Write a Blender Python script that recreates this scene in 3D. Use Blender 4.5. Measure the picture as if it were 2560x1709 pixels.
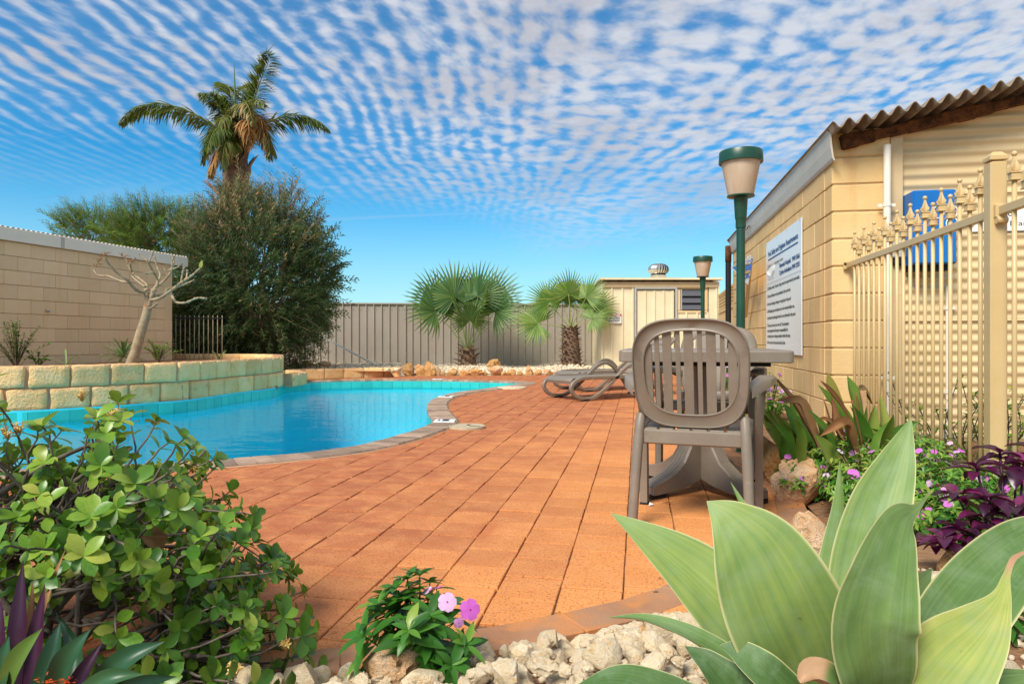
import bpy, bmesh, math, random
import numpy as np
from mathutils import Vector, Matrix, noise as mnoise

for _o in list(bpy.data.objects):
    bpy.data.objects.remove(_o, do_unlink=True)
SC = bpy.context.scene
COL = SC.collection
R = math.radians
rnd = random.Random(7)

# ------------------------------------------------------------------ camera
YAW = math.atan(315 / 1707.0)          # the camera looks this far left of the building axis
CAM_H = 0.79
cd = bpy.data.cameras.new('camera')
cd.lens = 24.0
cd.sensor_width = 36.0
cd.clip_end = 3000
cd.clip_start = 0.05
cd.shift_y = -4.5 / 2560.0
camo = bpy.data.objects.new('camera', cd)
COL.objects.link(camo)
camo.location = (0, 0, CAM_H)
camo.rotation_euler = (R(90), 0, YAW)
SC.camera = camo

# ------------------------------------------------------------------ sun, sky, exposure
SUN_EL, SUN_AZ = 46.0, 206.0           # degrees; azimuth clockwise from world +Y (behind the camera, to the left)
SUN_STRENGTH, SUN_ANGLE = 3.0, 24.0
SKY_STRENGTH = 0.088
EXPOSURE = 0.76

ld = bpy.data.lights.new('sun', 'SUN')
ld.energy = SUN_STRENGTH
ld.angle = R(SUN_ANGLE)
ld.color = (1.0, 0.93, 0.82)
suno = bpy.data.objects.new('sun', ld)
COL.objects.link(suno)
_d = Vector((math.sin(R(SUN_AZ)) * math.cos(R(SUN_EL)), math.cos(R(SUN_AZ)) * math.cos(R(SUN_EL)), math.sin(R(SUN_EL))))
suno.rotation_euler = _d.to_track_quat('Z', 'Y').to_euler()
suno.location = _d * 40

SC.view_settings.view_transform = 'Standard'
SC.view_settings.look = 'None'
SC.view_settings.exposure = EXPOSURE
SC.view_settings.gamma = 1.0
SC.view_settings.use_curve_mapping = False
SC.render.engine = 'CYCLES'
SC.cycles.use_denoising = True
SC.cycles.max_bounces = 8
SC.cycles.transparent_max_bounces = 16
SC.cycles.caustics_reflective = False
SC.cycles.caustics_refractive = False


class NT:
    """small helper round a node tree"""
    def __init__(self, tree):
        self.t = tree
        tree.nodes.clear()

    def n(self, kind, **kw):
        nd = self.t.nodes.new(kind)
        for k, v in kw.items():
            if k.startswith('i_'):
                nd.inputs[k[2:].replace('_', ' ')].default_value = v
            else:
                setattr(nd, k, v)
        return nd

    def l(self, a, b):
        self.t.links.new(a, b)

    def val(self, inp, v):
        if hasattr(v, 'links') or isinstance(v, bpy.types.NodeSocket):
            self.l(v, inp)
        else:
            inp.default_value = v

    def math(self, op, a, b=None, c=None, clamp=False):
        nd = self.n('ShaderNodeMath', operation=op, use_clamp=clamp)
        for i, v in enumerate((a, b, c)):
            if v is not None:
                self.val(nd.inputs[i], v)
        return nd.outputs[0]

    def vmath(self, op, a, b=None):
        nd = self.n('ShaderNodeVectorMath', operation=op)
        self.val(nd.inputs[0], a)
        if b is not None:
            if op == 'SCALE':
                self.val(nd.inputs['Scale'], b)
            else:
                self.val(nd.inputs[1], b)
        return nd.outputs[0]

    def mix(self, f, a, b, mode='MIX'):
        nd = self.n('ShaderNodeMix', data_type='RGBA', blend_type=mode)
        self.val(nd.inputs[0], f)
        for i, v in ((6, a), (7, b)):
            if isinstance(v, tuple) and len(v) == 3:
                v = v + (1,)
            self.val(nd.inputs[i], v)
        return nd.outputs[2]

    def ramp(self, f, stops, interp='LINEAR'):
        nd = self.n('ShaderNodeValToRGB')
        nd.color_ramp.interpolation = interp
        el = nd.color_ramp.elements
        while len(el) < len(stops):
            el.new(0.5)
        for e, (p, c) in zip(el, stops):
            e.position = p
            e.color = (c, c, c, 1) if isinstance(c, (int, float)) else tuple(c) + (1,)
        self.l(f, nd.inputs[0])
        return nd.outputs[0]

    def noise(self, vec, scale, detail=4, rough=0.55, dist=0.0, dims='3D'):
        nd = self.n('ShaderNodeTexNoise', noise_dimensions=dims)
        if vec is not None:
            self.l(vec, nd.inputs['Vector'])
        nd.inputs['Scale'].default_value = scale
        nd.inputs['Detail'].default_value = detail
        nd.inputs['Roughness'].default_value = rough
        nd.inputs['Distortion'].default_value = dist
        return nd.outputs[0]

    def smooth(self, v, a, b):
        nd = self.n('ShaderNodeMapRange', interpolation_type='SMOOTHSTEP')
        self.val(nd.inputs[0], v)
        nd.inputs[1].default_value = a
        nd.inputs[2].default_value = b
        return nd.outputs[0]


def build_world():
    w = bpy.data.worlds.new('World')
    SC.world = w
    w.use_nodes = True
    T = NT(w.node_tree)
    out = T.n('ShaderNodeOutputWorld')
    bg = T.n('ShaderNodeBackground')
    sky = T.n('ShaderNodeTexSky', sky_type='NISHITA', sun_disc=False)
    sky.sun_elevation = R(SUN_EL)
    sky.sun_rotation = R(SUN_AZ)
    sky.altitude = 0
    sky.air_density = 1.0
    sky.dust_density = 0.5
    sky.ozone_density = 2.2
    tc = T.n('ShaderNodeTexCoord')
    d = T.vmath('NORMALIZE', tc.outputs['Generated'])
    sep = T.n('ShaderNodeSeparateXYZ')
    T.l(d, sep.inputs[0])
    x, y, z = sep.outputs
    # richer blue of the clear air
    clear = T.mix(1.0, sky.outputs[0], SKY_TINT, 'MULTIPLY')
    hs = T.n('ShaderNodeHueSaturation')
    hs.inputs['Saturation'].default_value = SKY_SAT
    T.l(clear, hs.inputs['Color'])
    clear = hs.outputs[0]
    # pale haze low over the horizon
    hz = T.math('MULTIPLY', T.math('SUBTRACT', 1.0, T.smooth(z, 0.0, 0.26)), 0.5)
    clear = T.mix(hz, clear, (3.6, 5.9, 7.0))
    # cloud sheet: the direction cut with a flat layer overhead
    zz = T.math('ADD', T.math('MAXIMUM', z, 0.0), 0.045)
    u = T.math('DIVIDE', x, zz)
    v = T.math('DIVIDE', y, zz)
    cmb = T.n('ShaderNodeCombineXYZ')
    T.l(u, cmb.inputs[0]); T.l(v, cmb.inputs[1])
    p = cmb.outputs[0]
    # slow warp so the ripples bend
    def warpf(scale, amt, det=2):
        wn = T.n('ShaderNodeTexNoise', noise_dimensions='2D')
        T.l(p, wn.inputs['Vector'])
        wn.inputs['Scale'].default_value = scale
        wn.inputs['Detail'].default_value = det
        return T.vmath('SCALE', T.vmath('SUBTRACT', wn.outputs[1], (0.5, 0.5, 0.5)), amt)
    pw = T.vmath('ADD', T.vmath('ADD', p, warpf(0.30, 0.9)), warpf(2.2, 0.07))
    # ripples: rolls lying mostly along the line of sight, broken into beads
    def rolls(rot, scale, dist):
        mp = T.n('ShaderNodeMapping')
        mp.inputs['Rotation'].default_value = (0, 0, R(rot))
        T.l(pw, mp.inputs['Vector'])
        wav = T.n('ShaderNodeTexWave', wave_type='BANDS', bands_direction='X', wave_profile='SIN')
        T.l(mp.outputs[0], wav.inputs['Vector'])
        wav.inputs['Scale'].default_value = scale * 1.15
        wav.inputs['Distortion'].default_value = dist
        wav.inputs['Detail'].default_value = 2.0
        wav.inputs['Detail Scale'].default_value = 1.0
        return wav.outputs['Fac']
    ripple = rolls(RIPPLE_ROT, RIPPLE_SCALE, 1.6)
    vo = T.n('ShaderNodeTexVoronoi', voronoi_dimensions='2D', feature='SMOOTH_F1')
    jit = T.vmath('ADD', pw, warpf(9.0, 0.07, 3))
    T.l(jit, vo.inputs['Vector'])
    vo.inputs['Scale'].default_value = 11.0
    vo.inputs['Smoothness'].default_value = 0.45
    cross = T.math('SUBTRACT', 1.05, T.math('MULTIPLY', vo.outputs['Distance'], 1.35))
    mp2 = T.n('ShaderNodeMapping')
    mp2.inputs['Rotation'].default_value = (0, 0, R(RIPPLE_ROT))
    mp2.inputs['Scale'].default_value = (1.25, 0.8, 1)
    T.l(pw, mp2.inputs['Vector'])
    puff = T.noise(mp2.outputs[0], PUFF_SCALE, 3, 0.55, 0.0, '2D')
    fine = T.noise(pw, 22, 4, 0.6, 0.0, '2D')
    cover = T.noise(p, 0.5, 3, 0.5, 0.3, '2D')
    big = T.noise(p, 1.5, 3, 0.5, 0.2, '2D')
    # more unbroken, beaded cloud to the right; rolled bands to the left
    side = T.smooth(T.math('ADD', x, T.math('MULTIPLY', T.math('SUBTRACT', cover, 0.5), 0.8)), -0.75, 0.45)
    rip_w = T.math('SUBTRACT', 0.42, T.math('MULTIPLY', side, 0.34))
    crs_w = T.math('ADD', 0.22, T.math('MULTIPLY', side, 0.40))
    body = T.math('ADD', T.math('MULTIPLY', T.math('SUBTRACT', ripple, 0.5), rip_w), T.math('MULTIPLY', T.math('SUBTRACT', cross, 0.5), crs_w))
    body = T.math('ADD', body, T.math('MULTIPLY', T.math('SUBTRACT', puff, 0.5), 0.95))
    body = T.math('ADD', body, T.math('MULTIPLY', T.math('SUBTRACT', fine, 0.5), 0.22))
    body = T.math('ADD', body, T.math('MULTIPLY', T.math('SUBTRACT', big, 0.5), 0.45))
    body = T.math('ADD', body, T.math('MULTIPLY', T.math('SUBTRACT', side, 0.42), 0.36))
    dens = T.smooth(body, CLOUD_LO, CLOUD_HI)
    dens = T.math('ADD', T.math('MULTIPLY', dens, 0.72), T.math('ADD', T.math('MULTIPLY', T.smooth(body, -0.6, 0.2), 0.17), 0.09))
    # the sheet ends a little above the horizon
    edge = T.math('ADD', z, T.math('MULTIPLY', T.math('SUBTRACT', cover, 0.5), 0.14))
    edge = T.math('ADD', edge, T.math('MULTIPLY', x, 0.09))
    fade = T.smooth(edge, 0.11, 0.27)
    dens = T.math('MULTIPLY', dens, fade)
    # thin streaks lower down
    mp3 = T.n('ShaderNodeMapping')
    mp3.inputs['Rotation'].default_value = (0, 0, R(12))
    mp3.inputs['Scale'].default_value = (0.30, 1.6, 1)
    T.l(p, mp3.inputs['Vector'])
    streak = T.noise(mp3.outputs[0], 1.5, 5, 0.62, 0.5, '2D')
    st = T.math('MULTIPLY', T.smooth(streak, 0.5, 0.78), T.math('MULTIPLY', T.smooth(z, 0.03, 0.10), 0.13))
    dens = T.math('MAXIMUM', dens, st)
    dens = T.math('MULTIPLY', dens, 0.93)
    # thick middles of the puffs are a little greyer than their thin edges
    grey = T.smooth(T.math('ADD', T.math('MULTIPLY', big, 0.7), T.math('MULTIPLY', fine, 0.3)), 0.38, 0.68)
    ccol = T.mix(grey, CLOUD_LIT, CLOUD_GREY)
    col = T.mix(dens, clear, ccol)
    T.l(col, bg.inputs[0])
    bg.inputs[1].default_value = SKY_STRENGTH
    T.l(bg.outputs[0], out.inputs[0])


SKY_TINT = (0.72, 0.98, 1.06)
SKY_SAT = 1.34
RIPPLE_ROT, RIPPLE_SCALE, PUFF_SCALE = -14, 3.6, 12.0
CLOUD_LO, CLOUD_HI = -0.32, 0.36
CLOUD_LIT, CLOUD_GREY = (4.9, 5.1, 5.5), (3.9, 3.9, 4.2)
build_world()


# ------------------------------------------------------------------ frames of reference (metres)
CA, SA = math.cos(YAW), math.sin(YAW)
F = 1707.0
HZ = 850.0


def cam(xc, d, z=0.0):
    """right / ahead of the standpoint -> world"""
    return Vector((xc * CA - d * SA, xc * SA + d * CA, z))


def P(px, py, d):
    """photograph position at a known distance -> world"""
    return cam((px - 1280) * d / F, d, CAM_H - (py - HZ) * d / F)


def G(px, py, z=0.0):
    """photograph position of something standing at height z -> world"""
    d = (CAM_H - z) * F / (py - HZ)
    return cam((px - 1280) * d / F, d, z)


def vis(p):
    """distance ahead, photograph x, y of a world point"""
    d = -p[0] * SA + p[1] * CA
    x = p[0] * CA + p[1] * SA
    return d, 1280 + F * x / max(d, .01), HZ - F * (p[2] - CAM_H) / max(d, .01)


# ------------------------------------------------------------------ mesh builder
class MB:
    def __init__(self):
        self.v, self.f, self.t, self.m, self.mi, self.smooth = [], [], [], [], 0, True

    def add(self, verts, faces, tint=0.5, mi=None):
        o = len(self.v)
        self.v.extend([tuple(x) for x in verts])
        if isinstance(tint, (int, float)):
            self.t.extend([tint] * len(verts))
        else:
            self.t.extend(tint)
        self.f.extend([tuple(i + o for i in f) for f in faces])
        self.m.extend([self.mi if mi is None else mi] * len(faces))

    def box(self, c, s, rot=None, bev=0.0, tint=0.5, mi=None, top_scale=None):
        hx, hy, hz = s[0] / 2, s[1] / 2, s[2] / 2
        if bev <= 0:
            vs = [(sx * hx, sy * hy, sz * hz) for sz in (-1, 1) for sx, sy in ((-1, -1), (1, -1), (1, 1), (-1, 1))]
            fs = [(3, 2, 1, 0), (4, 5, 6, 7), (0, 1, 5, 4), (1, 2, 6, 5), (2, 3, 7, 6), (3, 0, 4, 7)]
        else:
            b = min(bev, hx * .9, hy * .9, hz * .9)
            vs, fs = [], []
            ring = lambda x, y, z: [(-x, -y + b2, z) for b2 in ()]
            def oct_(x, y, z, cut):
                return [(-x + cut, -y, z), (x - cut, -y, z), (x, -y + cut, z), (x, y - cut, z), (x - cut, y, z), (-x + cut, y, z), (-x, y - cut, z), (-x, -y + cut, z)]
            for zz, inn in ((-hz, b), (-hz + b, 0), (hz - b, 0), (hz, b)):
                vs += oct_(hx - inn, hy - inn, zz, b)
            for k in range(3):
                for i in range(8):
                    j = (i + 1) % 8
                    fs.append((k * 8 + i, k * 8 + j, k * 8 + 8 + j, k * 8 + 8 + i))
            fs.append(tuple(range(7, -1, -1)))
            fs.append(tuple(range(24, 32)))
        if top_scale:
            vs = [(x * (top_scale if z > 0 else 1), y * (top_scale if z > 0 else 1), z) for x, y, z in vs]
        M = Matrix.Translation(Vector(c))
        if rot is not None:
            M = M @ (rot.to_4x4() if not isinstance(rot, tuple) else Matrix.Rotation(rot[2], 4, 'Z') @ Matrix.Rotation(rot[1], 4, 'Y') @ Matrix.Rotation(rot[0], 4, 'X'))
        self.add([M @ Vector(p) for p in vs], fs, tint, mi)

    def tube(self, pts, rad, n=8, caps=True, tint=0.5, mi=None, flat=1.0, up=None, closed=False):
        pts = [Vector(p) for p in pts]
        if isinstance(rad, (int, float)):
            rad = [rad] * len(pts)
        m = len(pts)
        tang = []
        for i in range(m):
            if closed:
                a, b = pts[(i - 1) % m], pts[(i + 1) % m]
            else:
                a, b = pts[max(0, i - 1)], pts[min(m - 1, i + 1)]
            t = (b - a)
            tang.append(t.normalized() if t.length > 1e-9 else Vector((0, 0, 1)))
        nrm = Vector(up) if up is not None else (Vector((0, 0, 1)) if abs(tang[0].z) < .9 else Vector((1, 0, 0)))
        vs = []
        for i in range(m):
            t = tang[i]
            if up is not None:
                nrm = Vector(up)
            nrm = (nrm - t * nrm.dot(t))
            nrm = nrm.normalized() if nrm.length > 1e-6 else t.orthogonal().normalized()
            bi = t.cross(nrm)
            for k in range(n):
                a = 2 * math.pi * (k + .5) / n
                vs.append(pts[i] + nrm * (math.cos(a) * rad[i]) + bi * (math.sin(a) * rad[i] * flat))
        fs = []
        for i in range(m if closed else m - 1):
            for k in range(n):
                k2 = (k + 1) % n
                i2 = (i + 1) % m
                fs.append((i * n + k, i * n + k2, i2 * n + k2, i2 * n + k))
        if caps and not closed:
            fs.append(tuple(range(n - 1, -1, -1)))
            fs.append(tuple((m - 1) * n + k for k in range(n)))
        self.add(vs, fs, tint, mi)

    def lathe(self, prof, n=24, c=(0, 0, 0), tint=0.5, mi=None, cap=False):
        vs, fs = [], []
        for r, z in prof:
            for k in range(n):
                a = 2 * math.pi * k / n
                vs.append((c[0] + r * math.cos(a), c[1] + r * math.sin(a), c[2] + z))
        for i in range(len(prof) - 1):
            for k in range(n):
                k2 = (k + 1) % n
                fs.append((i * n + k, i * n + k2, (i + 1) * n + k2, (i + 1) * n + k))
        if cap:
            fs.append(tuple(range(n - 1, -1, -1)))
            fs.append(tuple((len(prof) - 1) * n + k for k in range(n)))
        self.add(vs, fs, tint, mi)

    def prism(self, outline, z0, z1, tint=0.5, mi=None):
        n = len(outline)
        vs = [(x, y, z0) for x, y in outline] + [(x, y, z1) for x, y in outline]
        fs = [tuple(range(n - 1, -1, -1)), tuple(range(n, 2 * n))]
        for i in range(n):
            j = (i + 1) % n
            fs.append((i, j, n + j, n + i))
        self.add(vs, fs, tint, mi)

    def mesh(self, name, mats, smooth=True, angle=None):
        me = bpy.data.meshes.new(name)
        me.from_pydata(self.v, [], self.f)
        if not isinstance(mats, (list, tuple)):
            mats = [mats]
        for m in mats:
            me.materials.append(m)
        if len(mats) > 1:
            me.polygons.foreach_set('material_index', self.m)
        at = me.attributes.new('tint', 'FLOAT', 'POINT')
        at.data.foreach_set('value', self.t)
        if smooth:
            me.polygons.foreach_set('use_smooth', [True] * len(self.f))
            if angle is not None:
                me.set_sharp_from_angle(angle=R(angle))
        me.update()
        return me

    def build(self, name, mats, parent=None, smooth=True, angle=None, **tags):
        return link(name, self.mesh(name, mats, smooth, angle), parent, **tags)


def link(name, me, parent=None, loc=None, rz=None, **tags):
    o = bpy.data.objects.new(name, me)
    COL.objects.link(o)
    if parent is not None:
        o.parent = parent
    if loc is not None:
        o.location = loc
    if rz is not None:
        o.rotation_euler = (0, 0, rz)
    for k, v in tags.items():
        if v is not None:
            o[k] = v
    return o


def thing(name, label, category, loc=(0, 0, 0), rz=0.0, group=None):
    return link(name, None, None, loc, rz, label=label, category=category, group=group)


def copy_tree(o, parent=None):
    c = o.copy()
    COL.objects.link(c)
    c.parent = parent
    for ch in list(o.children):
        copy_tree(ch, c)
    return c


def inside(p, poly):
    x, y = p[0], p[1]
    r = False
    n = len(poly)
    j = n - 1
    for i in range(n):
        xi, yi = poly[i][0], poly[i][1]
        xj, yj = poly[j][0], poly[j][1]
        if (yi > y) != (yj > y) and x < (xj - xi) * (y - yi) / (yj - yi) + xi:
            r = not r
        j = i
    return r


def dist_poly(p, poly, closed=True):
    best = 1e9
    n = len(poly)
    for i in range(n if closed else n - 1):
        a, b = poly[i], poly[(i + 1) % n]
        dx, dy = b[0] - a[0], b[1] - a[1]
        L = dx * dx + dy * dy
        t = 0 if L == 0 else max(0, min(1, ((p[0] - a[0]) * dx + (p[1] - a[1]) * dy) / L))
        e = math.hypot(p[0] - a[0] - t * dx, p[1] - a[1] - t * dy)
        best = min(best, e)
    return best


def catmull(pts, k=8, closed=False):
    pts = [Vector(p) for p in pts]
    n = len(pts)
    out = []
    for i in range(n if closed else n - 1):
        if closed:
            a, b, c, d = pts[(i - 1) % n], pts[i], pts[(i + 1) % n], pts[(i + 2) % n]
        else:
            a, b, c, d = pts[max(0, i - 1)], pts[i], pts[i + 1], pts[min(n - 1, i + 2)]
        for j in range(k):
            t = j / k
            out.append(0.5 * ((2 * b) + (c - a) * t + (2 * a - 5 * b + 4 * c - d) * t * t + (3 * b - a - 3 * c + d) * t ** 3))
    if not closed:
        out.append(pts[-1])
    return out


def resample(pts, step, closed=False):
    pts = [Vector(p) for p in pts]
    if closed:
        pts = pts + [pts[0]]
    L = [0]
    for a, b in zip(pts, pts[1:]):
        L.append(L[-1] + (b - a).length)
    n = max(2, int(round(L[-1] / step)))
    out, j = [], 0
    for i in range(n + (0 if closed else 1)):
        s = L[-1] * i / n
        while j < len(L) - 2 and L[j + 1] < s:
            j += 1
        t = (s - L[j]) / max(1e-9, L[j + 1] - L[j])
        out.append(pts[j].lerp(pts[j + 1], t))
    return out


def fill_sheet(name, outer, holes, z, mat, parent=None, **tags):
    """flat sheet with holes"""
    bm = bmesh.new()
    for loop in [outer] + holes:
        vs = [bm.verts.new((p[0], p[1], z)) for p in loop]
        for i in range(len(vs)):
            bm.edges.new((vs[i], vs[(i + 1) % len(vs)]))
    bmesh.ops.triangle_fill(bm, use_beauty=True, use_dissolve=False, edges=bm.edges[:], normal=(0, 0, 1))
    for f in bm.faces:
        if f.normal.z < 0:
            f.normal_flip()
    me = bpy.data.meshes.new(name)
    bm.to_mesh(me)
    bm.free()
    me.materials.append(mat)
    return link(name, me, parent, **tags)


# ------------------------------------------------------------------ materials
def pbsdf(T, base, rough=0.6, spec=0.5, metal=0.0, normal=None, **kw):
    b = T.n('ShaderNodeBsdfPrincipled')
    T.val(b.inputs['Base Color'], base if not (isinstance(base, tuple) and len(base) == 3) else base + (1,))
    T.val(b.inputs['Roughness'], rough)
    b.inputs['Specular IOR Level'].default_value = spec
    b.inputs['Metallic'].default_value = metal
    if normal is not None:
        T.l(normal, b.inputs['Normal'])
    for k, v in kw.items():
        b.inputs[k].default_value = v
    return b


def newmat(name):
    m = bpy.data.materials.new(name)
    m.use_nodes = True
    T = NT(m.node_tree)
    out = T.n('ShaderNodeOutputMaterial')
    return m, T, out


def bump(T, h, strength=0.3, dist=0.01, prev=None):
    b = T.n('ShaderNodeBump')
    b.inputs['Strength'].default_value = strength
    b.inputs['Distance'].default_value = dist
    T.l(h, b.inputs['Height'])
    if prev is not None:
        T.l(prev, b.inputs['Normal'])
    return b.outputs[0]


def coords(T, kind):
    if kind == 'world':
        return T.n('ShaderNodeNewGeometry').outputs['Position']
    return T.n('ShaderNodeTexCoord').outputs['Object']


def attr(T, name='tint'):
    return T.n('ShaderNodeAttribute', attribute_name=name).outputs['Fac']


def surface(name, c1, c2, scale=4.0, rough=0.7, spec=0.4, bump_s=0.0, bump_scale=60.0, bump_d=0.004, kind='world',
            spots=None, spot_scale=12.0, spot_lo=0.62, spot_hi=0.72, tintvar=0.0, objvar=0.0, metal=0.0, detail=5, streak=None):
    """two-tone weathered surface; spots = stain colour; tintvar / objvar = value change by piece"""
    m, T, out = newmat(name)
    co = coords(T, kind)
    n = T.noise(co, scale, detail, 0.6)
    col = T.mix(T.smooth(n, 0.3, 0.7), c1, c2)
    if spots:
        s = T.noise(co, spot_scale, 5, 0.65, 0.4)
        col = T.mix(T.smooth(s, spot_lo, spot_hi), col, spots)
    if streak:
        mp = T.n('ShaderNodeMapping')
        mp.inputs['Scale'].default_value = streak[1]
        T.l(co, mp.inputs['Vector'])
        s = T.noise(mp.outputs[0], streak[2], 4, 0.6)
        col = T.mix(T.math('MULTIPLY', T.smooth(s, streak[3], streak[4]), streak[5]), col, streak[0])
    if tintvar or objvar:
        f = 0.0
        if tintvar:
            f = T.math('MULTIPLY', T.math('SUBTRACT', attr(T), 0.5), tintvar * 2)
        if objvar:
            g = T.math('MULTIPLY', T.math('SUBTRACT', T.n('ShaderNodeObjectInfo').outputs['Random'], 0.5), objvar * 2)
            f = T.math('ADD', f, g) if tintvar else g
        hs = T.n('ShaderNodeHueSaturation')
        T.l(T.math('ADD', f, 1.0), hs.inputs['Value'])
        T.l(col, hs.inputs['Color'])
        col = hs.outputs[0]
    nrm = None
    if bump_s:
        nrm = bump(T, T.noise(co, bump_scale, 4, 0.6), bump_s, bump_d)
    b = pbsdf(T, col, rough, spec, metal, nrm)
    T.l(b.outputs[0], out.inputs[0])
    return m


def leafmat(name, stops, rough=0.45, spec=0.35, trans=0.3, tr_col=(0.35, 0.5, 0.08), objvar=0.12, noise_s=0, gloss_bump=0.0, streak=None):
    """leaf: colour picked by the tint of the leaf, some light passing through"""
    m, T, out = newmat(name)
    t = attr(T)
    if noise_s:
        nn = T.noise(coords(T, 'object'), noise_s, 4, 0.6)
        t = T.math('ADD', t, T.math('MULTIPLY', T.math('SUBTRACT', nn, 0.5), 0.5))
    if objvar:
        t = T.math('ADD', t, T.math('MULTIPLY', T.math('SUBTRACT', T.n('ShaderNodeObjectInfo').outputs['Random'], 0.5), objvar * 2))
    col = T.ramp(t, stops)
    nrm = None
    if gloss_bump:
        nrm = bump(T, T.noise(coords(T, 'object'), 40, 3, 0.5), gloss_bump, 0.002)
    b = pbsdf(T, col, rough, spec, 0, nrm)
    tr = T.n('ShaderNodeBsdfTranslucent')
    T.l(T.mix(0.5, col, tr_col), tr.inputs[0])
    mx = T.n('ShaderNodeMixShader')
    mx.inputs[0].default_value = trans
    T.l(b.outputs[0], mx.inputs[1]); T.l(tr.outputs[0], mx.inputs[2])
    T.l(mx.outputs[0], out.inputs[0])
    return m


def flat(name, c, rough=0.5, spec=0.4, metal=0.0):
    m, T, out = newmat(name)
    T.l(pbsdf(T, c, rough, spec, metal).outputs[0], out.inputs[0])
    return m


M = {}
M['soil'] = surface('soil', (0.22, 0.11, 0.055), (0.34, 0.2, 0.11), 6, 0.95, 0.1, 0.8, 40, 0.02)
M['sand'] = surface('sand', (0.42, 0.27, 0.16), (0.52, 0.36, 0.22), 3, 0.95, 0.1, 0.6, 50, 0.01)
M['mortar'] = surface('mortar', (0.42, 0.27, 0.17), (0.52, 0.36, 0.24), 8, 0.95, 0.1, 0.5, 90, 0.004)
M['joint'] = surface('joint', (0.20, 0.11, 0.055), (0.36, 0.23, 0.12), 9, 0.95, 0.1, 0.7, 120, 0.006)


def paver_mat():
    m, T, out = newmat('paver')
    co = coords(T, 'world')
    t = attr(T)
    zone = T.noise(co, 0.35, 3, 0.6, 0.6)
    sep = T.n('ShaderNodeSeparateXYZ'); T.l(co, sep.inputs[0])
    # fired redder towards the pool, sun-bleached orange on the walkway
    far = T.math('ADD', T.math('MULTIPLY', sep.outputs[0], 0.22), T.math('MULTIPLY', sep.outputs[1], -0.045))
    red = T.smooth(T.math('ADD', T.math('ADD', zone, far), T.math('MULTIPLY', t, 0.10)), 0.0, 0.55)
    col = T.mix(red, (0.40, 0.125, 0.052), (0.73, 0.29, 0.088))
    n2 = T.noise(co, 7, 5, 0.65)
    col = T.mix(T.math('MULTIPLY', T.smooth(n2, 0.35, 0.75), 0.5), col, (0.74, 0.33, 0.12))
    n3 = T.noise(co, 26, 4, 0.7)
    col = T.mix(T.math('MULTIPLY', T.smooth(n3, 0.52, 0.7), 0.35), col, (0.46, 0.17, 0.06))
    # pale efflorescence and dark spills
    s1 = T.noise(co, 2.3, 5, 0.7, 0.5)
    col = T.mix(T.math('MULTIPLY', T.smooth(s1, 0.70, 0.78), 0.55), col, (0.62, 0.42, 0.26))
    s2 = T.noise(co, 1.1, 4, 0.6, 0.9)
    col = T.mix(T.math('MULTIPLY', T.smooth(s2, 0.62, 0.75), 0.35), col, (0.40, 0.09, 0.03))
    pit = T.noise(co, 120, 3, 0.7)
    col = T.mix(T.math('MULTIPLY', T.smooth(pit, 0.53, 0.64), 0.7), col, (0.22, 0.08, 0.03))
    hs = T.n('ShaderNodeHueSaturation')
    T.l(T.math('ADD', T.math('MULTIPLY', T.math('SUBTRACT', t, 0.5), 0.11), 1.0), hs.inputs['Value'])
    T.l(col, hs.inputs['Color'])
    nrm = bump(T, pit, 0.55, 0.004)
    nrm = bump(T, T.noise(co, 55, 4, 0.6), 0.35, 0.004, nrm)
    b = pbsdf(T, hs.outputs[0], 0.85, 0.25, 0, nrm)
    T.l(b.outputs[0], out.inputs[0])
    return m


M['paver'] = paver_mat()
M['border'] = surface('border', (0.36, 0.17, 0.085), (0.42, 0.23, 0.13), 3.5, 0.85, 0.25, 0.5, 120, 0.004, spots=(0.56, 0.23, 0.08), spot_scale=5, spot_lo=.45, spot_hi=.65, tintvar=.12)
M['coping'] = surface('coping', (0.27, 0.19, 0.14), (0.38, 0.26, 0.18), 6, 0.8, 0.3, 0.4, 90, 0.004, spots=(0.5, 0.36, 0.22), spot_scale=9, spot_lo=.55, spot_hi=.75, tintvar=.3)
M['tile'] = surface('tile', (0.03, 0.46, 0.42), (0.04, 0.52, 0.47), 5, 0.25, 0.5, tintvar=.08)
M['basin'] = surface('basin', (0.05, 0.70, 0.90), (0.06, 0.76, 0.93), 2, 0.6, 0.3)


def water_mat():
    m, T, out = newmat('water')
    co = coords(T, 'world')
    mp = T.n('ShaderNodeMapping')
    mp.inputs['Rotation'].default_value = (0, 0, R(-YAW))
    mp.inputs['Scale'].default_value = (1.0, 1.9, 1.0)
    T.l(co, mp.inputs['Vector'])
    h = T.math('ADD', T.noise(mp.outputs[0], 1.6, 3, 0.5, 0.6), T.math('MULTIPLY', T.noise(mp.outputs[0], 6, 2, 0.5, 0.4), 0.16))
    nrm = bump(T, h, 0.20, 0.05)
    gl = T.n('ShaderNodeBsdfGlossy')
    gl.inputs['Roughness'].default_value = 0.015
    gl.inputs['Color'].default_value = (0.80, 0.93, 1.0, 1)
    T.l(nrm, gl.inputs['Normal'])
    tr = T.n('ShaderNodeBsdfTransparent')
    tr.inputs[0].default_value = (0.72, 0.99, 1.0, 1)
    fr = T.n('ShaderNodeFresnel')
    fr.inputs['IOR'].default_value = 1.33
    T.l(nrm, fr.inputs['Normal'])
    mx = T.n('ShaderNodeMixShader')
    T.l(T.math('MULTIPLY', fr.outputs[0], 0.66), mx.inputs[0])
    T.l(tr.outputs[0], mx.inputs[1]); T.l(gl.outputs[0], mx.inputs[2])
    T.l(mx.outputs[0], out.inputs[0])
    return m


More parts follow.
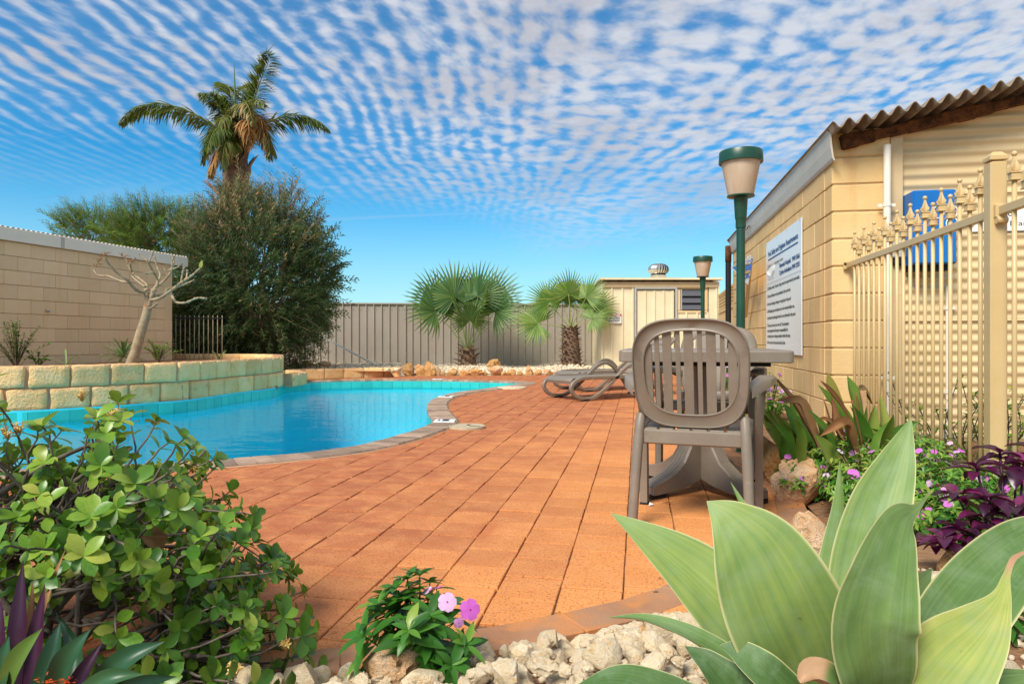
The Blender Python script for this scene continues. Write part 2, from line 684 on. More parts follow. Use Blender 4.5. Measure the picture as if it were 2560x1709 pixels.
M['water'] = water_mat()
M['limestone'] = surface('limestone', (0.84, 0.49, 0.20), (0.88, 0.58, 0.29), 5, 0.9, 0.2, 0.9, 34, 0.02, spots=(0.56, 0.34, 0.13), spot_scale=9, spot_lo=.55, spot_hi=.75, objvar=.16)
M['limestone_mortar'] = surface('limestone_mortar', (0.50, 0.30, 0.17), (0.58, 0.38, 0.24), 9, 0.95, 0.1, 0.6, 70, 0.008)


def block_mat(name, a, b_, stain):
    m, T, out = newmat(name)
    co = coords(T, 'world')
    n = T.noise(co, 1.7, 4, 0.6)
    col = T.mix(T.smooth(n, .3, .7), a, b_)
    # run-off streaks: stains with a shape of their own
    mp = T.n('ShaderNodeMapping'); mp.inputs['Scale'].default_value = (5, 5, .35)
    T.l(co, mp.inputs['Vector'])
    s = T.noise(mp.outputs[0], 1.6, 4, 0.65)
    col = T.mix(T.math('MULTIPLY', T.smooth(s, .50, .74), .62), col, stain)
    g = T.math('MULTIPLY', T.math('SUBTRACT', T.n('ShaderNodeObjectInfo').outputs['Random'], 0.5), .13)
    hs = T.n('ShaderNodeHueSaturation')
    T.l(T.math('ADD', g, 1.0), hs.inputs['Value']); T.l(col, hs.inputs['Color'])
    nrm = bump(T, T.noise(co, 95, 4, 0.65), .42, .006)
    nrm = bump(T, T.noise(co, 22, 3, 0.6), .18, .008, nrm)
    T.l(pbsdf(T, hs.outputs[0], .85, .2, 0, nrm).outputs[0], out.inputs[0])
    return m


M['block_cream'] = block_mat('block_cream', (0.68, 0.46, 0.205), (0.74, 0.52, 0.25), (0.66, 0.36, 0.13))
M['block_tan'] = block_mat('block_tan', (0.74, 0.54, 0.32), (0.78, 0.58, 0.36), (0.70, 0.48, 0.26))
M['blockjoint'] = surface('blockjoint', (0.44, 0.28, 0.14), (0.54, 0.36, 0.19), 9, 0.95, 0.1, .5, 80, .004)
M['fascia'] = surface('fascia', (0.47, 0.43, 0.35), (0.54, 0.49, 0.40), 3, 0.5, 0.4, spots=(.45, .27, .14), spot_scale=22, spot_lo=.74, spot_hi=.8)
M['fascia_pale'] = surface('fascia_pale', (0.72, 0.68, 0.58), (0.78, 0.73, 0.62), 3, 0.5, 0.4, spots=(.50, .36, .22), spot_scale=6, spot_lo=.66, spot_hi=.78)
M['roofsheet'] = surface('roofsheet', (0.17, 0.13, 0.09), (0.27, 0.21, 0.15), 5, 0.6, 0.4, .2, 60, .004, spots=(.16, .07, .03), spot_scale=7, spot_lo=.55, spot_hi=.75)
M['rooflight'] = surface('rooflight', (0.66, 0.60, 0.48), (0.72, 0.66, 0.54), 3, 0.55, 0.4)
M['rust'] = surface('rust', (0.045, 0.022, 0.012), (0.17, 0.065, 0.025), 14, 0.95, 0.1, 1.0, 40, .02)
M['cladding'] = surface('cladding', (0.62, 0.46, 0.25), (0.68, 0.52, 0.29), 2, 0.45, 0.4, spots=(.42, .20, .07), spot_scale=8, spot_lo=.72, spot_hi=.8)
M['trim'] = surface('trim', (0.60, 0.44, 0.24), (0.64, 0.48, 0.27), 4, 0.5, 0.4, spots=(.30, .13, .05), spot_scale=18, spot_lo=.66, spot_hi=.75)
M['pipe'] = surface('pipe', (0.74, 0.69, 0.58), (0.80, 0.75, 0.64), 4, 0.4, 0.4)
M['picket'] = surface('picket', (0.58, 0.41, 0.185), (0.63, 0.455, 0.215), 5, 0.38, 0.5, spots=(.60, .36, .14), spot_scale=16, spot_lo=.68, spot_hi=.8)
M['bluebox'] = surface('bluebox', (0.003, 0.13, 0.45), (0.005, 0.155, 0.50), 3, 0.4, 0.45)
M['dark'] = flat('dark', (0.012, 0.012, 0.012), .6, .3)
M['rubber'] = flat('rubber', (0.015, 0.015, 0.017), .7, .3)
M['grey'] = surface('grey', (0.42, 0.40, 0.35), (0.5, 0.47, 0.42), 8, .6, .4)
M['fence_taupe'] = surface('fence_taupe', (0.33, 0.285, 0.235), (0.37, 0.325, 0.27), 1.2, 0.5, 0.4, streak=((.34, .28, .21), (3, 3, .25), 2.0, .45, .8, .6))
M['shed_cream'] = surface('shed_cream', (0.70, 0.60, 0.38), (0.78, 0.68, 0.45), 1.5, 0.45, 0.4, streak=((.62, .46, .25), (3, 3, .3), 2, .5, .8, .5))
M['shed_ochre'] = surface('shed_ochre', (0.66, 0.47, 0.22), (0.70, 0.52, 0.26), 2, 0.6, 0.3)
M['glass_dark'] = flat('glass_dark', (0.10, 0.10, 0.11), .15, .5)
M['steel'] = surface('steel', (0.62, 0.58, 0.50), (0.72, 0.68, 0.60), 9, 0.28, 0.5, metal=0.9)
M['galv'] = surface('galv', (0.55, 0.53, 0.48), (0.62, 0.60, 0.55), 9, 0.4, 0.5, metal=0.5)
M['lamp_green'] = surface('lamp_green', (0.008, 0.052, 0.03), (0.012, 0.072, 0.04), 8, 0.35, 0.5, spots=(.09, .19, .11), spot_scale=30, spot_lo=.68, spot_hi=.78)


def plastic_mat():
    m, T, out = newmat('plastic')
    co = coords(T, 'object')
    n = T.noise(co, 5, 5, .65)
    col = T.mix(T.smooth(n, .3, .75), (0.205, 0.165, 0.125), (0.25, 0.205, 0.158))
    sc = T.noise(co, 38, 4, .7, .8)
    col = T.mix(T.math('MULTIPLY', T.smooth(sc, .64, .74), .4), col, (.44, .39, .33))
    dirt = T.noise(co, 9, 5, .7, 1.0)
    col = T.mix(T.math('MULTIPLY', T.smooth(dirt, .52, .74), .45), col, (.17, .125, .085))
    nrm = bump(T, T.noise(co, 240, 2, .5), .09, .002)
    T.l(pbsdf(T, col, T.math('ADD', T.math('MULTIPLY', n, .22), .30), .45, 0, nrm).outputs[0], out.inputs[0])
    return m


M['plastic'] = plastic_mat()


def frosted():
    m, T, out = newmat('frosted')
    co = coords(T, 'object')
    mp = T.n('ShaderNodeMapping'); mp.inputs['Scale'].default_value = (14, 14, 1.5)
    T.l(co, mp.inputs['Vector'])
    n = T.noise(mp.outputs[0], 1.4, 3, .5)
    col = T.mix(T.smooth(n, .3, .75), (0.82, 0.64, 0.46), (0.90, 0.76, 0.60))
    b = pbsdf(T, col, .4, .4)
    tr = T.n('ShaderNodeBsdfTranslucent'); T.l(col, tr.inputs[0])
    mx = T.n('ShaderNodeMixShader'); mx.inputs[0].default_value = .45
    T.l(b.outputs[0], mx.inputs[1]); T.l(tr.outputs[0], mx.inputs[2])
    T.l(mx.outputs[0], out.inputs[0])
    return m


M['frosted'] = frosted()
M['sign_white'] = surface('sign_white', (0.74, 0.77, 0.76), (0.80, 0.81, 0.78), 2, 0.3, 0.5)
M['sign_blue'] = flat('sign_blue', (0.012, 0.075, 0.42), .35, .5)
M['ink_blue'] = flat('ink_blue', (0.01, 0.07, 0.22), .5, .3)
M['ink_black'] = flat('ink_black', (0.03, 0.028, 0.025), .5, .3)
M['ink_red'] = flat('ink_red', (0.62, 0.03, 0.03), .4, .4)
M['ink_yellow'] = flat('ink_yellow', (0.75, 0.48, 0.06), .4, .4)
M['reflection_grey'] = flat('reflection_grey', (0.60, 0.62, 0.61), .4, .4)  # grey of the reflection drawn on the safety sign
M['white'] = flat('white', (0.8, 0.8, 0.77), .5, .4)


def rock_mat(name, a, b_, c, pit_s=55, pit=.9, objvar=.18):
    m, T, out = newmat(name)
    co = coords(T, 'object')
    oi = T.n('ShaderNodeObjectInfo')
    off = T.vmath('ADD', co, T.vmath('SCALE', oi.outputs['Location'], 3.7))
    n = T.noise(off, 1.3, 5, .65, .4)
    col = T.mix(T.smooth(n, .35, .65), a, b_)
    n2 = T.noise(off, 3.2, 5, .7, .6)
    col = T.mix(T.math('MULTIPLY', T.smooth(n2, .55, .68), .8), col, c)
    pt = T.noise(off, pit_s * .2, 4, .7)
    col = T.mix(T.math('MULTIPLY', T.smooth(pt, .60, .70), .4), col, tuple(x * .55 for x in c))
    hs = T.n('ShaderNodeHueSaturation')
    T.l(T.math('ADD', T.math('MULTIPLY', T.math('SUBTRACT', oi.outputs['Random'], .5), objvar * 2), 1.0), hs.inputs['Value'])
    T.l(col, hs.inputs['Color'])
    nrm = bump(T, pt, pit * .55, .05)
    nrm = bump(T, T.noise(off, 5, 5, .65), .45, .10, nrm)
    T.l(pbsdf(T, hs.outputs[0], .92, .15, 0, nrm).outputs[0], out.inputs[0])
    return m


M['stone_white'] = rock_mat('stone_white', (0.86, 0.73, 0.52), (0.83, 0.64, 0.40), (0.72, 0.42, 0.14), 70, .9, .12)
M['stone_orange'] = rock_mat('stone_orange', (0.62, 0.30, 0.10), (0.72, 0.46, 0.21), (0.50, 0.17, 0.05), 30, 1.0)
M['stone_pink'] = rock_mat('stone_pink', (0.76, 0.52, 0.32), (0.66, 0.36, 0.16), (0.80, 0.66, 0.47), 40, 1.0)
M['gravel'] = surface('gravel', (0.62, 0.50, 0.34), (0.74, 0.62, 0.45), 20, .9, .2, .8, 60, .01, tintvar=.25)
M['bark_grey'] = surface('bark_grey', (0.10, 0.08, 0.065), (0.20, 0.16, 0.13), 14, .9, .2, .6, 60, .006, kind='object')
M['bark_pale'] = surface('bark_pale', (0.27, 0.20, 0.12), (0.42, 0.34, 0.22), 9, .9, .2, .7, 45, .006, kind='object', spots=(.36, .17, .08), spot_scale=9, spot_lo=.55, spot_hi=.7)
M['bark_palm'] = surface('bark_palm', (0.17, 0.105, 0.07), (0.32, 0.22, 0.15), 8, .95, .1, .9, 30, .02, kind='object', tintvar=.45)
M['twig'] = surface('twig', (0.20, 0.14, 0.08), (0.34, 0.25, 0.15), 9, .9, .2, kind='object', tintvar=.3)
M['ixora'] = leafmat('ixora', [(0, (.022, .075, .010)), (.4, (.07, .20, .018)), (.7, (.22, .38, .035)), (1, (.46, .45, .08))], .32, .5, .28, noise_s=9)
M['ixora_flower'] = leafmat('ixora_flower', [(0, (.70, .42, .10)), (1, (.85, .62, .25))], .5, .3, .3, (.8, .6, .3))
M['rhoeo'] = leafmat('rhoeo', [(0, (.012, .045, .022)), (.45, (.03, .10, .04)), (.8, (.11, .20, .035)), (1, (.22, .27, .06))], .38, .45, .12, noise_s=5)
M['rhoeo_purple'] = leafmat('rhoeo_purple', [(0, (.018, .008, .02)), (1, (.075, .015, .05))], .4, .45, .2, (.4, .05, .2))
M['vinca'] = leafmat('vinca', [(0, (.018, .085, .010)), (.5, (.05, .19, .018)), (.8, (.16, .33, .035)), (1, (.36, .40, .07))], .38, .45, .25, noise_s=0)
M['vinca_flower'] = leafmat('vinca_flower', [(0, (.64, .12, .58)), (.6, (.74, .24, .70)), (1, (.86, .74, .84))], .6, .2, .3, (.8, .4, .8), objvar=.42)
M['vinca_eye'] = flat('vinca_eye', (.45, .02, .18), .6, .2)
M['canna'] = leafmat('canna', [(0, (.05, .17, .02)), (.4, (.14, .31, .04)), (.75, (.30, .40, .07)), (1, (.42, .38, .09))], .38, .45, .4, noise_s=6)
M['canna_dry'] = leafmat('canna_dry', [(0, (.16, .05, .025)), (.6, (.34, .17, .07)), (1, (.52, .36, .19))], .7, .2, .2, (.5, .3, .15), noise_s=9)
M['purple_leaf'] = leafmat('purple_leaf', [(0, (.020, .006, .016)), (.6, (.06, .010, .04)), (1, (.22, .02, .11))], .3, .55, .15, (.5, .03, .2), noise_s=10)
M['fan'] = leafmat('fan', [(0, (.04, .11, .03)), (.5, (.10, .20, .05)), (1, (.28, .34, .09))], .4, .4, .3)
M['fan_light'] = leafmat('fan_light', [(0, (.06, .15, .02)), (.5, (.16, .27, .04)), (1, (.36, .40, .10))], .4, .4, .3)
M['feather'] = leafmat('feather', [(0, (.03, .065, .014)), (.6, (.12, .17, .035)), (.85, (.30, .24, .08)), (1, (.42, .22, .09))], .45, .35, .25)
M['dry_frond'] = leafmat('dry_frond', [(0, (.26, .13, .045)), (.6, (.42, .22, .08)), (1, (.30, .24, .07))], .7, .2, .2, (.5, .3, .12))
M['bush'] = leafmat('bush', [(0, (.014, .040, .012)), (.45, (.05, .105, .03)), (.74, (.13, .17, .055)), (.85, (.34, .23, .115)), (1, (.46, .25, .115))], .5, .3, .2)
M['far_tree'] = leafmat('far_tree', [(0, (.04, .10, .015)), (.6, (.12, .25, .03)), (1, (.26, .36, .06))], .5, .3, .3)
M['yucca'] = leafmat('yucca', [(0, (.07, .15, .05)), (1, (.25, .34, .13))], .45, .35, .15)
M['dry_leaf'] = leafmat('dry_leaf', [(0, (.20, .08, .035)), (1, (.48, .26, .13))], .7, .2, .25, (.5, .3, .15), noise_s=14)


def agave_mat():
    m, T, out = newmat('agave')
    co = coords(T, 'object')
    u = attr(T, 'across')      # -1 .. 1 across the blade
    v = attr(T, 'along')
    t = attr(T)
    mp = T.n('ShaderNodeCombineXYZ')
    T.l(T.math('MULTIPLY', u, 9.0), mp.inputs[0])
    T.l(T.math('MULTIPLY', v, 0.8), mp.inputs[1])
    T.l(T.math('MULTIPLY', T.n('ShaderNodeObjectInfo').outputs['Random'], 37.0), mp.inputs[2])
    st = T.noise(mp.outputs[0], 1.0, 4, .6, .3)
    f = T.math('ADD', t, T.math('MULTIPLY', T.math('SUBTRACT', st, .5), .55))
    f = T.math('ADD', f, T.math('MULTIPLY', T.math('SUBTRACT', T.noise(co, 7, 4, .6, .5), .5), .45))
    col = T.ramp(f, [(0, (.04, .095, .022)), (.3, (.10, .19, .05)), (.55, (.19, .295, .08)), (.8, (.32, .40, .09)), (1, (.50, .48, .13))])
    # waxy bloom, smudged off in places
    w = T.noise(co, 16, 5, .7, .8)
    col = T.mix(T.math('MULTIPLY', T.smooth(w, .42, .7), .3), col, (.28, .39, .24))
    sp = T.noise(co, 60, 2, .5)
    col = T.mix(T.math('MULTIPLY', T.smooth(sp, .74, .78), .6), col, (.12, .10, .03))
    fib = T.n('ShaderNodeCombineXYZ')
    T.l(T.math('MULTIPLY', u, 60.0), fib.inputs[0]); T.l(T.math('MULTIPLY', v, 2.0), fib.inputs[1])
    T.l(T.math('MULTIPLY', T.n('ShaderNodeObjectInfo').outputs['Random'], 91.0), fib.inputs[2])
    fb = T.noise(fib.outputs[0], 1.0, 3, .6)
    col = T.mix(T.math('MULTIPLY', T.smooth(fb, .45, .7), .22), col, (.14, .22, .06))
    sc2 = T.noise(co, 22, 5, .75, 1.5)
    col = T.mix(T.math('MULTIPLY', T.smooth(sc2, .66, .72), .45), col, (.20, .21, .07))
    # pale horny rim and brown tip
    rim = T.smooth(T.math('ABSOLUTE', u), .93, .985)
    col = T.mix(T.math('MULTIPLY', rim, .85), col, (.62, .58, .28))
    dry = T.smooth(T.math('ADD', v, T.math('MULTIPLY', attr(T, 'dry'), .6)), .96, 1.1)
    col = T.mix(dry, col, T.mix(T.noise(co, 25, 4, .6), (.34, .16, .09), (.66, .44, .24)))
    nrm = bump(T, st, .12, .004)
    b = pbsdf(T, col, T.math('ADD', T.math('MULTIPLY', w, .25), .38), .35, 0, nrm)
    tr = T.n('ShaderNodeBsdfTranslucent'); T.l(T.mix(.5, col, (.5, .6, .1)), tr.inputs[0])
    mx = T.n('ShaderNodeMixShader'); mx.inputs[0].default_value = .14
    T.l(b.outputs[0], mx.inputs[1]); T.l(tr.outputs[0], mx.inputs[2])
    T.l(mx.outputs[0], out.inputs[0])
    return m


M['agave'] = agave_mat()


# ------------------------------------------------------------------ ground, pool, patio
POOL_PX = [(48, 1177), (240, 1169), (430, 1161), (526, 1155), (717, 1139), (860, 1122), (960, 1101), (1040, 1077), (1076, 1062), (1085, 1052),
           (1076, 1040), (1070, 1027), (1070, 1013), (1080, 1002), (1100, 993), (1142, 982), (1203, 974), (1270, 964.5), (1306, 959.8),
           (1302, 956.6), (1241, 954), (1168, 951.8), (1093, 950.5), (1018, 949.8), (945, 949.8), (834, 952), (760, 955), (714, 959.5), (692, 967)]
PLANT_PX = [(692, 967), (666, 972), (592, 981), (518, 992), (455, 1000), (388, 1005), (314, 1011), (237, 1016), (92, 1024), (0, 1027.5)]
_raw = [G(*p) for p in POOL_PX] + [G(*p) for p in PLANT_PX[1:]] + [cam(-6.9, 7.3), cam(-8.2, 6.7), cam(-8.5, 5.4), cam(-7, 4.45), cam(-4.6, 4.2)]
POOL = resample(catmull(_raw, 6, True), 0.11, True)
POOL2 = [(p.x, p.y) for p in POOL]
_area = sum(a[0] * b[1] - b[0] * a[1] for a, b in zip(POOL2, POOL2[1:] + POOL2[:1]))
if _area < 0:
    POOL.reverse(); POOL2.reverse()
NP = len(POOL)


def outward(i, w=3):
    t = Vector((0, 0, 0))
    for k in range(1, w + 1):
        t += POOL[(i + k) % NP] - POOL[(i - k) % NP]
    t.normalize()
    return Vector((t.y, -t.x, 0))


OUTN = [outward(i) for i in range(NP)]
PLANTER_EDGE = catmull([cam(-8.6, 8.0)] + [cam(-6.9, 7.42)] + [G(*p) for p in reversed(PLANT_PX)], 8)


def beside_planter(p):
    return dist_poly(p, PLANTER_EDGE, False) < 0.22 and vis(p)[1] < 688


ground = fill_sheet('ground', [(-900, -900), (900, -900), (900, 1400), (-900, 1400)], [POOL2], -0.055, M['sand'], kind='structure')

# --- pool: basin, waterline tiles, coping, water
pool = link('pool', None, None, kind='structure')
b = MB()
vs = [(p.x, p.y, 0.0) for p in POOL] + [(p.x, p.y, -1.5) for p in POOL]
b.add(vs, [(i, (i + 1) % NP, NP + (i + 1) % NP, NP + i) for i in range(NP)])
o = b.build('basin_wall', M['basin'], pool)
fill_sheet('basin_floor', POOL2, [], -1.5, M['basin'], pool)
WATER_Z = -0.135
wsheet = fill_sheet('water', POOL2, [], WATER_Z, M['water'], kind='structure')

tile_pts = resample(POOL, 0.2, True)
NTL = len(tile_pts)
for i in range(NTL):
    a, c = tile_pts[i], tile_pts[(i + 1) % NTL]
    mid = (a + c) / 2
    d, px, py = vis(mid)
    if d < 5 or px < -80:
        continue
    tv = (c - a); L = tv.length; tv.normalize()
    nin = Vector((-tv.y, tv.x, 0))
    q = MB()
    cc = mid + nin * 0.004
    q.box((0, 0, 0), (L - 0.006, 0.012, 0.15), None, 0.0015, rnd.random())
    q.build('tile', M['tile'], pool, smooth=False, loc=(cc.x, cc.y, -0.095), rz=math.atan2(tv.y, tv.x))

cop = MB()
ncop = 0
for i in range(NP):
    j = (i + 1) % NP
    a, c = POOL[i], POOL[j]
    mid = (a + c) / 2
    if beside_planter(mid):
        continue
    oa, oc = a + OUTN[i] * 0.235, c + OUTN[j] * 0.235
    ia, ic = a - OUTN[i] * 0.015, c - OUTN[j] * 0.015
    quad = [ia, ic, oc, oa]
    cen = sum(quad, Vector()) / 4
    quad = [cen + (p - cen) * 0.965 - (p - cen).normalized() * 0.002 for p in quad]
    q = MB()
    dz = rnd.uniform(-.003, .003)
    lo = [(p.x, p.y, -0.045) for p in quad]
    m1 = [(p.x, p.y, 0.006 + dz) for p in quad]
    t2 = [cen + (p - cen) * 0.95 for p in quad]
    m2 = [(p.x, p.y, 0.014 + dz) for p in t2]
    fs = [(0, 1, 5, 4), (1, 2, 6, 5), (2, 3, 7, 6), (3, 0, 4, 7), (4, 5, 9, 8), (5, 6, 10, 9), (6, 7, 11, 10), (7, 4, 8, 11), (8, 9, 10, 11), (3, 2, 1, 0)]
    d, px, py = vis(cen)
    tn = rnd.random()
    if d > 1 and -60 < px < 2600 and ncop < 290:
        q.add(lo + m1 + m2, fs, tn)
        q.build('coping_brick', M['coping'], pool, smooth=False)
        ncop += 1
    else:
        cop.add(lo + m1 + m2, fs, tn)
if cop.v:
    cop.build('coping_bricks', M['coping'], pool, smooth=False, kind='stuff')
# mortar bed under the coping
q = MB()
vs = [(p.x, p.y, 0.002) for p in POOL] + [((p + OUTN[i] * .25).x, (p + OUTN[i] * .25).y, 0.002) for i, p in enumerate(POOL)]
vs += [(p.x, p.y, -.05) for p in POOL] + [((p + OUTN[i] * .25).x, (p + OUTN[i] * .25).y, -0.05) for i, p in enumerate(POOL)]
fs = []
for i in range(NP):
    j = (i + 1) % NP
    if beside_planter((POOL[i] + POOL[j]) / 2):
        continue
    fs += [(i, NP + i, NP + j, j), (i, j, 2 * NP + j, 2 * NP + i), (NP + j, NP + i, 3 * NP + i, 3 * NP + j)]
q.add(vs, fs)
q.build('coping_mortar', M['mortar'], pool)

# depth-marker tiles set into the coping
for (px, py, lab) in ((1107, 1051, 'white pool marker tile set in coping beside the round drain lid'),
                      (1112, 990.5, 'white pool marker tile where the coping bends round the paving'),
                      (1107, 944.5, 'white pool marker tile in coping below the orange rocks')):
    w = G(px, py, .02)
    i = min(range(NP), key=lambda k: (POOL[k] - w).length)
    n = OUTN[i]
    t = thing('marker_tile', lab, 'tile', (POOL[i] + n * .11 + Vector((0, 0, .017))), math.atan2(n.y, n.x) - math.pi / 2, 'pool marker tiles')
    q = MB(); q.box((0, 0, .004), (.2, .2, .012), None, .003); q.build('plate', M['sign_white'], t, smooth=False)
    q = MB()
    for k in range(3):
        q.box((-.05 + .05 * k, .01, .0115), (.03, .07 - .02 * (k % 2), .002))
    q.box((0, -.055, .0115), (.12, .012, .002))
    q.build('printed_marks', M['ink_black'], t, smooth=False)

# --- patio outline
BED_EDGE = catmull([cam(-1.7, 1.52), cam(-.9, 1.54), cam(-.496, 1.60), cam(-.075, 1.73), cam(.21, 1.86), cam(.50, 2.03), cam(.90, 2.40),
                    cam(1.19, 2.78), cam(1.36, 3.13), cam(1.46, 3.5), cam(1.54, 3.9), cam(1.59, 4.35), cam(1.58, 4.96),
                    Vector((.66, 6.5, 0)), Vector((.70, 8.5, 0)), Vector((.85, 10, 0))], 8)
FAR_EDGE = [Vector((1.2, 12.0, 0)), Vector((1.42, 13.5, 0)), cam(4.2, 16.2), cam(2.2, 15.6), cam(.6, 15.35), cam(-1.0, 15.3), cam(-2.3, 14.95), cam(-3.4, 14.2), cam(-3.9, 12.6), cam(-4.0, 11.9)]
PATIO = [(p.x, p.y) for p in BED_EDGE + FAR_EDGE] + [tuple(cam(-9.5, 7.0)[:2]), tuple(cam(-9.8, 1.6)[:2])]
patio = link('patio', None, None, kind='structure')
bed_out = [(p.x, p.y) for p in BED_EDGE]
fill_sheet('bedding_sand', PATIO, [[(p + OUTN[i] * .1).to_tuple()[:2] for i, p in enumerate(POOL)]] if False else [], -0.02, M['joint'], patio)
# the bedding must not cover the pool
bpy.data.objects.remove(bpy.data.objects['bedding_sand'], do_unlink=True)


def clip_sheet(name, poly, step, z, mat, parent):
    q = MB()
    xs = [p[0] for p in poly]; ys = [p[1] for p in poly]
    nx = int((max(xs) - min(xs)) / step) + 1
    ny = int((max(ys) - min(ys)) / step) + 1
    for i in range(nx):
        for j in range(ny):
            x, y = min(xs) + i * step, min(ys) + j * step
            c = (x + step / 2, y + step / 2)
            if not inside(c, poly):
                continue
            if inside(c, POOL2):
                continue
            if dist_poly(c, POOL2) < step * .75:
                continue
            q.add([(x, y, z), (x + step, y, z), (x + step, y + step, z), (x, y + step, z)], [(0, 1, 2, 3)])
    return q.build(name, mat, parent)


clip_sheet('bedding_sand', PATIO, .12, -0.010, M['joint'], patio)

PSX, PSY = .197, .196
variants = []
for k in range(14):
    q = MB()
    r2 = random.Random(100 + k)
    hx, hy = PSX / 2 - .0014 - r2.random() * .0012, PSY / 2 - .0026 - r2.random() * .0014
    jit = lambda: r2.uniform(-.0016, .0016)
    bot = [(sx * hx + jit(), sy * hy + jit(), -.045) for sx, sy in ((-1, -1), (1, -1), (1, 1), (-1, 1))]
    mid = [(x, y, -.0032) for x, y, z in bot]
    ti = [r2.uniform(-.0012, .0012) for _ in range(4)]
    top = [(x * .978, y * .978, t) for (x, y, z), t in zip(bot, ti)]
    q.add(bot + mid + top, [(0, 1, 5, 4), (1, 2, 6, 5), (2, 3, 7, 6), (3, 0, 4, 7), (4, 5, 9, 8), (5, 6, 10, 9), (6, 7, 11, 10), (7, 4, 8, 11), (8, 9, 10, 11)], (k + .5) / 14)
    variants.append((q, q.mesh('paver', M['paver'], False)))

cells = []
for ix in range(-52, 9):
    x = -.046 + (ix + .5) * PSX
    for iy in range(4, 92):
        y = (iy + (.5 if ix % 2 else 0) + .13 * ((ix * 7) % 3 - 1)) * PSY
        c = (x, y)
        d, px, py = vis((x, y, 0))
        if d < 1.3 or px < -700 or px > 3000:
            continue
        if not inside(c, PATIO):
            continue
        if inside(c, POOL2) or dist_poly(c, POOL2) < .10:
            continue
        if dist_poly(c, bed_out, False) < .05:
            continue
        if dist_poly(c, PLANTER_EDGE, False) < .3:
            continue
        cells.append((d, px, x, y))
cells.sort()
rest = MB()
nobj = 0
for d, px, x, y in cells:
    k = rnd.randrange(14)
    dz = rnd.uniform(-.002, .002)
    rz = rnd.uniform(-.008, .008)
    if nobj < 300 and 150 < px < 2150 and d > 1.55:
        o = link('paver', variants[k][1], patio, (x, y, dz), rz)
        nobj += 1
    else:
        q = variants[k][0]
        rest.add([(vx + x, vy + y, vz + dz) for vx, vy, vz in q.v], q.f, q.t)
rest.build('pavers', M['paver'], patio, smooth=False, kind='stuff')

# border course along the planting bed
bp = resample(BED_EDGE, .215)
for i in range(len(bp) - 1):
    a, c = bp[i], bp[i + 1]
    d, px, py = vis(a)
    if d > 9:
        break
    t = (c - a); L = t.length; t.normalize()
    n = Vector((-t.y, t.x, 0))
    mid = (a + c) / 2 + n * .066
    q = MB()
    q.box((0, 0, 0), (L - .004, .135, .05), None, .003, rnd.random())
    q.build('border_paver', M['border'], patio, smooth=False, loc=(mid.x, mid.y, -.0215 + rnd.uniform(-.0015, .0015)), rz=math.atan2(t.y, t.x))

# planting bed soil beside the wall and in front
BED = [(p.x, p.y) for p in BED_EDGE] + [(1.25, 11.5), (1.395, 11.5), (1.395, 5.2), (3.4, 5.35), (3.4, -.5), (-3.5, -.5), tuple(cam(-3.2, 1.6)[:2])]
q = MB()
stp = .09
pt = {}
def bedh(x, y):
    dd = dist_poly((x, y), bed_out, False)
    h = -.022 + .11 * min(1, max(0, dd) / .45)
    return h + .025 * mnoise.noise((x * 3, y * 3, 1.7))
for i in range(-40, 40):
    for j in range(-6, 130):
        x, y = i * stp, j * stp
        if inside((x + stp / 2, y + stp / 2), BED):
            ids = []
            for a, bb in ((0, 0), (1, 0), (1, 1), (0, 1)):
                key = (i + a, j + bb)
                if key not in pt:
                    pt[key] = len(q.v)
                    q.add([(key[0] * stp, key[1] * stp, bedh(key[0] * stp, key[1] * stp))], [])
                ids.append(pt[key])
            q.f.append(tuple(ids)); q.m.append(0)
q.build('planting_bed', M['soil'], kind='structure')

# round drain lid and the pale disc further on
def lid(px, py, r, label, m):
    w = G(px, py)
    t = thing('drain_lid', label, 'drain lid', (w.x, w.y, .004))
    q = MB(); q.lathe([(0.001, .016), (r * .86, .016), (r * .88, .010), (r * .91, .010), (r * .93, .017), (r * .985, .017), (r, .010), (r, -.01)], 40)
    q.build('plate', m, t, angle=30)
    q = MB()
    q.box((0, r * .3, .017), (.03, .05, .004)); q.box((r * .45, -.02, .0165), (.1, .014, .003), (0, 0, .3))
    q.build('lift_slot', M['dark'], t, smooth=False)
    return t
M['lid'] = surface('lid', (.40, .33, .22), (.52, .43, .29), 14, .85, .2, .4, 80, .004)
lid(1168, 1069, .165, 'round tan drain lid in the paving beside the pool bend', M['lid'])
M['lidpale'] = surface('lidpale', (.62, .50, .34), (.70, .58, .42), 14, .85, .2, .4, 80, .004)
lid(1279, 970, .24, 'pale round drain lid in the paving near the narrow pool end', M['lidpale'])
# litter scraps by the chair
w = G(1622, 1265); t = MB(); t.add([(.0, 0, .004), (.02, .004, .01), (.026, .02, .006), (.004, .022, .016)], [(0, 1, 2, 3)]); t.add([(.0, 0, .002), (.02, .004, .002), (.026, .02, .002), (.004, .022, .002)], [(3, 2, 1, 0)])
t.build('paper_scrap', M['white'], loc=w, label='tiny white paper scrap on the pavers behind the chair leg', category='litter')
w = G(1669, 1258); t = MB(); t.add([(-.03, 0, .003), (0, -.012, .009), (.03, .0, .003), (0, .012, .007)], [(0, 1, 3), (1, 2, 3)], .1)
t.build('fallen_leaf', M['dry_leaf'], loc=w, label='small reddish fallen leaf on pavers before the table foot', category='leaf')


# ------------------------------------------------------------------ block wall helper
def block_mesh(L, H, Dp, mat, seed, rough=.0):
    q = MB()
    q.box((0, 0, 0), (L, Dp, H), None, .004, .5)
    return q.mesh('block', mat, False)


BLK = {}


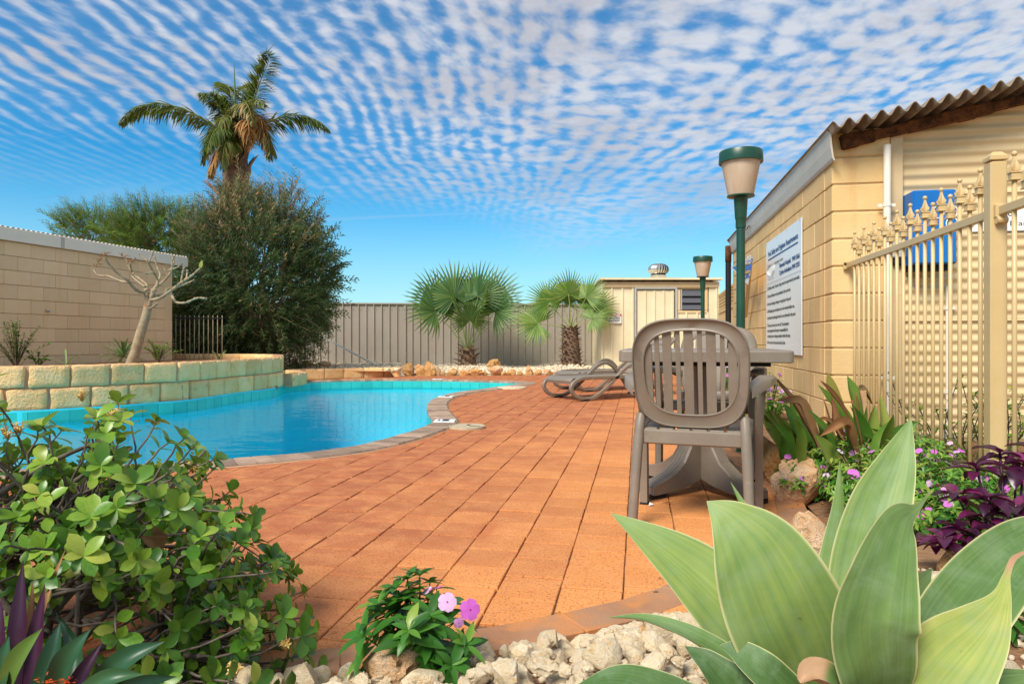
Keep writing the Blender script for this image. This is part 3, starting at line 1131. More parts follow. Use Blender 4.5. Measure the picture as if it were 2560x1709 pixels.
def lay_blocks(parent, p0, p1, z0, z1, mat, key, joint=.0055, bl=.4, bh=.2, depth=.19, half_first=False, top_partial=True, bond='run', zoff=0.0, proud=.0):
    """rows of blocks from p0 to p1 (outer face on the right-hand side of the walk)"""
    p0, p1 = Vector(p0), Vector(p1)
    t = (p1 - p0); L = t.length; t.normalize()
    nrm = Vector((t.y, -t.x, 0))
    rz = math.atan2(t.y, t.x)
    z, row = z0, 0
    while z < z1 - .02:
        h = min(bh, z1 - z)
        s = 0.0
        first = bl / 2 if (row % 2) and bond == 'run' else bl
        k = 0
        while s < L - .02:
            ln = first if k == 0 else bl
            ln = min(ln, L - s)
            kk = (key, round(ln, 3), round(h, 3))
            if kk not in BLK:
                BLK[kk] = block_mesh(ln - joint * .45, h - joint, depth, mat, 0)
            c = p0 + t * (s + ln / 2) - nrm * (depth / 2 - proud - rnd.uniform(-.0015, .0015))
            link('block', BLK[kk], parent, (c.x, c.y, z + h / 2), rz)
            s += ln; k += 1
        z += h; row += 1


# ------------------------------------------------------------------ right-hand building
CX, CY = 1.40, 5.36             # its near corner
WL = 5.3                        # length of the long side
EAVE = 2.13
bld = thing('block_building', 'cream painted block building with corrugated roof beside the picket fence', 'building', (0, 0, 0))
wl = link('long_wall', None, bld)
q = MB(); q.box((CX + .11, CY + WL / 2, EAVE / 2), (.17, WL - .02, EAVE)); q.build('joint_mortar', M['blockjoint'], wl, smooth=False)
lay_blocks(wl, (CX, CY + WL, 0), (CX, CY + .2, 0), -.07, EAVE, M['block_cream'], 'r', depth=.19)
# corner pier: seen from both sides
pr = link('corner_pier', None, bld)
q = MB(); q.box((CX + .2, CY + .1, EAVE / 2 + .1), (.376, .176, EAVE + .2)); q.build('joint_mortar', M['blockjoint'], pr, smooth=False)
z = -.07
for r in range(12):
    h = .2 if r < 11 else .18
    q = MB(); q.box((0, 0, 0), (.4 - .006, .2 - .006, h - .008), None, .008)
    q.build('block', M['block_cream'], pr, smooth=False, loc=(CX + .2, CY + .1, z + h / 2))
    z += .2


def corrugated(w, h, pitch, amp, axis='h', seg=8, thick=.0):
    """sheet in x-z, waves stacked in z (axis h) or running along x (axis v)"""
    q = MB()
    n = int(round((h if axis == 'h' else w) / pitch * seg))
    vs, fs = [], []
    for i in range(n + 1):
        s = i / n * (h if axis == 'h' else w)
        y = amp * math.cos(2 * math.pi * s / pitch)
        if axis == 'h':
            vs += [(0, y, s), (w, y, s)]
        else:
            vs += [(s, y, 0), (s, y, h)]
    for i in range(n):
        fs.append((2 * i, 2 * i + 1, 2 * i + 3, 2 * i + 2))
    q.add(vs, fs)
    return q


SL = math.tan(R(11.5))
# front face, clad with horizontal sheets
fx0 = CX + .40
q = MB(); q.box((fx0 + .045, CY + .06, 1.15), (.085, .10, 2.3), None, .004); q.build('corner_trim', M['trim'], bld, smooth=False)
q = MB(); q.prism([(fx0 + .05, 0), (fx0 + 3.3, 0), (fx0 + 3.3, EAVE + .12 + SL * 3.7), (fx0 + .05, EAVE + .12 + SL * .45)], 0, .05)
o = q.build('gable_lining', M['trim'], bld, smooth=False); o.rotation_euler = (R(90), 0, 0); o.location = (0, CY + .13, 0)
for (z0, hh, yo) in ((-.05, 1.0, .0), (.93, .93, -.004), (1.84, 1.05, -.008)):
    q = corrugated(3.3, hh, .0765, .0085, 'h')
    vv = []
    for x, y, z in q.v:                       # cut to the rake of the roof
        xl = max(0.0, (z + z0 - EAVE - .10) / SL - .485)
        vv.append((max(x, min(xl, 3.3)) + fx0 + .085, CY + .062 + yo - y, z + z0))
    q.v = vv
    q.build('wall_sheet', M['cladding'], bld)
# roof: corrugated sheeting, waves seen on the raking edge
SL = math.tan(R(11.5))
q = MB()
pitch = .105
xs0, xs1 = CX - .06, CX + 3.6
n = int((xs1 - xs0) / pitch * 10)
Y0, Y1 = CY - .26, CY + WL + .25
rows = []
for thick in (0, -.008):
    for (yy) in (Y0, Y1):
        rows.append([(xs0 + (xs1 - xs0) * i / n, yy, EAVE + .175 + thick + SL * (xs0 + (xs1 - xs0) * i / n - CX) + .027 * math.cos(2 * math.pi * i / 10)) for i in range(n + 1)])
vs = sum(rows, [])
m_ = n + 1
fs = []
for i in range(n):
    fs.append((i, i + 1, m_ + i + 1, m_ + i))
    fs.append((2 * m_ + i, 3 * m_ + i, 3 * m_ + i + 1, 2 * m_ + i + 1))
    fs.append((i, 2 * m_ + i, 2 * m_ + i + 1, i + 1))
q.add(vs, fs)
q.build('roof', M['roofsheet'], bld)
# rusty purlin under the raking edge
q = MB()
for k in range(30):
    x0 = CX + .06 + k * .11
    zc = EAVE + .095 + SL * (x0 - CX)
    q.box((x0 + .055, CY - .02 + rnd.uniform(-.012, .006), zc), (.125, .05, .075 + rnd.uniform(-.01, .03)), (0, -math.atan(SL), 0), .008)
q.build('rusty_edge_batten', M['rust'], bld, smooth=False)
# pressed fascia along the long side
q = MB()
prof = [(-.062, .228), (-.050, .232), (-.040, .2), (-.034, .10), (-.022, .02), (-.012, .0), (-.002, .0), (-.012, .03), (-.022, .11), (-.030, .22)]
ny = 2
vs = [(CX + a, yy, EAVE - .045 + c) for yy in (CY - .10, CY + WL + .1) for a, c in prof]
k = len(prof)
q.add(vs, [(i, (i + 1) % k, k + (i + 1) % k, k + i) for i in range(k)] + [tuple(range(k - 1, -1, -1)), tuple(range(k, 2 * k))])
q.build('fascia', M['fascia'], bld, smooth=False)
q = MB()
for i in range(9):
    yy = CY + WL - .9 - i * .12
    q.box((CX - .0555, yy, EAVE + .06), (.004, .05 + .03 * rnd.random(), .018 + .012 * rnd.random()), (rnd.uniform(-.4, .4), 0, 0))
q.build('rust_patch', M['rust'], bld, smooth=False)


def wall_pipe(name, x, y, z0, z1, r, mat, clamps, label, group=None, cmat=None):
    t = thing(name, label, 'pipe', (x, y, z0), 0, group)
    q = MB(); q.tube([(0, 0, 0), (0, 0, z1 - z0)], r, 12); q.build('tube', mat, t, angle=40)
    for cz in clamps:
        q = MB()
        q.tube([(0, 0, cz - z0 - .012), (0, 0, cz - z0 + .012)], r + .004, 12)
        q.box((-r - .02, .012, cz - z0), (.03, .006, .022))
        q.box((r + .02, .012, cz - z0), (.03, .006, .022))
        q.build('clamp', cmat or mat, t, smooth=False)
    return t


# far end: black down pipe with rusty head
t = wall_pipe('down_pipe', CX - .06, CY + WL + .06, -.05, 2.2, .042, M['dark'], [1.0], 'black down pipe with rusty top at the far building corner', cmat=M['galv'])
q = MB(); q.tube([(0, 0, 2.02), (0, 0, 2.26)], .046, 12); q.build('rusty_head', M['rust'], t)
wall_pipe('down_pipe', CX + .36, CY - .05, -.05, EAVE + .06, .025, M['pipe'], [1.76, .52], 'white down pipe between the block pier and the corrugated wall')
wall_pipe('conduit', CX + .785, CY + .02, -.05, 1.18, .014, M['pipe'], [1.02, .42, .1], 'thin white conduit running down from the blue box')

# blue cabinet on the corrugated wall
def PF(px, py, y=CY):
    """point on a plane parallel to the building front"""
    dx = (px - 1280) / F; dz = -(py - HZ) / F
    r = Vector((CA, SA, 0)) * dx + Vector((-SA, CA, 0)) + Vector((0, 0, dz))
    return Vector((0, 0, CAM_H)) + r * (y / r.y)
a, c = PF(2282, 476, CY - .15), PF(2392, 659, CY - .15)
t = thing('wall_cabinet', 'bright blue metal cabinet fixed to the corrugated wall', 'cabinet', ((a.x + c.x) / 2, CY - .06, (a.z + c.z) / 2))
W_, H_ = c.x - a.x, a.z - c.z
q = MB(); q.box((0, .01, 0), (W_, .2, H_), None, .008); q.build('case', M['bluebox'], t, smooth=False)
q = MB(); q.box((.0, -.094, 0), (W_ * .96, .012, H_ * .97), None, .004); q.build('door', M['bluebox'], t, smooth=False)
q = MB()
for (cx_, r_) in ((.02, .036), (.105, .036)):
    q.tube([(cx_ + r_ * math.cos(a_), -.102, .10 + 1.15 * r_ * math.sin(a_)) for a_ in np.linspace(0, 2 * math.pi, 20, endpoint=False)], .0042, 6, closed=True)
q.tube([(.105 + .036 * math.cos(a_), -.102, .018 + .041 * math.sin(a_)) for a_ in np.linspace(0, 2 * math.pi, 20, endpoint=False)], .0042, 6, closed=True)
q.build('painted_numeral', M['white'], t)
q = MB(); q.box((0, .02, -H_ / 2 - .02), (W_ * .9, .12, .035)); q.build('bottom_tray', M['dark'], t, smooth=False)
# small grey switch box and cable beside it
a = PF(2252, 622, CY - .06)
t = thing('switch_box', 'small pale switch box with dark base beside the blue cabinet', 'switch box', (a.x, CY - .0, a.z))
q = MB(); q.box((0, 0, 0), (.09, .08, .12), None, .008); q.build('cover', M['grey'], t, smooth=False)
q = MB(); q.box((0, 0, -.085), (.075, .07, .05), None, .01); q.build('gland', M['dark'], t, smooth=False)
q = MB(); q.tube(catmull([(.05, -.0, -.05), (.09, -.01, .05), (.07, 0, .2), (.10, 0, .32), (.09, .03, .36)], 5), .005, 6); q.build('cable', M['rust'], t)

# white plaque, cut corners, black-letter words
a = PF(2436, 577, CY - .005); c = PF(2620, 500, CY - .005)
t = thing('wall_plaque', 'white plaque with cut corners and black lettering on the corrugated wall', 'sign', (0, 0, 0))
w_, h_ = c.x - a.x, c.z - a.z
q = MB(); q.prism([(0, 0), (w_, 0), (w_, h_), (w_ * .36, h_), (.0, .02)], 0, .008)
o = q.build('board', M['white'], t, smooth=False); o.location = (a.x, CY + .045, a.z); o.rotation_euler = (R(90), 0, 0)


def text(body, size, mat, parent, loc, rot, align='LEFT', width=None, name='lettering', shear=0.0, bold=0.0):
    cu = bpy.data.curves.new(name, 'FONT')
    cu.body = body
    cu.size = size
    cu.align_x = align
    cu.shear = shear
    cu.offset = bold
    cu.resolution_u = 2
    to = bpy.data.objects.new(name, cu)
    COL.objects.link(to)
    bpy.context.view_layer.update()
    dg = bpy.context.evaluated_depsgraph_get()
    me = bpy.data.meshes.new_from_object(to.evaluated_get(dg))
    bpy.data.objects.remove(to, do_unlink=True)
    if width and len(me.vertices):
        xs = [v.co.x for v in me.vertices]
        k = width / max(1e-6, max(xs) - min(xs))
        for v in me.vertices:
            v.co.x *= k
    me.materials.clear(); me.materials.append(mat)
    o = link(name, me, parent)
    o.location = loc
    o.rotation_euler = rot
    return o


l = PF(2509, 563, CY)
text('u Mana', .052, M['ink_black'], t, (l.x, CY + .036, l.z), (R(90), 0, 0), width=.20)
l = PF(2526, 538, CY)
text('8', .07, M['ink_black'], t, (l.x, CY + .036, l.z), (R(90), 0, 0))

# ------------------------------------------------------------------ signs on the long wall (face -X)
def on_wall(px, py, x=CX):
    dx = (px - 1280) / F; dz = -(py - HZ) / F
    r = Vector((CA, SA, 0)) * dx + Vector((-SA, CA, 0)) + Vector((0, 0, dz))
    return Vector((0, 0, CAM_H)) + r * (x / r.x)


tl, tr_, bl_, br = on_wall(1919, 610), on_wall(2010, 541), on_wall(1919, 877), on_wall(2008, 893)
SZ0, SZ1 = (bl_.z + br.z) / 2, (tl.z + tr_.z) / 2
SY0, SY1 = (tr_.y + br.y) / 2, (tl.y + bl_.y) / 2
t = thing('safety_sign', 'large white pool safety rules sign on the cream block wall', 'sign', (CX - .012, SY1, SZ0), R(-90))
SW, SH = SY1 - SY0, SZ1 - SZ0
q = MB(); q.box((SW / 2, 0, SH / 2), (SW, .008, SH), None, .002); q.build('panel', M['sign_white'], t, smooth=False)
X90 = (R(90), 0, 0)
FY = -.0060
q = MB(); q.box((SW * .5, FY, SH * .835), (SW * .84, .002, .012)); q.build('underline', M['ink_blue'], t, smooth=False)
text('Pool Safety and Hygiene Requirements', .075, M['ink_blue'], t, (SW * .08, FY, SH * .865), X90, width=SW * .84, bold=.002)
text('1. For accidents or emergency contact:', .05, M['ink_black'], t, (SW * .04, FY, SH * .765), X90, width=SW * .50)
text('Exmouth Hospital   9949 3666', .06, M['ink_blue'], t, (SW * .44, FY, SH * .715), X90, width=SW * .52, bold=.002)
text('St John Ambulance 9949 2933', .06, M['ink_blue'], t, (SW * .44, FY, SH * .655), X90, width=SW * .52, bold=.002)
rules = [('2. Children under 10 years of age must be supervised by and adult.', .565, .92, .045),
         ('3. Glass and Bottles are not permitted in the pool area', .495, .70, .045),
         ('4. No dive-bombing, running or rough play in the pool', .425, .71, .045),
         ('5. All floating toys and objects are to be removed after use.', .360, .80, .045),
         ('6. Surfboards and boogie boards are not allowed in the pool', .300, .82, .045),
         ('7. This area is used at your own risk. The proprietors', .232, .66, .045),
         ('and management will accept no responsibility for', .185, .62, .045),
         ('any injury, loss or damage sustained within this area.', .137, .68, .045),
         ('8. Pool is open from Sunrise and closed at Sunset', .08, .56, .045)]
for s_, zz, ww, sz in rules:
    text(s_, sz, M['ink_black'], t, (SW * .04 + (.03 if s_[0].islower() else 0), FY, SH * zz), X90, width=SW * ww, bold=.001)
q = MB()
for k in range(4):
    for zz in (.01, .985):
        q.lathe([(.0, .003), (.008, .002), (.009, 0)], 8, (SW * (.03 + .31 * k), 0, 0))
    for zz in (.015, .98):
        pass
q2 = MB()
for fx_ in (.03, .35, .65, .97):
    for fz_ in (.015, .985):
        q2.box((SW * fx_, FY, SH * fz_), (.014, .004, .014))
q2.build('screw', M['grey'], t, smooth=False)
# faint reflection of roof ventilator and shed, drawn in grey on the panel
q = MB()
cx_, cz_ = SW * .17, SH * .735
for k in range(9):
    a0 = -1.2 + 2.4 * k / 8
    q.tube([(cx_ + SW * .13 * math.sin(a0) * math.cos(e), FY + .0005, cz_ + SH * .055 * math.sin(e)) for e in np.linspace(-1.1, 1.35, 7)], .0025, 4)
q.box((cx_, FY + .001, cz_ - SH * .065), (SW * .2, .001, SH * .03))
q.box((SW * .5, FY + .001, SH * .618), (SW * .98, .001, .012))
for k in range(3):
    q.box((SW * (.2 + .28 * k), FY + .001, SH * .3), (.006, .001, SH * .56))
q.build('drawn_reflection', M['reflection_grey'], t, smooth=False)

# deep water pennant: a blue-and-white triangle on a timber batten
pl, pr_, pb = on_wall(1829, 668), on_wall(1881, 643), on_wall(1869, 712)
t = thing('pennant_sign', 'blue and white triangular deep water sign on a leaning tan batten', 'sign', (CX - .16, 0, 0), R(-90))
def PW(px, py, x=CX - .17):
    w = on_wall(px, py, x)
    return (-w.y, w.z)
tri = [PW(1826, 669), PW(1882, 642), PW(1869, 712)]
q = MB(); q.prism(tri, 0, .006); o = q.build('panel', M['sign_white'], t, smooth=False); o.rotation_euler = X90
tri2 = [PW(1831, 668), PW(1881, 645), PW(1876.5, 676), PW(1846, 683)]
q = MB(); q.prism(tri2, .007, .009); o = q.build('blue_field', M['sign_blue'], t, smooth=False); o.rotation_euler = X90
ang = math.atan2(PW(1881, 645)[1] - PW(1831, 668)[1], PW(1881, 645)[0] - PW(1831, 668)[0])
def ptext(body, px, py, size, mat, width=None):
    w = PW(px, py)
    o = text(body, size, mat, t, (w[0], -.0105, w[1]), (R(90), -ang * .6, 0), width=width, bold=.003)
ptext('DEEP WATER', 1842, 674, .12, M['white'], abs(PW(1879, 670)[0] - PW(1842, 670)[0]))
ptext('BE', 1860, 698, .16, M['sign_blue'], abs(PW(1874, 690)[0] - PW(1860, 690)[0]))
q = MB()
for (p_, py_, w2) in ((1852, 663, 24), (1856, 681, 18), (1858, 684, 15)):
    a0, a1 = PW(p_, py_), PW(p_ + w2, py_ - w2 * .22)
    q.tube([(a0[0], -.0105, a0[1]), (a1[0], -.0105, a1[1])], .008, 4)
q.build('rule_line', M['ink_yellow'], t, smooth=False)
bt, bb_ = on_wall(1879, 650, CX - .10), on_wall(1866, 790, CX - .05)
q = MB(); q.tube([(-bt.y, .05, bt.z), (-bb_.y, .10, bb_.z)], .03, 4); q.build('batten', M['shed_ochre'], t, smooth=False)

# ------------------------------------------------------------------ fence section with lattice top beyond the building
t = thing('lattice_fence', 'cream timber fence with lattice top beyond the building corner', 'fence', (0, 0, 0))
A_, B_ = P(1797, 850, 15.2), P(1850, 850, 11.2)
A_.z = B_.z = 0
tv = (B_ - A_); L_ = tv.length; tv.normalize(); rz_ = math.atan2(tv.y, tv.x)
nb = int(L_ / .12)
for k in range(nb):
    c = A_ + tv * ((k + .5) * L_ / nb)
    q = MB(); q.box((0, 0, .68), (L_ / nb - .006, .02, 1.36), None, .003)
    q.build('board', M['shed_ochre'], t, smooth=False, loc=c, rz=rz_)
c = (A_ + B_) / 2
q = MB(); q.box((0, -.0, 1.40), (L_, .05, .06)); q.box((0, 0, 1.77), (L_, .04, .04)); q.build('rail', M['shed_ochre'], t, smooth=False, loc=c, rz=rz_)
q = MB()
for k in range(int(L_ / .09) + 1):
    x = -L_ / 2 + k * .09
    q.box((x, .006, 1.585), (.022, .010, .34)); 
for k in range(5):
    q.box((0, -.006, 1.46 + .065 * k), (L_, .010, .02))
q.build('lattice', M['shed_ochre'], t, smooth=False, loc=c, rz=rz_)

# ------------------------------------------------------------------ left building
LA, LB = cam(-7.0, 9.34), cam(-6.22, 12.5)
tv = (LB - LA).normalized()
L0 = LA - tv * 3.2
lb = thing('tan_building', 'low tan block building with pale fascia behind the limestone planter', 'building', (0, 0, 0))
wl = link('long_wall', None, lb)
nl_ = Vector((tv.y, -tv.x, 0))
mid = (L0 + LB) / 2 - nl_ * .11; Ls = (LB - L0).length
q = MB(); q.box((0, 0, 1.05), (Ls - .02, .17, 2.25)); q.build('joint_mortar', M['blockjoint'], wl, smooth=False, loc=(mid.x, mid.y, 0), rz=math.atan2(tv.y, tv.x))
bl0 = LB - tv * .4 * 15
lay_blocks(wl, bl0, LB, -.04, 2.18, M['block_tan'], 'l')
wl2 = link('end_wall', None, lb)
e1 = LB - nl_ * 3.0
mid = (LB + e1) / 2 - tv * .01
q = MB(); q.box((0, 0, 1.05), (3.0, .17, 2.25)); q.build('joint_mortar', M['block_tan'], wl2, smooth=False, loc=(mid.x - tv.x * .09, mid.y - tv.y * .09, 0), rz=math.atan2(nl_.y, nl_.x))
def along(s, off, z):
    p = LB + tv * s + nl_ * off
    return (p.x, p.y, z)
q = MB()
pf = [(.03, 2.165), (.05, 2.165), (.05, 2.335), (.02, 2.345), (.02, 2.335), (.03, 2.32)]
vs = [along(s, a_, c_) for s in (-7.0, .35) for a_, c_ in pf]
k = len(pf)
q.add(vs, [(i, (i + 1) % k, k + (i + 1) % k, k + i) for i in range(k)] + [tuple(range(k)), tuple(range(2 * k - 1, k - 1, -1))])
q.build('fascia', M['fascia_pale'], lb, smooth=False)
q = MB(); q.box((0, 0, 0), (.004, .06, .165)); w = along(-2.33, .0515, 2.25); q.build('fascia_joint', M['grey'], lb, smooth=False, loc=w, rz=math.atan2(tv.y, tv.x) - math.pi / 2)
# low-pitched corrugated roof
q = MB()
nn = int(7.3 / .076 * 6)
vs = []
for i in range(nn + 1):
    s = -7.0 + 7.35 * i / nn
    zz = .009 * math.cos(2 * math.pi * i / 6)
    vs += [along(s, .03, 2.352 + zz), along(s, -3.6, 2.352 + 3.63 * .045 + zz)]
q.add(vs, [(2 * i, 2 * i + 2, 2 * i + 3, 2 * i + 1) for i in range(nn)])
q.build('roof', M['rooflight'], lb)
q = MB()
for i in range(14):
    w = along(-3.2 + .24 * i, -.3, 2.385)
    q.box(w, (.02, .02, .03))
q.build('roof_screw', M['rust'], lb, smooth=False)
w = P(108, 780, 10.15)
q = MB(); q.box((0, 0, 0), (.06, .03, .012)); q.box((.02, -.01, -.015), (.012, .03, .03)); 
t = thing('wall_hook', 'small metal hook fixed to the tan block wall', 'hook', (LB - tv * 2.55 + nl_ * .02 + Vector((0, 0, 1.23))), math.atan2(tv.y, tv.x))
q.build('bracket', M['galv'], t, smooth=False)

# black pool fence between the tan building and the big shrub
t = thing('bar_fence', 'black metal bar fence between tan building and big shrub', 'fence', (0, 0, 0))
fa, fb = LB + tv * .15 - nl_ * .05, LB + tv * .4 + nl_ * .75
tv2 = (fb - fa); Lf = tv2.length; tv2.normalize()
for k in range(11):
    c = fa + tv2 * (Lf * k / 10)
    q = MB(); q.tube([(0, 0, .1), (0, 0, 1.25)], .007, 8); q.build('bar', M['bark_pale'], t, loc=c)
q = MB()
for zz in (.14, 1.2):
    q.tube([fa + Vector((0, 0, zz)), fb + Vector((0, 0, zz))], .018, 4)
q.build('rail', M['dark'], t, smooth=False)


# ------------------------------------------------------------------ picket fence (parallel to the building)
FXW = 1.505
pf = thing('picket_fence', 'cream steel picket fence with spear finials beside the corrugated wall', 'fence', (0, 0, 0))
q = MB()
q.tube([(0, 0, 0), (0, 0, 1.0)], .0095, 10)
pk_me = q.mesh('picket', M['picket'])
q = MB()
for (z0_, s_) in ((0, .040), (.006, .033), (.028, .033), (.030, .041)):
    pass
q.box((0, 0, .003), (.041, .041, .006), None, .001)
q.box((0, 0, .017), (.034, .034, .024), None, .001)
q.box((0, 0, .032), (.041, .041, .006), None, .001)
# four-winged spear
for k in range(4):
    a = k * math.pi / 2 + math.pi / 4
    ca_, sa_ = math.cos(a), math.sin(a)
    prof = [(.004, .036), (.019, .040), (.025, .052), (.015, .066), (.0085, .084), (.0055, .100)]
    vs = []
    for r_, z_ in prof:
        w_ = .0045 if r_ > .008 else .003
        vs += [(r_ * ca_ - w_ * sa_ * .3, r_ * sa_ + w_ * ca_ * .3, z_), (-sa_ * w_ * 1.6, ca_ * w_ * 1.6, z_), (sa_ * w_ * 1.6, -ca_ * w_ * 1.6, z_), (r_ * ca_ + w_ * sa_ * .3, r_ * sa_ - w_ * ca_ * .3, z_)]
    n_ = len(prof)
    fs = []
    for i in range(n_ - 1):
        for j in range(4):
            j2 = (j + 1) % 4
            fs.append((i * 4 + j, i * 4 + j2, i * 4 + 4 + j2, i * 4 + 4 + j))
    q.add(vs, fs)
q.lathe([(.0075, .034), (.0085, .06), (.0055, .10)], 8)
q.lathe([(.0001, .098)] + [(.0115 * math.sin(e), .1095 - .0115 * math.cos(e)) for e in np.linspace(.3, math.pi, 9)], 12)
fin_me = q.mesh('finial', M['picket'], True, 35)
ys = [3.38 + .1 * k for k in range(19)] + [3.10 - .1 * k for k in range(14)]
for i, y in enumerate(ys):
    k = i if i < 19 else i - 19
    top = 1.438 if (k % 2 == 0) else 1.384
    o = link('picket', pk_me, pf, (FXW, y, .10))
    o.scale = (1, 1, top - .10)
    f_ = link('finial', fin_me, o, (0, 0, 1.0))
    f_.scale = (1, 1, 1 / (top - .10))
    f_.rotation_euler = (0, 0, rnd.uniform(-.12, .12))
for (y0, y1) in ((3.285, 5.33), (1.75, 3.215)):
    for zz in (1.335, .16):
        q = MB(); q.box((FXW, (y0 + y1) / 2, zz), (.026, y1 - y0, .038), None, .003); q.build('rail', M['picket'], pf, smooth=False)
for yp in (3.25, 1.72):
    q = MB(); q.box((FXW, yp, .75), (.066, .066, 1.60), None, .006); o = q.build('post', M['picket'], pf, smooth=False)
    q = MB(); q.box((FXW, yp, 1.562), (.072, .072, .018), None, .003); q.box((FXW, yp, 1.580), (.070, .070, .022), None, .002, top_scale=.55); q.build('cap', M['picket'], o, smooth=False)
    q = MB(); q.box((FXW, yp - .043, 1.335), (.046, .024, .058), None, .004); q.tube([(FXW - .02, yp - .05, 1.295), (FXW + .02, yp - .05, 1.295)], .016, 10); q.build('bracket', M['picket'], o, smooth=False)
q = MB(); q.box((FXW, 5.342, 1.335), (.06, .02, .06), None, .004); q.build('wall_bracket', M['picket'], pf, smooth=False)
q = MB(); q.lathe([(0, .004), (.009, .003), (.010, 0)], 8, (0, 0, 0)); o = q.build('bolt', M['rust'], pf); o.location = (FXW - .02, 5.33, 1.345); o.rotation_euler = (R(90), 0, 0)

# ------------------------------------------------------------------ far sheet-metal fence
FA, FB = cam((300 - 1280) * 18.1 / F, 18.1), cam((1560 - 1280) * 19.4 / F, 19.4)
tv = (FB - FA); LF = tv.length; tv.normalize(); rzf = math.atan2(tv.y, tv.x)
ff = thing('sheet_fence', 'taupe ribbed sheet-metal fence behind the palms', 'fence', FA, rzf)
def ribbed(w, h, pitch, rib, depth, off=0.0):
    """pan-and-rib profile sheet in x-z, ribs proud of the pans (towards -y)"""
    q = MB(); pts = []
    n = int(round(w / pitch))
    for k in range(n):
        x = k * pitch
        pts += [(x, 0), (x + pitch - rib - .012, 0), (x + pitch - rib, -depth), (x + pitch - .012, -depth)]
    pts.append((n * pitch, 0))
    vs = [(x, y, 0) for x, y in pts] + [(x, y, h) for x, y in pts]
    m_ = len(pts)
    q.add(vs, [(i, i + 1, m_ + i + 1, m_ + i) for i in range(m_ - 1)])
    return q
sw = .208 * 4
q = ribbed(sw, 1.74, .208, .035, .032)
sheet_me = q.mesh('sheet', M['fence_taupe'], False)
ns = int(LF / sw) + 1
for k in range(ns):
    link('sheet', sheet_me, ff, (k * sw, rnd.uniform(-.003, .003), .03))
q = MB(); q.box((ns * sw / 2, -.01, 1.79), (ns * sw, .07, .045), None, .004); q.build('top_rail', M['fence_taupe'], ff, smooth=False)
q = MB(); q.box((ns * sw / 2, -.01, .03), (ns * sw, .07, .05), None, .004); q.build('bottom_rail', M['fence_taupe'], ff, smooth=False)
q = MB()
for k in range(ns * 4):
    for zz in (.2, 1.62):
        q.box((k * .208 + .05, -.004, zz), (.014, .01, .014))
q.build('fixings', M['dark'], ff, smooth=False, kind='stuff')
for k in range(0, ns, 3):
    q = MB(); q.box((k * sw - .01, -.008, .9), (.06, .05, 1.78), None, .003); q.build('post', M['fence_taupe'], ff, smooth=False)
# pole leaning on it
a, c = P(806, 842, 17.6), P(948, 916, 16.6)
t = MB(); t.tube([a, c], .022, 8)
t.build('pool_pole', M['pipe'], label='long white pole leaning against the taupe fence by the shrub', category='pole')

# ------------------------------------------------------------------ shed
SX0, SX1, SD = (1503.5 - 1280) * 17.3 / F, (1797 - 1280) * 17.3 / F, 17.3
sh0 = cam(SX0, SD)
SWD = SX1 - SX0
SHT = 2.26
sh = thing('pump_shed', 'cream ribbed metal pool shed with louvre window and roof ventilator', 'shed', sh0, YAW)
def sx(px): return (px - 1280) * SD / F - SX0
def sz(py): return CAM_H - (py - HZ) * SD / F
q = MB(); q.box((SWD / 2, 1.25, SHT / 2), (SWD - .03, 2.4, SHT - .03)); q.build('body', M['shed_cream'], sh, smooth=False)
def panel(x0, x1, z0, z1, pitch=.255, nm='wall_sheet'):
    n_ = max(1, int(round((x1 - x0) / pitch)))
    qq = ribbed(x1 - x0, z1 - z0, (x1 - x0) / n_, .05, .028)
    o_ = qq.build(nm, M['shed_cream'], sh, smooth=False); o_.location = (x0, -.0, z0); return o_
dx0, dx1 = sx(1588), sx(1690)
wx0, wx1, wz0, wz1 = sx(1702), sx(1760), sz(775), sz(724)
panel(.03, dx0 - .03, .02, SHT - .13)
panel(dx1 + .02, SWD - .25, .02, wz0 - .05)
panel(SWD - .25, SWD - .03, .02, SHT - .13, .25)
dr = panel(dx0 + .05, dx1 - .05, .07, SHT - .22, .24, 'door')
q = MB()
q.box((dx0, -.02, SHT / 2 - .05), (.05, .05, SHT - .12)); q.box((dx1, -.02, SHT / 2 - .05), (.05, .05, SHT - .12)); q.box(((dx0 + dx1) / 2, -.02, SHT - .15), (dx1 - dx0, .05, .05))
q.build('door_frame', M['galv'], sh, smooth=False)
q = MB(); q.box(((dx0 + dx1) / 2, -.035, sz(828)), (dx1 - dx0 - .12, .02, .07)); q.build('door_rail', M['shed_cream'], sh, smooth=False)
q = MB()
zt = SHT - .13
q.box(((wx0 + wx1) / 2, -.008, (wz1 + zt) / 2 + .02), (wx1 - wx0 + .16, .03, zt - wz1 - .02)); q.box((wx0 - .05, -.008, (wz0 + wz1) / 2), (.07, .03, wz1 - wz0)); q.box((wx1 + .05, -.008, (wz0 + wz1) / 2), (.07, .03, wz1 - wz0)); q.box(((wx0 + wx1) / 2, -.008, wz0 - .04), (wx1 - wx0 + .16, .03, .06))
o = q.build('window_surround', M['shed_ochre'], sh, smooth=False)
wn = link('louvre_window', None, sh)
q = MB(); q.box(((wx0 + wx1) / 2, .03, (wz0 + wz1) / 2), (wx1 - wx0, .02, wz1 - wz0)); q.build('opening', M['dark'], wn, smooth=False)
q = MB(); q.box((wx0 + .012, -.02, (wz0 + wz1) / 2), (.024, .03, wz1 - wz0)); q.box((wx1 - .012, -.02, (wz0 + wz1) / 2), (.024, .03, wz1 - wz0)); q.build('frame', M['galv'], wn, smooth=False)
for k in range(3):
    q = MB(); q.box(((wx0 + wx1) / 2, -.012, wz0 + (k + .5) * (wz1 - wz0) / 3), (wx1 - wx0 - .05, .006, (wz1 - wz0) / 3 - .012), (R(-22), 0, 0)); q.build('louvre', M['glass_dark'], wn, smooth=False)
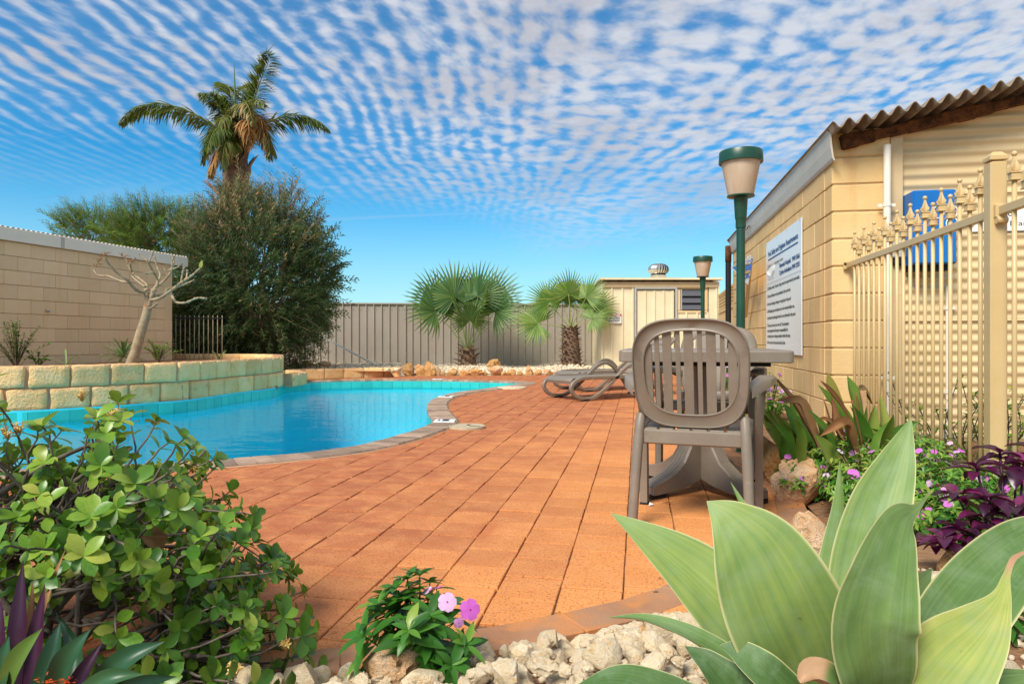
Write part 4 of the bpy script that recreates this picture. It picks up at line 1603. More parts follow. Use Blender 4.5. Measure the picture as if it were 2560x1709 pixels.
q = MB(); q.box((SWD / 2, -.03, SHT - .065), (SWD - .01, .04, .13)); q.build('head_beam', M['trim'], sh, smooth=False)
q = MB(); q.box((SWD / 2, 1.15, SHT + .055), (SWD + .1, 2.65, .05), (R(-.8), 0, 0)); q.build('roof', M['shed_cream'], sh, smooth=False)
q = MB()
for k in range(10):
    q.box((.2 + k * (SWD - .4) / 9, -.06, SHT + .018), (.07, .05, .03))
q.build('rib_gap', M['dark'], sh, smooth=False)
q = MB(); q.box((.012, -.02, SHT / 2), (.03, .06, SHT - .1)); q.box((SWD - .012, -.02, SHT / 2), (.03, .06, SHT - .1)); q.build('corner_flashing', M['shed_cream'], sh, smooth=False)
# sign
a = (sx(1508), sz(808)); c = (sx(1553), sz(784.5))
t = thing('hours_sign', 'white and red POOL HOURS sign on the shed wall', 'sign', sh0 + Vector((0, 0, 0)), YAW)
q = MB(); q.box(((a[0] + c[0]) / 2, -.05, (a[1] + c[1]) / 2), (c[0] - a[0], .01, c[1] - a[1])); q.build('panel', M['white'], t, smooth=False)
hh = c[1] - a[1]; ww = c[0] - a[0]
q = MB(); q.box(((a[0] + c[0]) / 2, -.056, c[1] - hh * .13), (ww * .98, .004, hh * .25)); q.build('red_band', M['ink_red'], t, smooth=False)
text('POOL HOURS', .07, M['white'], t, (a[0] + ww * .06, -.0595, c[1] - hh * .21), X90, width=ww * .86, bold=.003)
text('Open from SUNRISE', .06, M['ink_black'], t, (a[0] + ww * .06, -.0565, a[1] + hh * .46), X90, width=ww * .86, bold=.002)
text('Closed at SUNSET', .06, M['ink_black'], t, (a[0] + ww * .08, -.0565, a[1] + hh * .19), X90, width=ww * .84, bold=.002)
# whirling roof ventilator
vb = cam((1646 - 1280) * 18.0 / F, 18.0, SHT + .075)
t = thing('roof_ventilator', 'round shiny metal roof ventilator on the cream shed', 'ventilator', vb)
q = MB(); q.lathe([(.20, -.06), (.20, .13), (.205, .14), (.205, .16), (.19, .17)], 28); q.build('base', M['steel'], t, angle=30)
q = MB(); q.box((0, -.06, -.01), (.5, .5, .03), (R(6), 0, 0)); q.build('flashing', M['galv'], t, smooth=False)
q = MB(); q.lathe([(.19, .16), (.19, .44), (.001, .47)], 24); q.build('drum', M['dark'], t)
for k in range(22):
    q = MB(); a0 = 2 * math.pi * k / 22
    vs = []
    n_ = 9
    for i in range(n_):
        e = -1.15 + 2.45 * i / (n_ - 1)
        r_ = .275 * math.cos(e) ** .75; z_ = .315 + .155 * math.sin(e)
        tw = .18 * (i / (n_ - 1))
        for da, rr in ((0, 1.0), (.13, .985), (.27, .90)):
            vs.append((r_ * rr * math.cos(a0 + da + tw), r_ * rr * math.sin(a0 + da + tw), z_))
    fs = []
    for i in range(n_ - 1):
        for j in range(2):
            fs.append((i * 3 + j, i * 3 + j + 1, i * 3 + 4 + j, i * 3 + 3 + j))
    q.add(vs, fs)
    q.build('vane', M['steel'], t)
q = MB(); q.lathe([(.001, .475), (.11, .462), (.12, .45)], 24); q.tube([(0, 0, .46), (0, 0, .49)], .01, 6); q.build('top_disc', M['steel'], t)

# ------------------------------------------------------------------ garden lamps
def garden_lamp(w, scale, label):
    t = thing('garden_lamp', label, 'lamp', w, 0, 'green garden lamps')
    t.scale = (scale,) * 3
    q = MB(); q.lathe([(.055, 0), (.055, .012), (.031, .02), (.0295, 1.62), (.0295, 1.655)], 20); q.build('pole', M['lamp_green'], t, angle=35)
    q = MB(); q.lathe([(.035, 1.585), (.035, 1.64), (.0375, 1.645), (.040, 1.66), (.047, 1.785), (.05, 1.792), (.093, 1.80), (.094, 1.808), (.05, 1.812)], 24); q.build('collar', M['lamp_green'], t, angle=30)
    q = MB(); q.lathe([(.084, 1.806), (.086, 1.810), (.134, 2.055), (.130, 2.055), (.082, 1.815)], 36); q.build('bowl', M['frosted'], t, angle=40)
    q = MB(); q.lathe([(.135, 2.035), (.148, 2.035), (.149, 2.04), (.146, 2.108), (.143, 2.114), (.09, 2.122), (.001, 2.125)], 36); q.build('cap', M['lamp_green'], t, angle=35)
    q = MB()
    for k in range(14):
        a = math.pi + .25 + k * .05
        q.tube([(.131 * math.cos(a), .131 * math.sin(a), 2.048), (.136 * math.cos(a), .136 * math.sin(a), 2.035)], .003, 4)
    q.build('rust_crust', M['rust'], t)
    q = MB(); q.lathe([(.02, 1.82), (.02, 1.87), (.045, 1.91), (.05, 1.95), (.035, 1.99), (.001, 2.0)], 14); q.build('bulb', M['white'], t)
    return t
lp = cam((1852 - 1280) * 4.85 / F, 4.85)
garden_lamp((lp.x, lp.y, -.03), 1.02, 'green garden lamp with pinkish glass, standing behind the plastic table')
lp = cam((1757 - 1280) * 10.25 / F, 10.25)
garden_lamp((lp.x, lp.y, -.02), .975, 'green garden lamp with pinkish glass, standing near the cream shed')

# ------------------------------------------------------------------ limestone planter and kerb
def rough_block(L, H, Dp, seed):
    bm = bmesh.new()
    bmesh.ops.create_cube(bm, size=1.0)
    bmesh.ops.scale(bm, vec=(L, Dp, H), verts=bm.verts)
    bmesh.ops.bevel(bm, geom=bm.edges[:], offset=.010, segments=1, affect='EDGES', profile=.6)
    bmesh.ops.subdivide_edges(bm, edges=[e for e in bm.edges if e.calc_length() > .08], cuts=4, use_grid_fill=True)
    for v in bm.verts:
        n = mnoise.noise_vector((v.co * 9) + Vector((seed * 3.1, 0, 0)))
        v.co += n * .010 + mnoise.noise_vector(v.co * 26 + Vector((seed, 5, 0))) * .004
    me = bpy.data.meshes.new('limestone_block')
    bm.to_mesh(me); bm.free()
    me.materials.append(M['limestone'])
    me.polygons.foreach_set('use_smooth', [True] * len(me.polygons))
    return me
LB_ME = [rough_block(.38, .225, .2, k) for k in range(7)]
def limestone_wall(root, path, z0, courses, bl=.4, bh=.24, cap=None):
    pts = resample(path, .02)
    L = .02 * (len(pts) - 1)
    for c in range(courses):
        s = 0 if c % 2 else -.2
        while s < L - .08:
            s1 = min(L, s + bl)
            i0, i1 = int(max(0, s) / .02), min(len(pts) - 1, int(s1 / .02))
            a, b_ = pts[i0], pts[i1]
            d_ = b_ - a
            if d_.length > .1:
                o = link('block', LB_ME[rnd.randrange(7)], root, ((a + b_) / 2 + Vector((0, 0, z0 + (c + .5) * bh))), math.atan2(d_.y, d_.x) + (math.pi if rnd.random() < .5 else 0))
                o.scale = ((d_.length - .016) / .38, 1, bh / .24 * rnd.uniform(.985, 1.01))
            s = s1
    # mortar core
    q = MB(); core = resample(path, bl)
    n_ = len(core)
    vs = []
    for i, p in enumerate(core):
        t_ = (core[min(n_ - 1, i + 1)] - core[max(0, i - 1)]).normalized(); nn = Vector((-t_.y, t_.x, 0)) * .076
        for sgn, zz in ((-1, z0), (-1, z0 + courses * bh - .006), (1, z0 + courses * bh - .006), (1, z0)):
            w = p + nn * sgn
            vs.append((w.x, w.y, zz))
    q.add(vs, [(i * 4 + j, i * 4 + j + 1, i * 4 + 5 + j, i * 4 + 4 + j) for i in range(n_ - 1) for j in range(3)] + [(0, 1, 2, 3), tuple((n_ - 1) * 4 + j for j in (3, 2, 1, 0))])
    q.build('mortar', M['limestone_mortar'], root, smooth=False)

pl_front = [p for p in PLANTER_EDGE]
# move the wall centre line back from the pool edge
pc = []
for i, p in enumerate(pl_front):
    t_ = (pl_front[min(len(pl_front) - 1, i + 1)] - pl_front[max(0, i - 1)]).normalized()
    pc.append(p + Vector((-t_.y, t_.x, 0)) * .105)
planter = thing('limestone_planter', 'curved limestone block planter two courses high along the pool', 'planter', (0, 0, 0))
corner = pc[-1]
ret = catmull([corner, cam(-4.15, 12.15), cam(-4.7, 12.8), cam(-5.6, 13.1), cam(-6.6, 13.2)], 8)
limestone_wall(planter, pc[:-3] + ret[2:6], -.02, 2, bh=.262)
limestone_wall(planter, ret[5:], .0, 2, bh=.268)
soil_poly = [(p.x, p.y) for p in pc] + [(p.x, p.y) for p in ret] + [tuple(cam(-9.6, 12)[:2]), tuple(cam(-9.6, 8.2)[:2])]
o = fill_sheet('soil', soil_poly, [], .43, M['soil'], planter)
kb = thing('limestone_kerb', 'single course limestone kerb behind the pool coping below the shrub', 'kerb', (0, 0, 0))
kpath = catmull([cam(-3.92, 11.95), cam(-3.9, 12.7), G(725, 948), G(790, 945.5), G(860, 943.5), G(940, 942), G(1000, 941)], 8)
limestone_wall(kb, kpath, -.03, 1, bl=.42, bh=.235)


# ------------------------------------------------------------------ resin armchair
def superell(hw, hh, n, k=56, taper=0.0):
    out = []
    for i in range(k):
        a = 2 * math.pi * i / k
        c, s = math.cos(a), math.sin(a)
        x = hw * math.copysign(abs(c) ** (2 / n), c)
        z = hh * math.copysign(abs(s) ** (2 / n), s)
        out.append((x * (1 + taper * z / hh), z))
    return out


BK_Y, BK_TILT = -.185, R(13)
def bk(x, z, off=0.0):
    """point of the back: x across, z height; leaning and gently dished"""
    zz = z - .42
    y = BK_Y - zz * math.tan(BK_TILT) + .55 * x * x * -1 + .055
    return (x, y - off, z)


def make_chair(label, loc, rz):
    t = thing('armchair', label, 'chair', loc, rz, 'resin armchairs')
    # back ring
    zc = .648
    O = superell(.236, .232, 3.3, 64, .03)
    I = superell(.188, .176, 2.9, 64, .03)
    q = MB()
    rings = []
    for (f, off, dz) in ((0.0, .0, 0), (0.0, .016, 0), (.10, .024, 0), (.16, .016, 0), (.8, .012, .004), (.93, .018, .004), (1.0, .016, .004), (1.0, -.008, .004), (.9, -.012, .004), (.1, -.012, 0), (0.0, -.004, 0)):
        rings.append([bk(o_[0] + (i_[0] - o_[0]) * f, zc + dz + o_[1] + (i_[1] - o_[1]) * f, off) for o_, i_ in zip(O, I)])
    n = 64
    vs = sum(rings, [])
    fs = []
    m_ = len(rings)
    for r_ in range(m_):
        r2 = (r_ + 1) % m_
        for k in range(n):
            k2 = (k + 1) % n
            fs.append((r_ * n + k, r_ * n + k2, r2 * n + k2, r2 * n + k))
    q.add(vs, fs)
    q.build('back_frame', M['plastic'], t, angle=50)
    # slats
    for (xc, w) in ((-.172, .03), (-.136, .018), (-.095, .036), (-.051, .018), (-.008, .037), (.038, .019), (.083, .039), (.128, .018), (.168, .034)):
        u = min(.999, abs(xc) / .192)
        hh = .176 * (1 - u ** 2.9) ** (1 / 2.9) + .012
        q = MB()
        z0, z1 = zc - hh, zc + hh
        vs = []
        for i in range(7):
            z = z0 + (z1 - z0) * i / 6
            for dx_, of in ((-w / 2, .006), (w / 2, .006), (w / 2, -.006), (-w / 2, -.006)):
                vs.append(bk(xc + dx_, z, of))
        fs = [(i * 4 + j, i * 4 + (j + 1) % 4, i * 4 + 4 + (j + 1) % 4, i * 4 + 4 + j) for i in range(6) for j in range(4)]
        fs += [(3, 2, 1, 0), (24, 25, 26, 27)]
        q.add(vs, fs)
        q.build('slat', M['plastic'], t, smooth=False)
    # rear legs
    for s in (-1, 1):
        q = MB()
        q.tube(catmull([(s * .212, -.155, .47), (s * .218, -.178, .40), (s * .226, -.20, .25), (s * .238, -.228, .0)], 4), [.021] * 5 + [.022] * 4 + [.021] * 4, 14)
        lg = q.build('leg', M['plastic'], t, angle=40)
        q = MB(); q.lathe([(.0, .006), (.008, .006), (.009, 0)], 8, (s * .215, -.173, .435)); q.build('peg', M['plastic'], lg)
        # front leg: flat channel up to the arm
        q = MB()
        pts = [(s * .262, .205, .0), (s * .262, .20, .2), (s * .262, .185, .42), (s * .278, .165, .59)]
        for a_, b_ in zip(pts, pts[1:]):
            pass
        vs = []
        for (x, y, z) in pts:
            for dx_, dy_ in ((-.017, -.028), (.017, -.028), (.017, .028), (-.017, .028)):
                vs.append((x + dx_, y + dy_, z))
        fs = [(i * 4 + j, i * 4 + (j + 1) % 4, i * 4 + 4 + (j + 1) % 4, i * 4 + 4 + j) for i in range(3) for j in range(4)] + [(3, 2, 1, 0), (12, 13, 14, 15)]
        q.add(vs, fs)
        lg = q.build('leg', M['plastic'], t, smooth=False)
        q = MB(); q.box((s * .262, .205, .004), (.038, .06, .01)); q.build('foot_pad', M['rubber'], lg, smooth=False)
        # arm
        q = MB()
        path = catmull([(s * .225, -.19, .585), (s * .258, -.12, .61), (s * .286, .03, .625), (s * .296, .14, .624), (s * .293, .205, .615), (s * .290, .228, .598)], 5)
        vs = []
        for i, p in enumerate(path):
            u = i / (len(path) - 1)
            w = .020 + .020 * math.sin(min(1, u * 1.5) * math.pi * .55)
            for dx_, dz_ in ((-w, 0), (-w * .7, .010), (w * .7, .010), (w, 0), (w, -.030), (w * .86, -.030), (w * .80, -.002), (-w * .80, -.002), (-w * .86, -.030), (-w, -.030)):
                vs.append((p.x + dx_, p.y, p.z + dz_))
        m_ = 10
        fs = [(i * m_ + j, i * m_ + (j + 1) % m_, i * m_ + m_ + (j + 1) % m_, i * m_ + m_ + j) for i in range(len(path) - 1) for j in range(m_)]
        fs += [tuple(range(m_ - 1, -1, -1)), tuple((len(path) - 1) * m_ + j for j in range(m_))]
        q.add(vs, fs)
        q.build('arm', M['plastic'], t, angle=45)
    # seat
    q = MB()
    q.box((0, -.165, .378), (.425, .03, .062), None, .006)
    q.box((0, .185, .405), (.47, .04, .055), None, .012)
    for s in (-1, 1):
        q.box((s * .222, .01, .398), (.032, .36, .05), (R(3), 0, 0), .006)
    q.build('seat_frame', M['plastic'], t, smooth=False)
    for k in range(6):
        x = -.172 + k * .0688
        q = MB()
        q.box((x, .01, .417), (.058, .36, .012), (R(3), 0, 0), .003)
        q.build('seat_slat', M['plastic'], t, smooth=False)
    return t


# facing directions are measured clockwise from straight ahead of the standpoint
def facing(deg):
    return YAW - R(deg)
make_chair('taupe resin armchair pushed in at the table, its slatted back to the paving', cam(.815, 3.03), facing(21))
make_chair('taupe resin armchair across the table, facing the tucked-in chair', cam(1.20, 4.12), facing(17 + 190))

# ------------------------------------------------------------------ pedestal table
tb = thing('garden_table', 'square taupe resin table with curved four-foot pedestal base', 'table', cam(1.0, 3.62), facing(13))
q = MB()
def rrect(hw, r, n=6):
    out = []
    for cx_, cy_, a0 in ((hw - r, hw - r, 0), (-hw + r, hw - r, 90), (-hw + r, -hw + r, 180), (hw - r, -hw + r, 270)):
        for i in range(n + 1):
            a = R(a0 + 90 * i / n)
            out.append((cx_ + r * math.cos(a), cy_ + r * math.sin(a)))
    return out
TW = .402
rings = [(TW - .03, .742), (TW - .008, .742), (TW - .002, .739), (TW, .734), (TW, .688), (TW - .006, .684), (TW - .05, .688), (TW - .05, .72)]
vs = []
for hw, z in rings:
    vs += [(x, y, z) for x, y in rrect(hw, .03 + (hw - TW) * .2)]
n_ = 28
fs = [tuple(range(n_))[::1]] + [(i * n_ + j, i * n_ + n_ + j, i * n_ + n_ + (j + 1) % n_, i * n_ + (j + 1) % n_) for i in range(len(rings) - 1) for j in range(n_)]
q.add(vs, fs)
q.build('tabletop', M['plastic'], tb, smooth=False)
q = MB(); q.box((0, 0, .684), (.62, .62, .04)); q.build('dark_underside', M['dark'], tb, smooth=False)  # near-black slab closing the underside of the tabletop
for k in range(4):
    a = R(45 + 90 * k)
    ca_, sa_ = math.cos(a), math.sin(a)
    top = [(.075, .68), (.075, .55), (.075, .42), (.085, .33), (.115, .24), (.165, .165), (.235, .115), (.31, .088), (.375, .072), (.388, .06)]
    bot = [(.0, .68), (.0, .55), (.0, .42), (.0, .30), (.0, .16), (.03, .075), (.12, .045), (.23, .028), (.34, .022), (.385, .022)]
    q = MB(); vs = []
    for (r0, z0), (r1, z1) in zip(top, bot):
        w0 = .042 if z0 > .25 else .042 + (.25 - z0) * .05
        for (rr, zz, ww) in ((r1, z1, w0), (r1, z1, -w0), (r0 - .006, z0 - .004, -w0), (r0, z0, -w0 * .8), (r0, z0, w0 * .8), (r0 - .006, z0 - .004, w0)):
            vs.append((rr * ca_ - ww * sa_, rr * sa_ + ww * ca_, zz))
    m_ = 6
    fs = [(i * m_ + j, i * m_ + (j + 1) % m_, i * m_ + m_ + (j + 1) % m_, i * m_ + m_ + j) for i in range(len(top) - 1) for j in range(m_)]
    fs += [tuple(range(m_ - 1, -1, -1)), tuple((len(top) - 1) * m_ + j for j in range(m_))]
    q.add(vs, fs)
    lg = q.build('leg', M['plastic'], tb, smooth=False)
    q = MB()
    for wq in (-.022, 0, .022):
        q.tube([((r0 + .0005) * ca_ - wq * sa_, (r0 + .0005) * sa_ + wq * ca_, z0 + .0005) for r0, z0 in top[3:-1]], .0016, 4)
    q.build('groove_rib', M['grey'] if False else M['plastic'], lg)
    q = MB(); q.box((.34 * ca_, .34 * sa_, .012), (.10, .085, .022), (0, 0, a)); q.build('foot_pad', M['rubber'], lg, smooth=False)

# ------------------------------------------------------------------ sun loungers
def make_lounger():
    t = thing('sun_lounger', 'x', 'sun lounger', (0, 0, 0), 0, 'resin sun loungers')
    path = catmull([(1.28, .287), (1.0, .292), (.6, .297), (.3, .298), (.14, .285), (.04, .24), (.0, .175), (.035, .10), (.11, .05), (.22, .028), (.34, .034), (.45, .085), (.58, .175), (.72, .285), (.84, .38), (.93, .435), (1.02, .462), (1.11, .452), (1.20, .40), (1.30, .30), (1.38, .20), (1.46, .10), (1.53, .045)], 4)
    for s in (-1, 1):
        q = MB(); vs = []
        P3 = [Vector((p[0], 0, p[1])) for p in [(v.x, v.y) for v in path]]
        n_ = len(P3)
        for i, p in enumerate(P3):
            tg = (P3[min(n_ - 1, i + 1)] - P3[max(0, i - 1)]).normalized()
            nn = Vector((-tg.z, 0, tg.x))
            for dy, dn in ((-.024, -.017), (-.024, .017), (-.017, .023), (.017, .023), (.024, .017), (.024, -.017), (.017, -.023), (-.017, -.023)):
                w = p + nn * dn
                vs.append((w.x, s * .325 + dy, w.z))
        fs = [(i * 8 + j, i * 8 + (j + 1) % 8, i * 8 + 8 + (j + 1) % 8, i * 8 + 8 + j) for i in range(n_ - 1) for j in range(8)] + [tuple(range(7, -1, -1)), tuple((n_ - 1) * 8 + j for j in range(8))]
        q.add(vs, fs)
        sf = q.build('side_frame', M['plastic'], t, angle=40)
        for fx in (.23, 1.53):
            q = MB(); q.box((fx, s * .325, .012), (.12, .05, .03), None, .004); q.build('foot_pad', M['rubber'], sf, smooth=False)
    q = MB()
    pts = [(.03, .225), (.02, .262), (.05, .292), (.10, .303), (.10, .288), (.06, .275), (.045, .225)]
    vs = []
    for yy in np.linspace(-.30, .30, 9):
        cr = .045 * (1 - (yy / .3) ** 2)
        vs += [(x - cr, yy, z) for x, z in pts]
    k = len(pts)
    fs = [(i * k + j, i * k + (j + 1) % k, i * k + k + (j + 1) % k, i * k + k + j) for i in range(8) for j in range(k)]
    q.add(vs, fs)
    q.build('foot_end', M['plastic'], t, angle=50)
    for k in range(13):
        x = .12 + k * .088
        q = MB(); q.box((x, 0, .296), (.076, .60, .014), None, .004); q.build('slat', M['plastic'], t, smooth=False)
    ang = R(42)
    bf = link('backrest', None, t, (1.26, 0, .30))
    bf.rotation_euler = (0, -ang, 0)
    for s in (-1, 1):
        q = MB(); q.box((.37, s * .27, 0), (.76, .05, .035), None, .008); q.build('stile', M['plastic'], bf, smooth=False)
    q = MB(); q.box((.76, 0, 0), (.06, .58, .035), None, .012); q.build('head_rail', M['plastic'], bf, smooth=False)
    for k in range(8):
        q = MB(); q.box((.06 + k * .087, 0, .004), (.07, .50, .014), None, .003); q.build('slat', M['plastic'], bf, smooth=False)
    return t
l1 = make_lounger()
# long axis 30 degrees back from square-on
f1, f2 = cam(.635, 9.43), cam(.956, 8.87)
ax = Vector((CA, SA, 0)) * .868 + Vector((-SA, CA, 0)) * .496
mid = (f1 + f2) / 2
l1.location = mid - ax * .23
l1.rotation_euler = (0, 0, math.atan2(ax.y, ax.x))
l1['label'] = 'taupe resin sun lounger with looped arms, the one standing nearer the table'
l2 = copy_tree(l1)
g1, g2 = cam(.85, 11.0), cam(1.19, 10.45)
l2.location = (g1 + g2) / 2 - ax * .23
l2['label'] = 'taupe resin sun lounger with looped arms, the one standing nearer the shed'


# ------------------------------------------------------------------ leaf shapes
def lerp(a, b, t):
    return a + (b - a) * t


def wshape(kind, t):
    if kind == 'obovate':
        return max(0.0, math.sin(math.pi * t ** 1.25)) ** .72
    if kind == 'lance':
        return max(0.0, math.sin(math.pi * t ** .8)) ** .9
    if kind == 'strap':
        return min(1.0, (1 - t) * 5) ** .8 * (0.75 + .25 * min(1, t * 6))
    if kind == 'petal':
        return max(0.02, t ** .6 * (1 - max(0, t - .75) ** 2 * 9))
    return max(0.0, math.sin(math.pi * t))


def put_leaf(q, base, d, up, L, W, n=4, droop=.25, fold=.25, kind='lance', tint=.5, twist=0.0):
    """folded leaf blade added to q; d = direction, up = upper side"""
    d = Vector(d).normalized()
    up = Vector(up)
    up = (up - d * up.dot(d))
    up = up.normalized() if up.length > 1e-5 else d.orthogonal().normalized()
    side = d.cross(up)
    vs, fs = [], []
    p = Vector(base)
    st = L / n
    dd, uu = d.copy(), up.copy()
    for i in range(n + 1):
        t = i / n
        w = W * .5 * wshape(kind, t)
        h = fold * w
        vs += [p - side * w + uu * h, p.copy(), p + side * w + uu * h]
        a = -droop / n
        nd = dd * math.cos(a) + uu * math.sin(a)
        uu = uu * math.cos(a) - dd * math.sin(a)
        dd = nd
        p = p + dd * st
    for i in range(n):
        for j in (0, 1):
            a = i * 3 + j
            fs.append((a, a + 1, a + 4, a + 3))
    q.add(vs, fs, tint)


def blade(pts, widths, normal, cup=.25, across=8, k=7, tint=.5, thick=.004, dry=0.0):
    """big succulent blade along a smooth centre line; returns an MB with 'across', 'along', 'dry' values"""
    pts = [Vector(p) for p in pts]
    C = catmull(pts, k)
    n = len(C)
    m0 = len(widths)
    Wd = []
    for i in range(n):
        u = i / (n - 1) * (m0 - 1)
        j = min(m0 - 2, int(u)); f = u - j
        f = f * f * (3 - 2 * f) if False else f
        a = widths[max(0, j - 1)]; b_ = widths[j]; c_ = widths[j + 1]; d_ = widths[min(m0 - 1, j + 2)]
        v = .5 * ((2 * b_) + (c_ - a) * f + (2 * a - 5 * b_ + 4 * c_ - d_) * f * f + (3 * b_ - a - 3 * c_ + d_) * f ** 3)
        Wd.append(max(.0008, v))
    q = MB()
    ac, al = [], []
    vs = []
    nrm = Vector(normal)
    for i in range(n):
        t_ = (C[min(n - 1, i + 1)] - C[max(0, i - 1)]).normalized()
        nn = nrm - t_ * nrm.dot(t_)
        nn.normalize()
        sd = t_.cross(nn)
        w = Wd[i] / 2
        for side_ in (0, 1):
            for j in range(across + 1):
                u = -1 + 2 * j / across
                h = cup * w * (u * u) + .05 * w * abs(u) - .07 * w
                wob = .012 * w * math.sin(i * .9 + j * 5)
                th = (thick * (1 - u * u) * .5) * min(1, w / .02)
                vs.append(C[i] + sd * (u * w) + nn * (h + wob + (th if side_ == 0 else -th)))
                ac.append(u); al.append(i / (n - 1))
    row = 2 * (across + 1)
    fs = []
    for i in range(n - 1):
        for j in range(across):
            a = i * row + j
            fs.append((a, a + 1, a + row + 1, a + row))
            b2 = i * row + across + 1 + j
            fs.append((b2 + 1, b2, b2 + row, b2 + row + 1))
    q.add(vs, fs, tint)
    q.extra = {'across': ac, 'along': al, 'dry': [dry] * len(vs)}
    return q


def build_blade(q, name, mat, parent, **tags):
    me = q.mesh(name, mat, True)
    for k, v in q.extra.items():
        at = me.attributes.new(k, 'FLOAT', 'POINT')
        at.data.foreach_set('value', v)
    return link(name, me, parent, **tags)


# ------------------------------------------------------------------ agave in the foreground
ag = thing('agave', 'large pale green agave with broad smooth leaves in the white stones', 'agave', (0, 0, 0))
CAMN = Vector((SA, -CA, 0))      # towards the standpoint
UPV = Vector((0, 0, 1))
RT = Vector((CA, SA, 0))
AG = [  # centre line as (photo x, y, distance), widths in photo pixels at those distances, facing, cup, tint, dry
    ([(1990, 1800, .95), (1900, 1640, .95), (1800, 1500, .97), (1680, 1390, 1.0), (1528, 1282, 1.04)], [110, 170, 196, 130, 2], CAMN * .8 + UPV * .8 - RT * .1, .30, .68, 0),
    ([(2065, 1840, .90), (2030, 1700, .86), (1962, 1540, .84), (1890, 1385, .85), (1825, 1300, .87), (1767, 1252, .89)], [150, 250, 296, 236, 118, 2], CAMN * 1.0 + UPV * .45 - RT * .25, .20, .60, .02),
    ([(2150, 1850, .86), (2190, 1710, .79), (2180, 1580, .77), (2205, 1450, .78), (2245, 1310, .81), (2290, 1270, .83), (2330, 1225, .84)], [140, 205, 238, 190, 100, 24, 2], CAMN * 1.0 + UPV * .2 + RT * .1, .16, .42, .10),
    ([(2110, 1800, 1.02), (2140, 1600, 1.06), (2168, 1420, 1.1), (2200, 1270, 1.13), (2240, 1160, 1.15), (2278, 1044, 1.17)], [100, 140, 168, 140, 88, 2], CAMN * .9 - RT * .5 + UPV * .1, .30, .58, .02),
    ([(2090, 1780, 1.08), (2088, 1600, 1.12), (2092, 1420, 1.15), (2100, 1270, 1.17), (2100, 1150, 1.18)], [60, 90, 84, 36, 1], CAMN * .5 - RT * .9, .45, .55, .02),
    ([(2190, 1830, .98), (2300, 1690, .96), (2385, 1560, .97), (2480, 1440, 1.0), (2580, 1350, 1.04), (2680, 1290, 1.08)], [90, 130, 180, 168, 120, 2], CAMN * .9 + UPV * .5 - RT * .35, .26, .34, .0),
    ([(2220, 1860, .84), (2290, 1760, .80), (2370, 1660, .79), (2450, 1575, .80), (2500, 1500, .81), (2516, 1440, .82), (2535, 1395, .83), (2575, 1375, .84)], [120, 200, 214, 140, 52, 18, 13, 4], CAMN * 1.0 + UPV * .4 - RT * .2, .16, .86, .48),
    ([(2260, 1900, .82), (2400, 1790, .80), (2520, 1725, .81), (2660, 1690, .85)], [100, 130, 120, 20], CAMN * .4 + UPV * 1.0, .2, .35, 0),
    ([(2030, 1880, .90), (1950, 1765, .88), (1850, 1668, .89), (1730, 1590, .92), (1610, 1546, .95), (1520, 1543, .98)], [80, 92, 84, 66, 34, 2], CAMN * .35 + UPV * 1.0 + RT * .3, .35, .40, .0),
    ([(1990, 1900, .86), (1900, 1800, .83), (1820, 1715, .83), (1760, 1650, .85), (1712, 1614, .87)], [100, 130, 116, 62, 2], CAMN * .9 + UPV * .3 + RT * .5, .4, .12, .02),
    ([(2040, 1860, .84), (1985, 1760, .81), (1910, 1680, .81), (1850, 1632, .83), (1800, 1612, .84)], [90, 110, 100, 66, 4], CAMN * .8 + UPV * .9, .3, .20, 0),
    ([(1960, 1940, .84), (1800, 1800, .80), (1660, 1725, .79), (1540, 1690, .80), (1430, 1720, .82)], [90, 110, 96, 60, 2], CAMN * .5 + UPV * 1.0, .2, .2, 0),
    ([(2010, 1700, 1.1), (1940, 1500, 1.15), (1890, 1330, 1.2), (1850, 1250, 1.22), (1827, 1205, 1.23)], [80, 80, 40, 16, 1], CAMN * .9 + RT * .4, .4, .60, .0),
    ([(2140, 1780, 1.1), (2240, 1600, 1.15), (2290, 1480, 1.2), (2330, 1420, 1.24)], [80, 110, 70, 2], CAMN * .9 - RT * .3, .3, .45, 0),
]
for line, wpx, nr, cup, tn, dry in AG:
    pts = [P(*c) for c in line]
    wd = [w * c[2] / F for w, c in zip(wpx, line)]
    build_blade(blade(pts, wd, nr, cup, 10, 8, tn, .006, dry), 'leaf', M['agave'], ag)
q = MB()
ab = P(2075, 1900, .95)
q.tube([(ab.x + .02, ab.y + .03, -.02), (ab.x + .01, ab.y + .02, .12), (ab.x, ab.y, ab.z + .05)], [.05, .055, .06], 12)
q.build('stem', M['bark_pale'], ag)
bb = blade([P(2140, 1780, .78), P(2080, 1715, .76), P(2030, 1690, .76), P(2000, 1705, .76)], [.03, .035, .03, .006], CAMN * .4 + UPV, .9, 8, 6, .5, .003, 1.0)
o = build_blade(bb, 'dry_leaf', M['agave'], ag)
o['label'] = 'curled brown dead leaf at the heart of the agave'


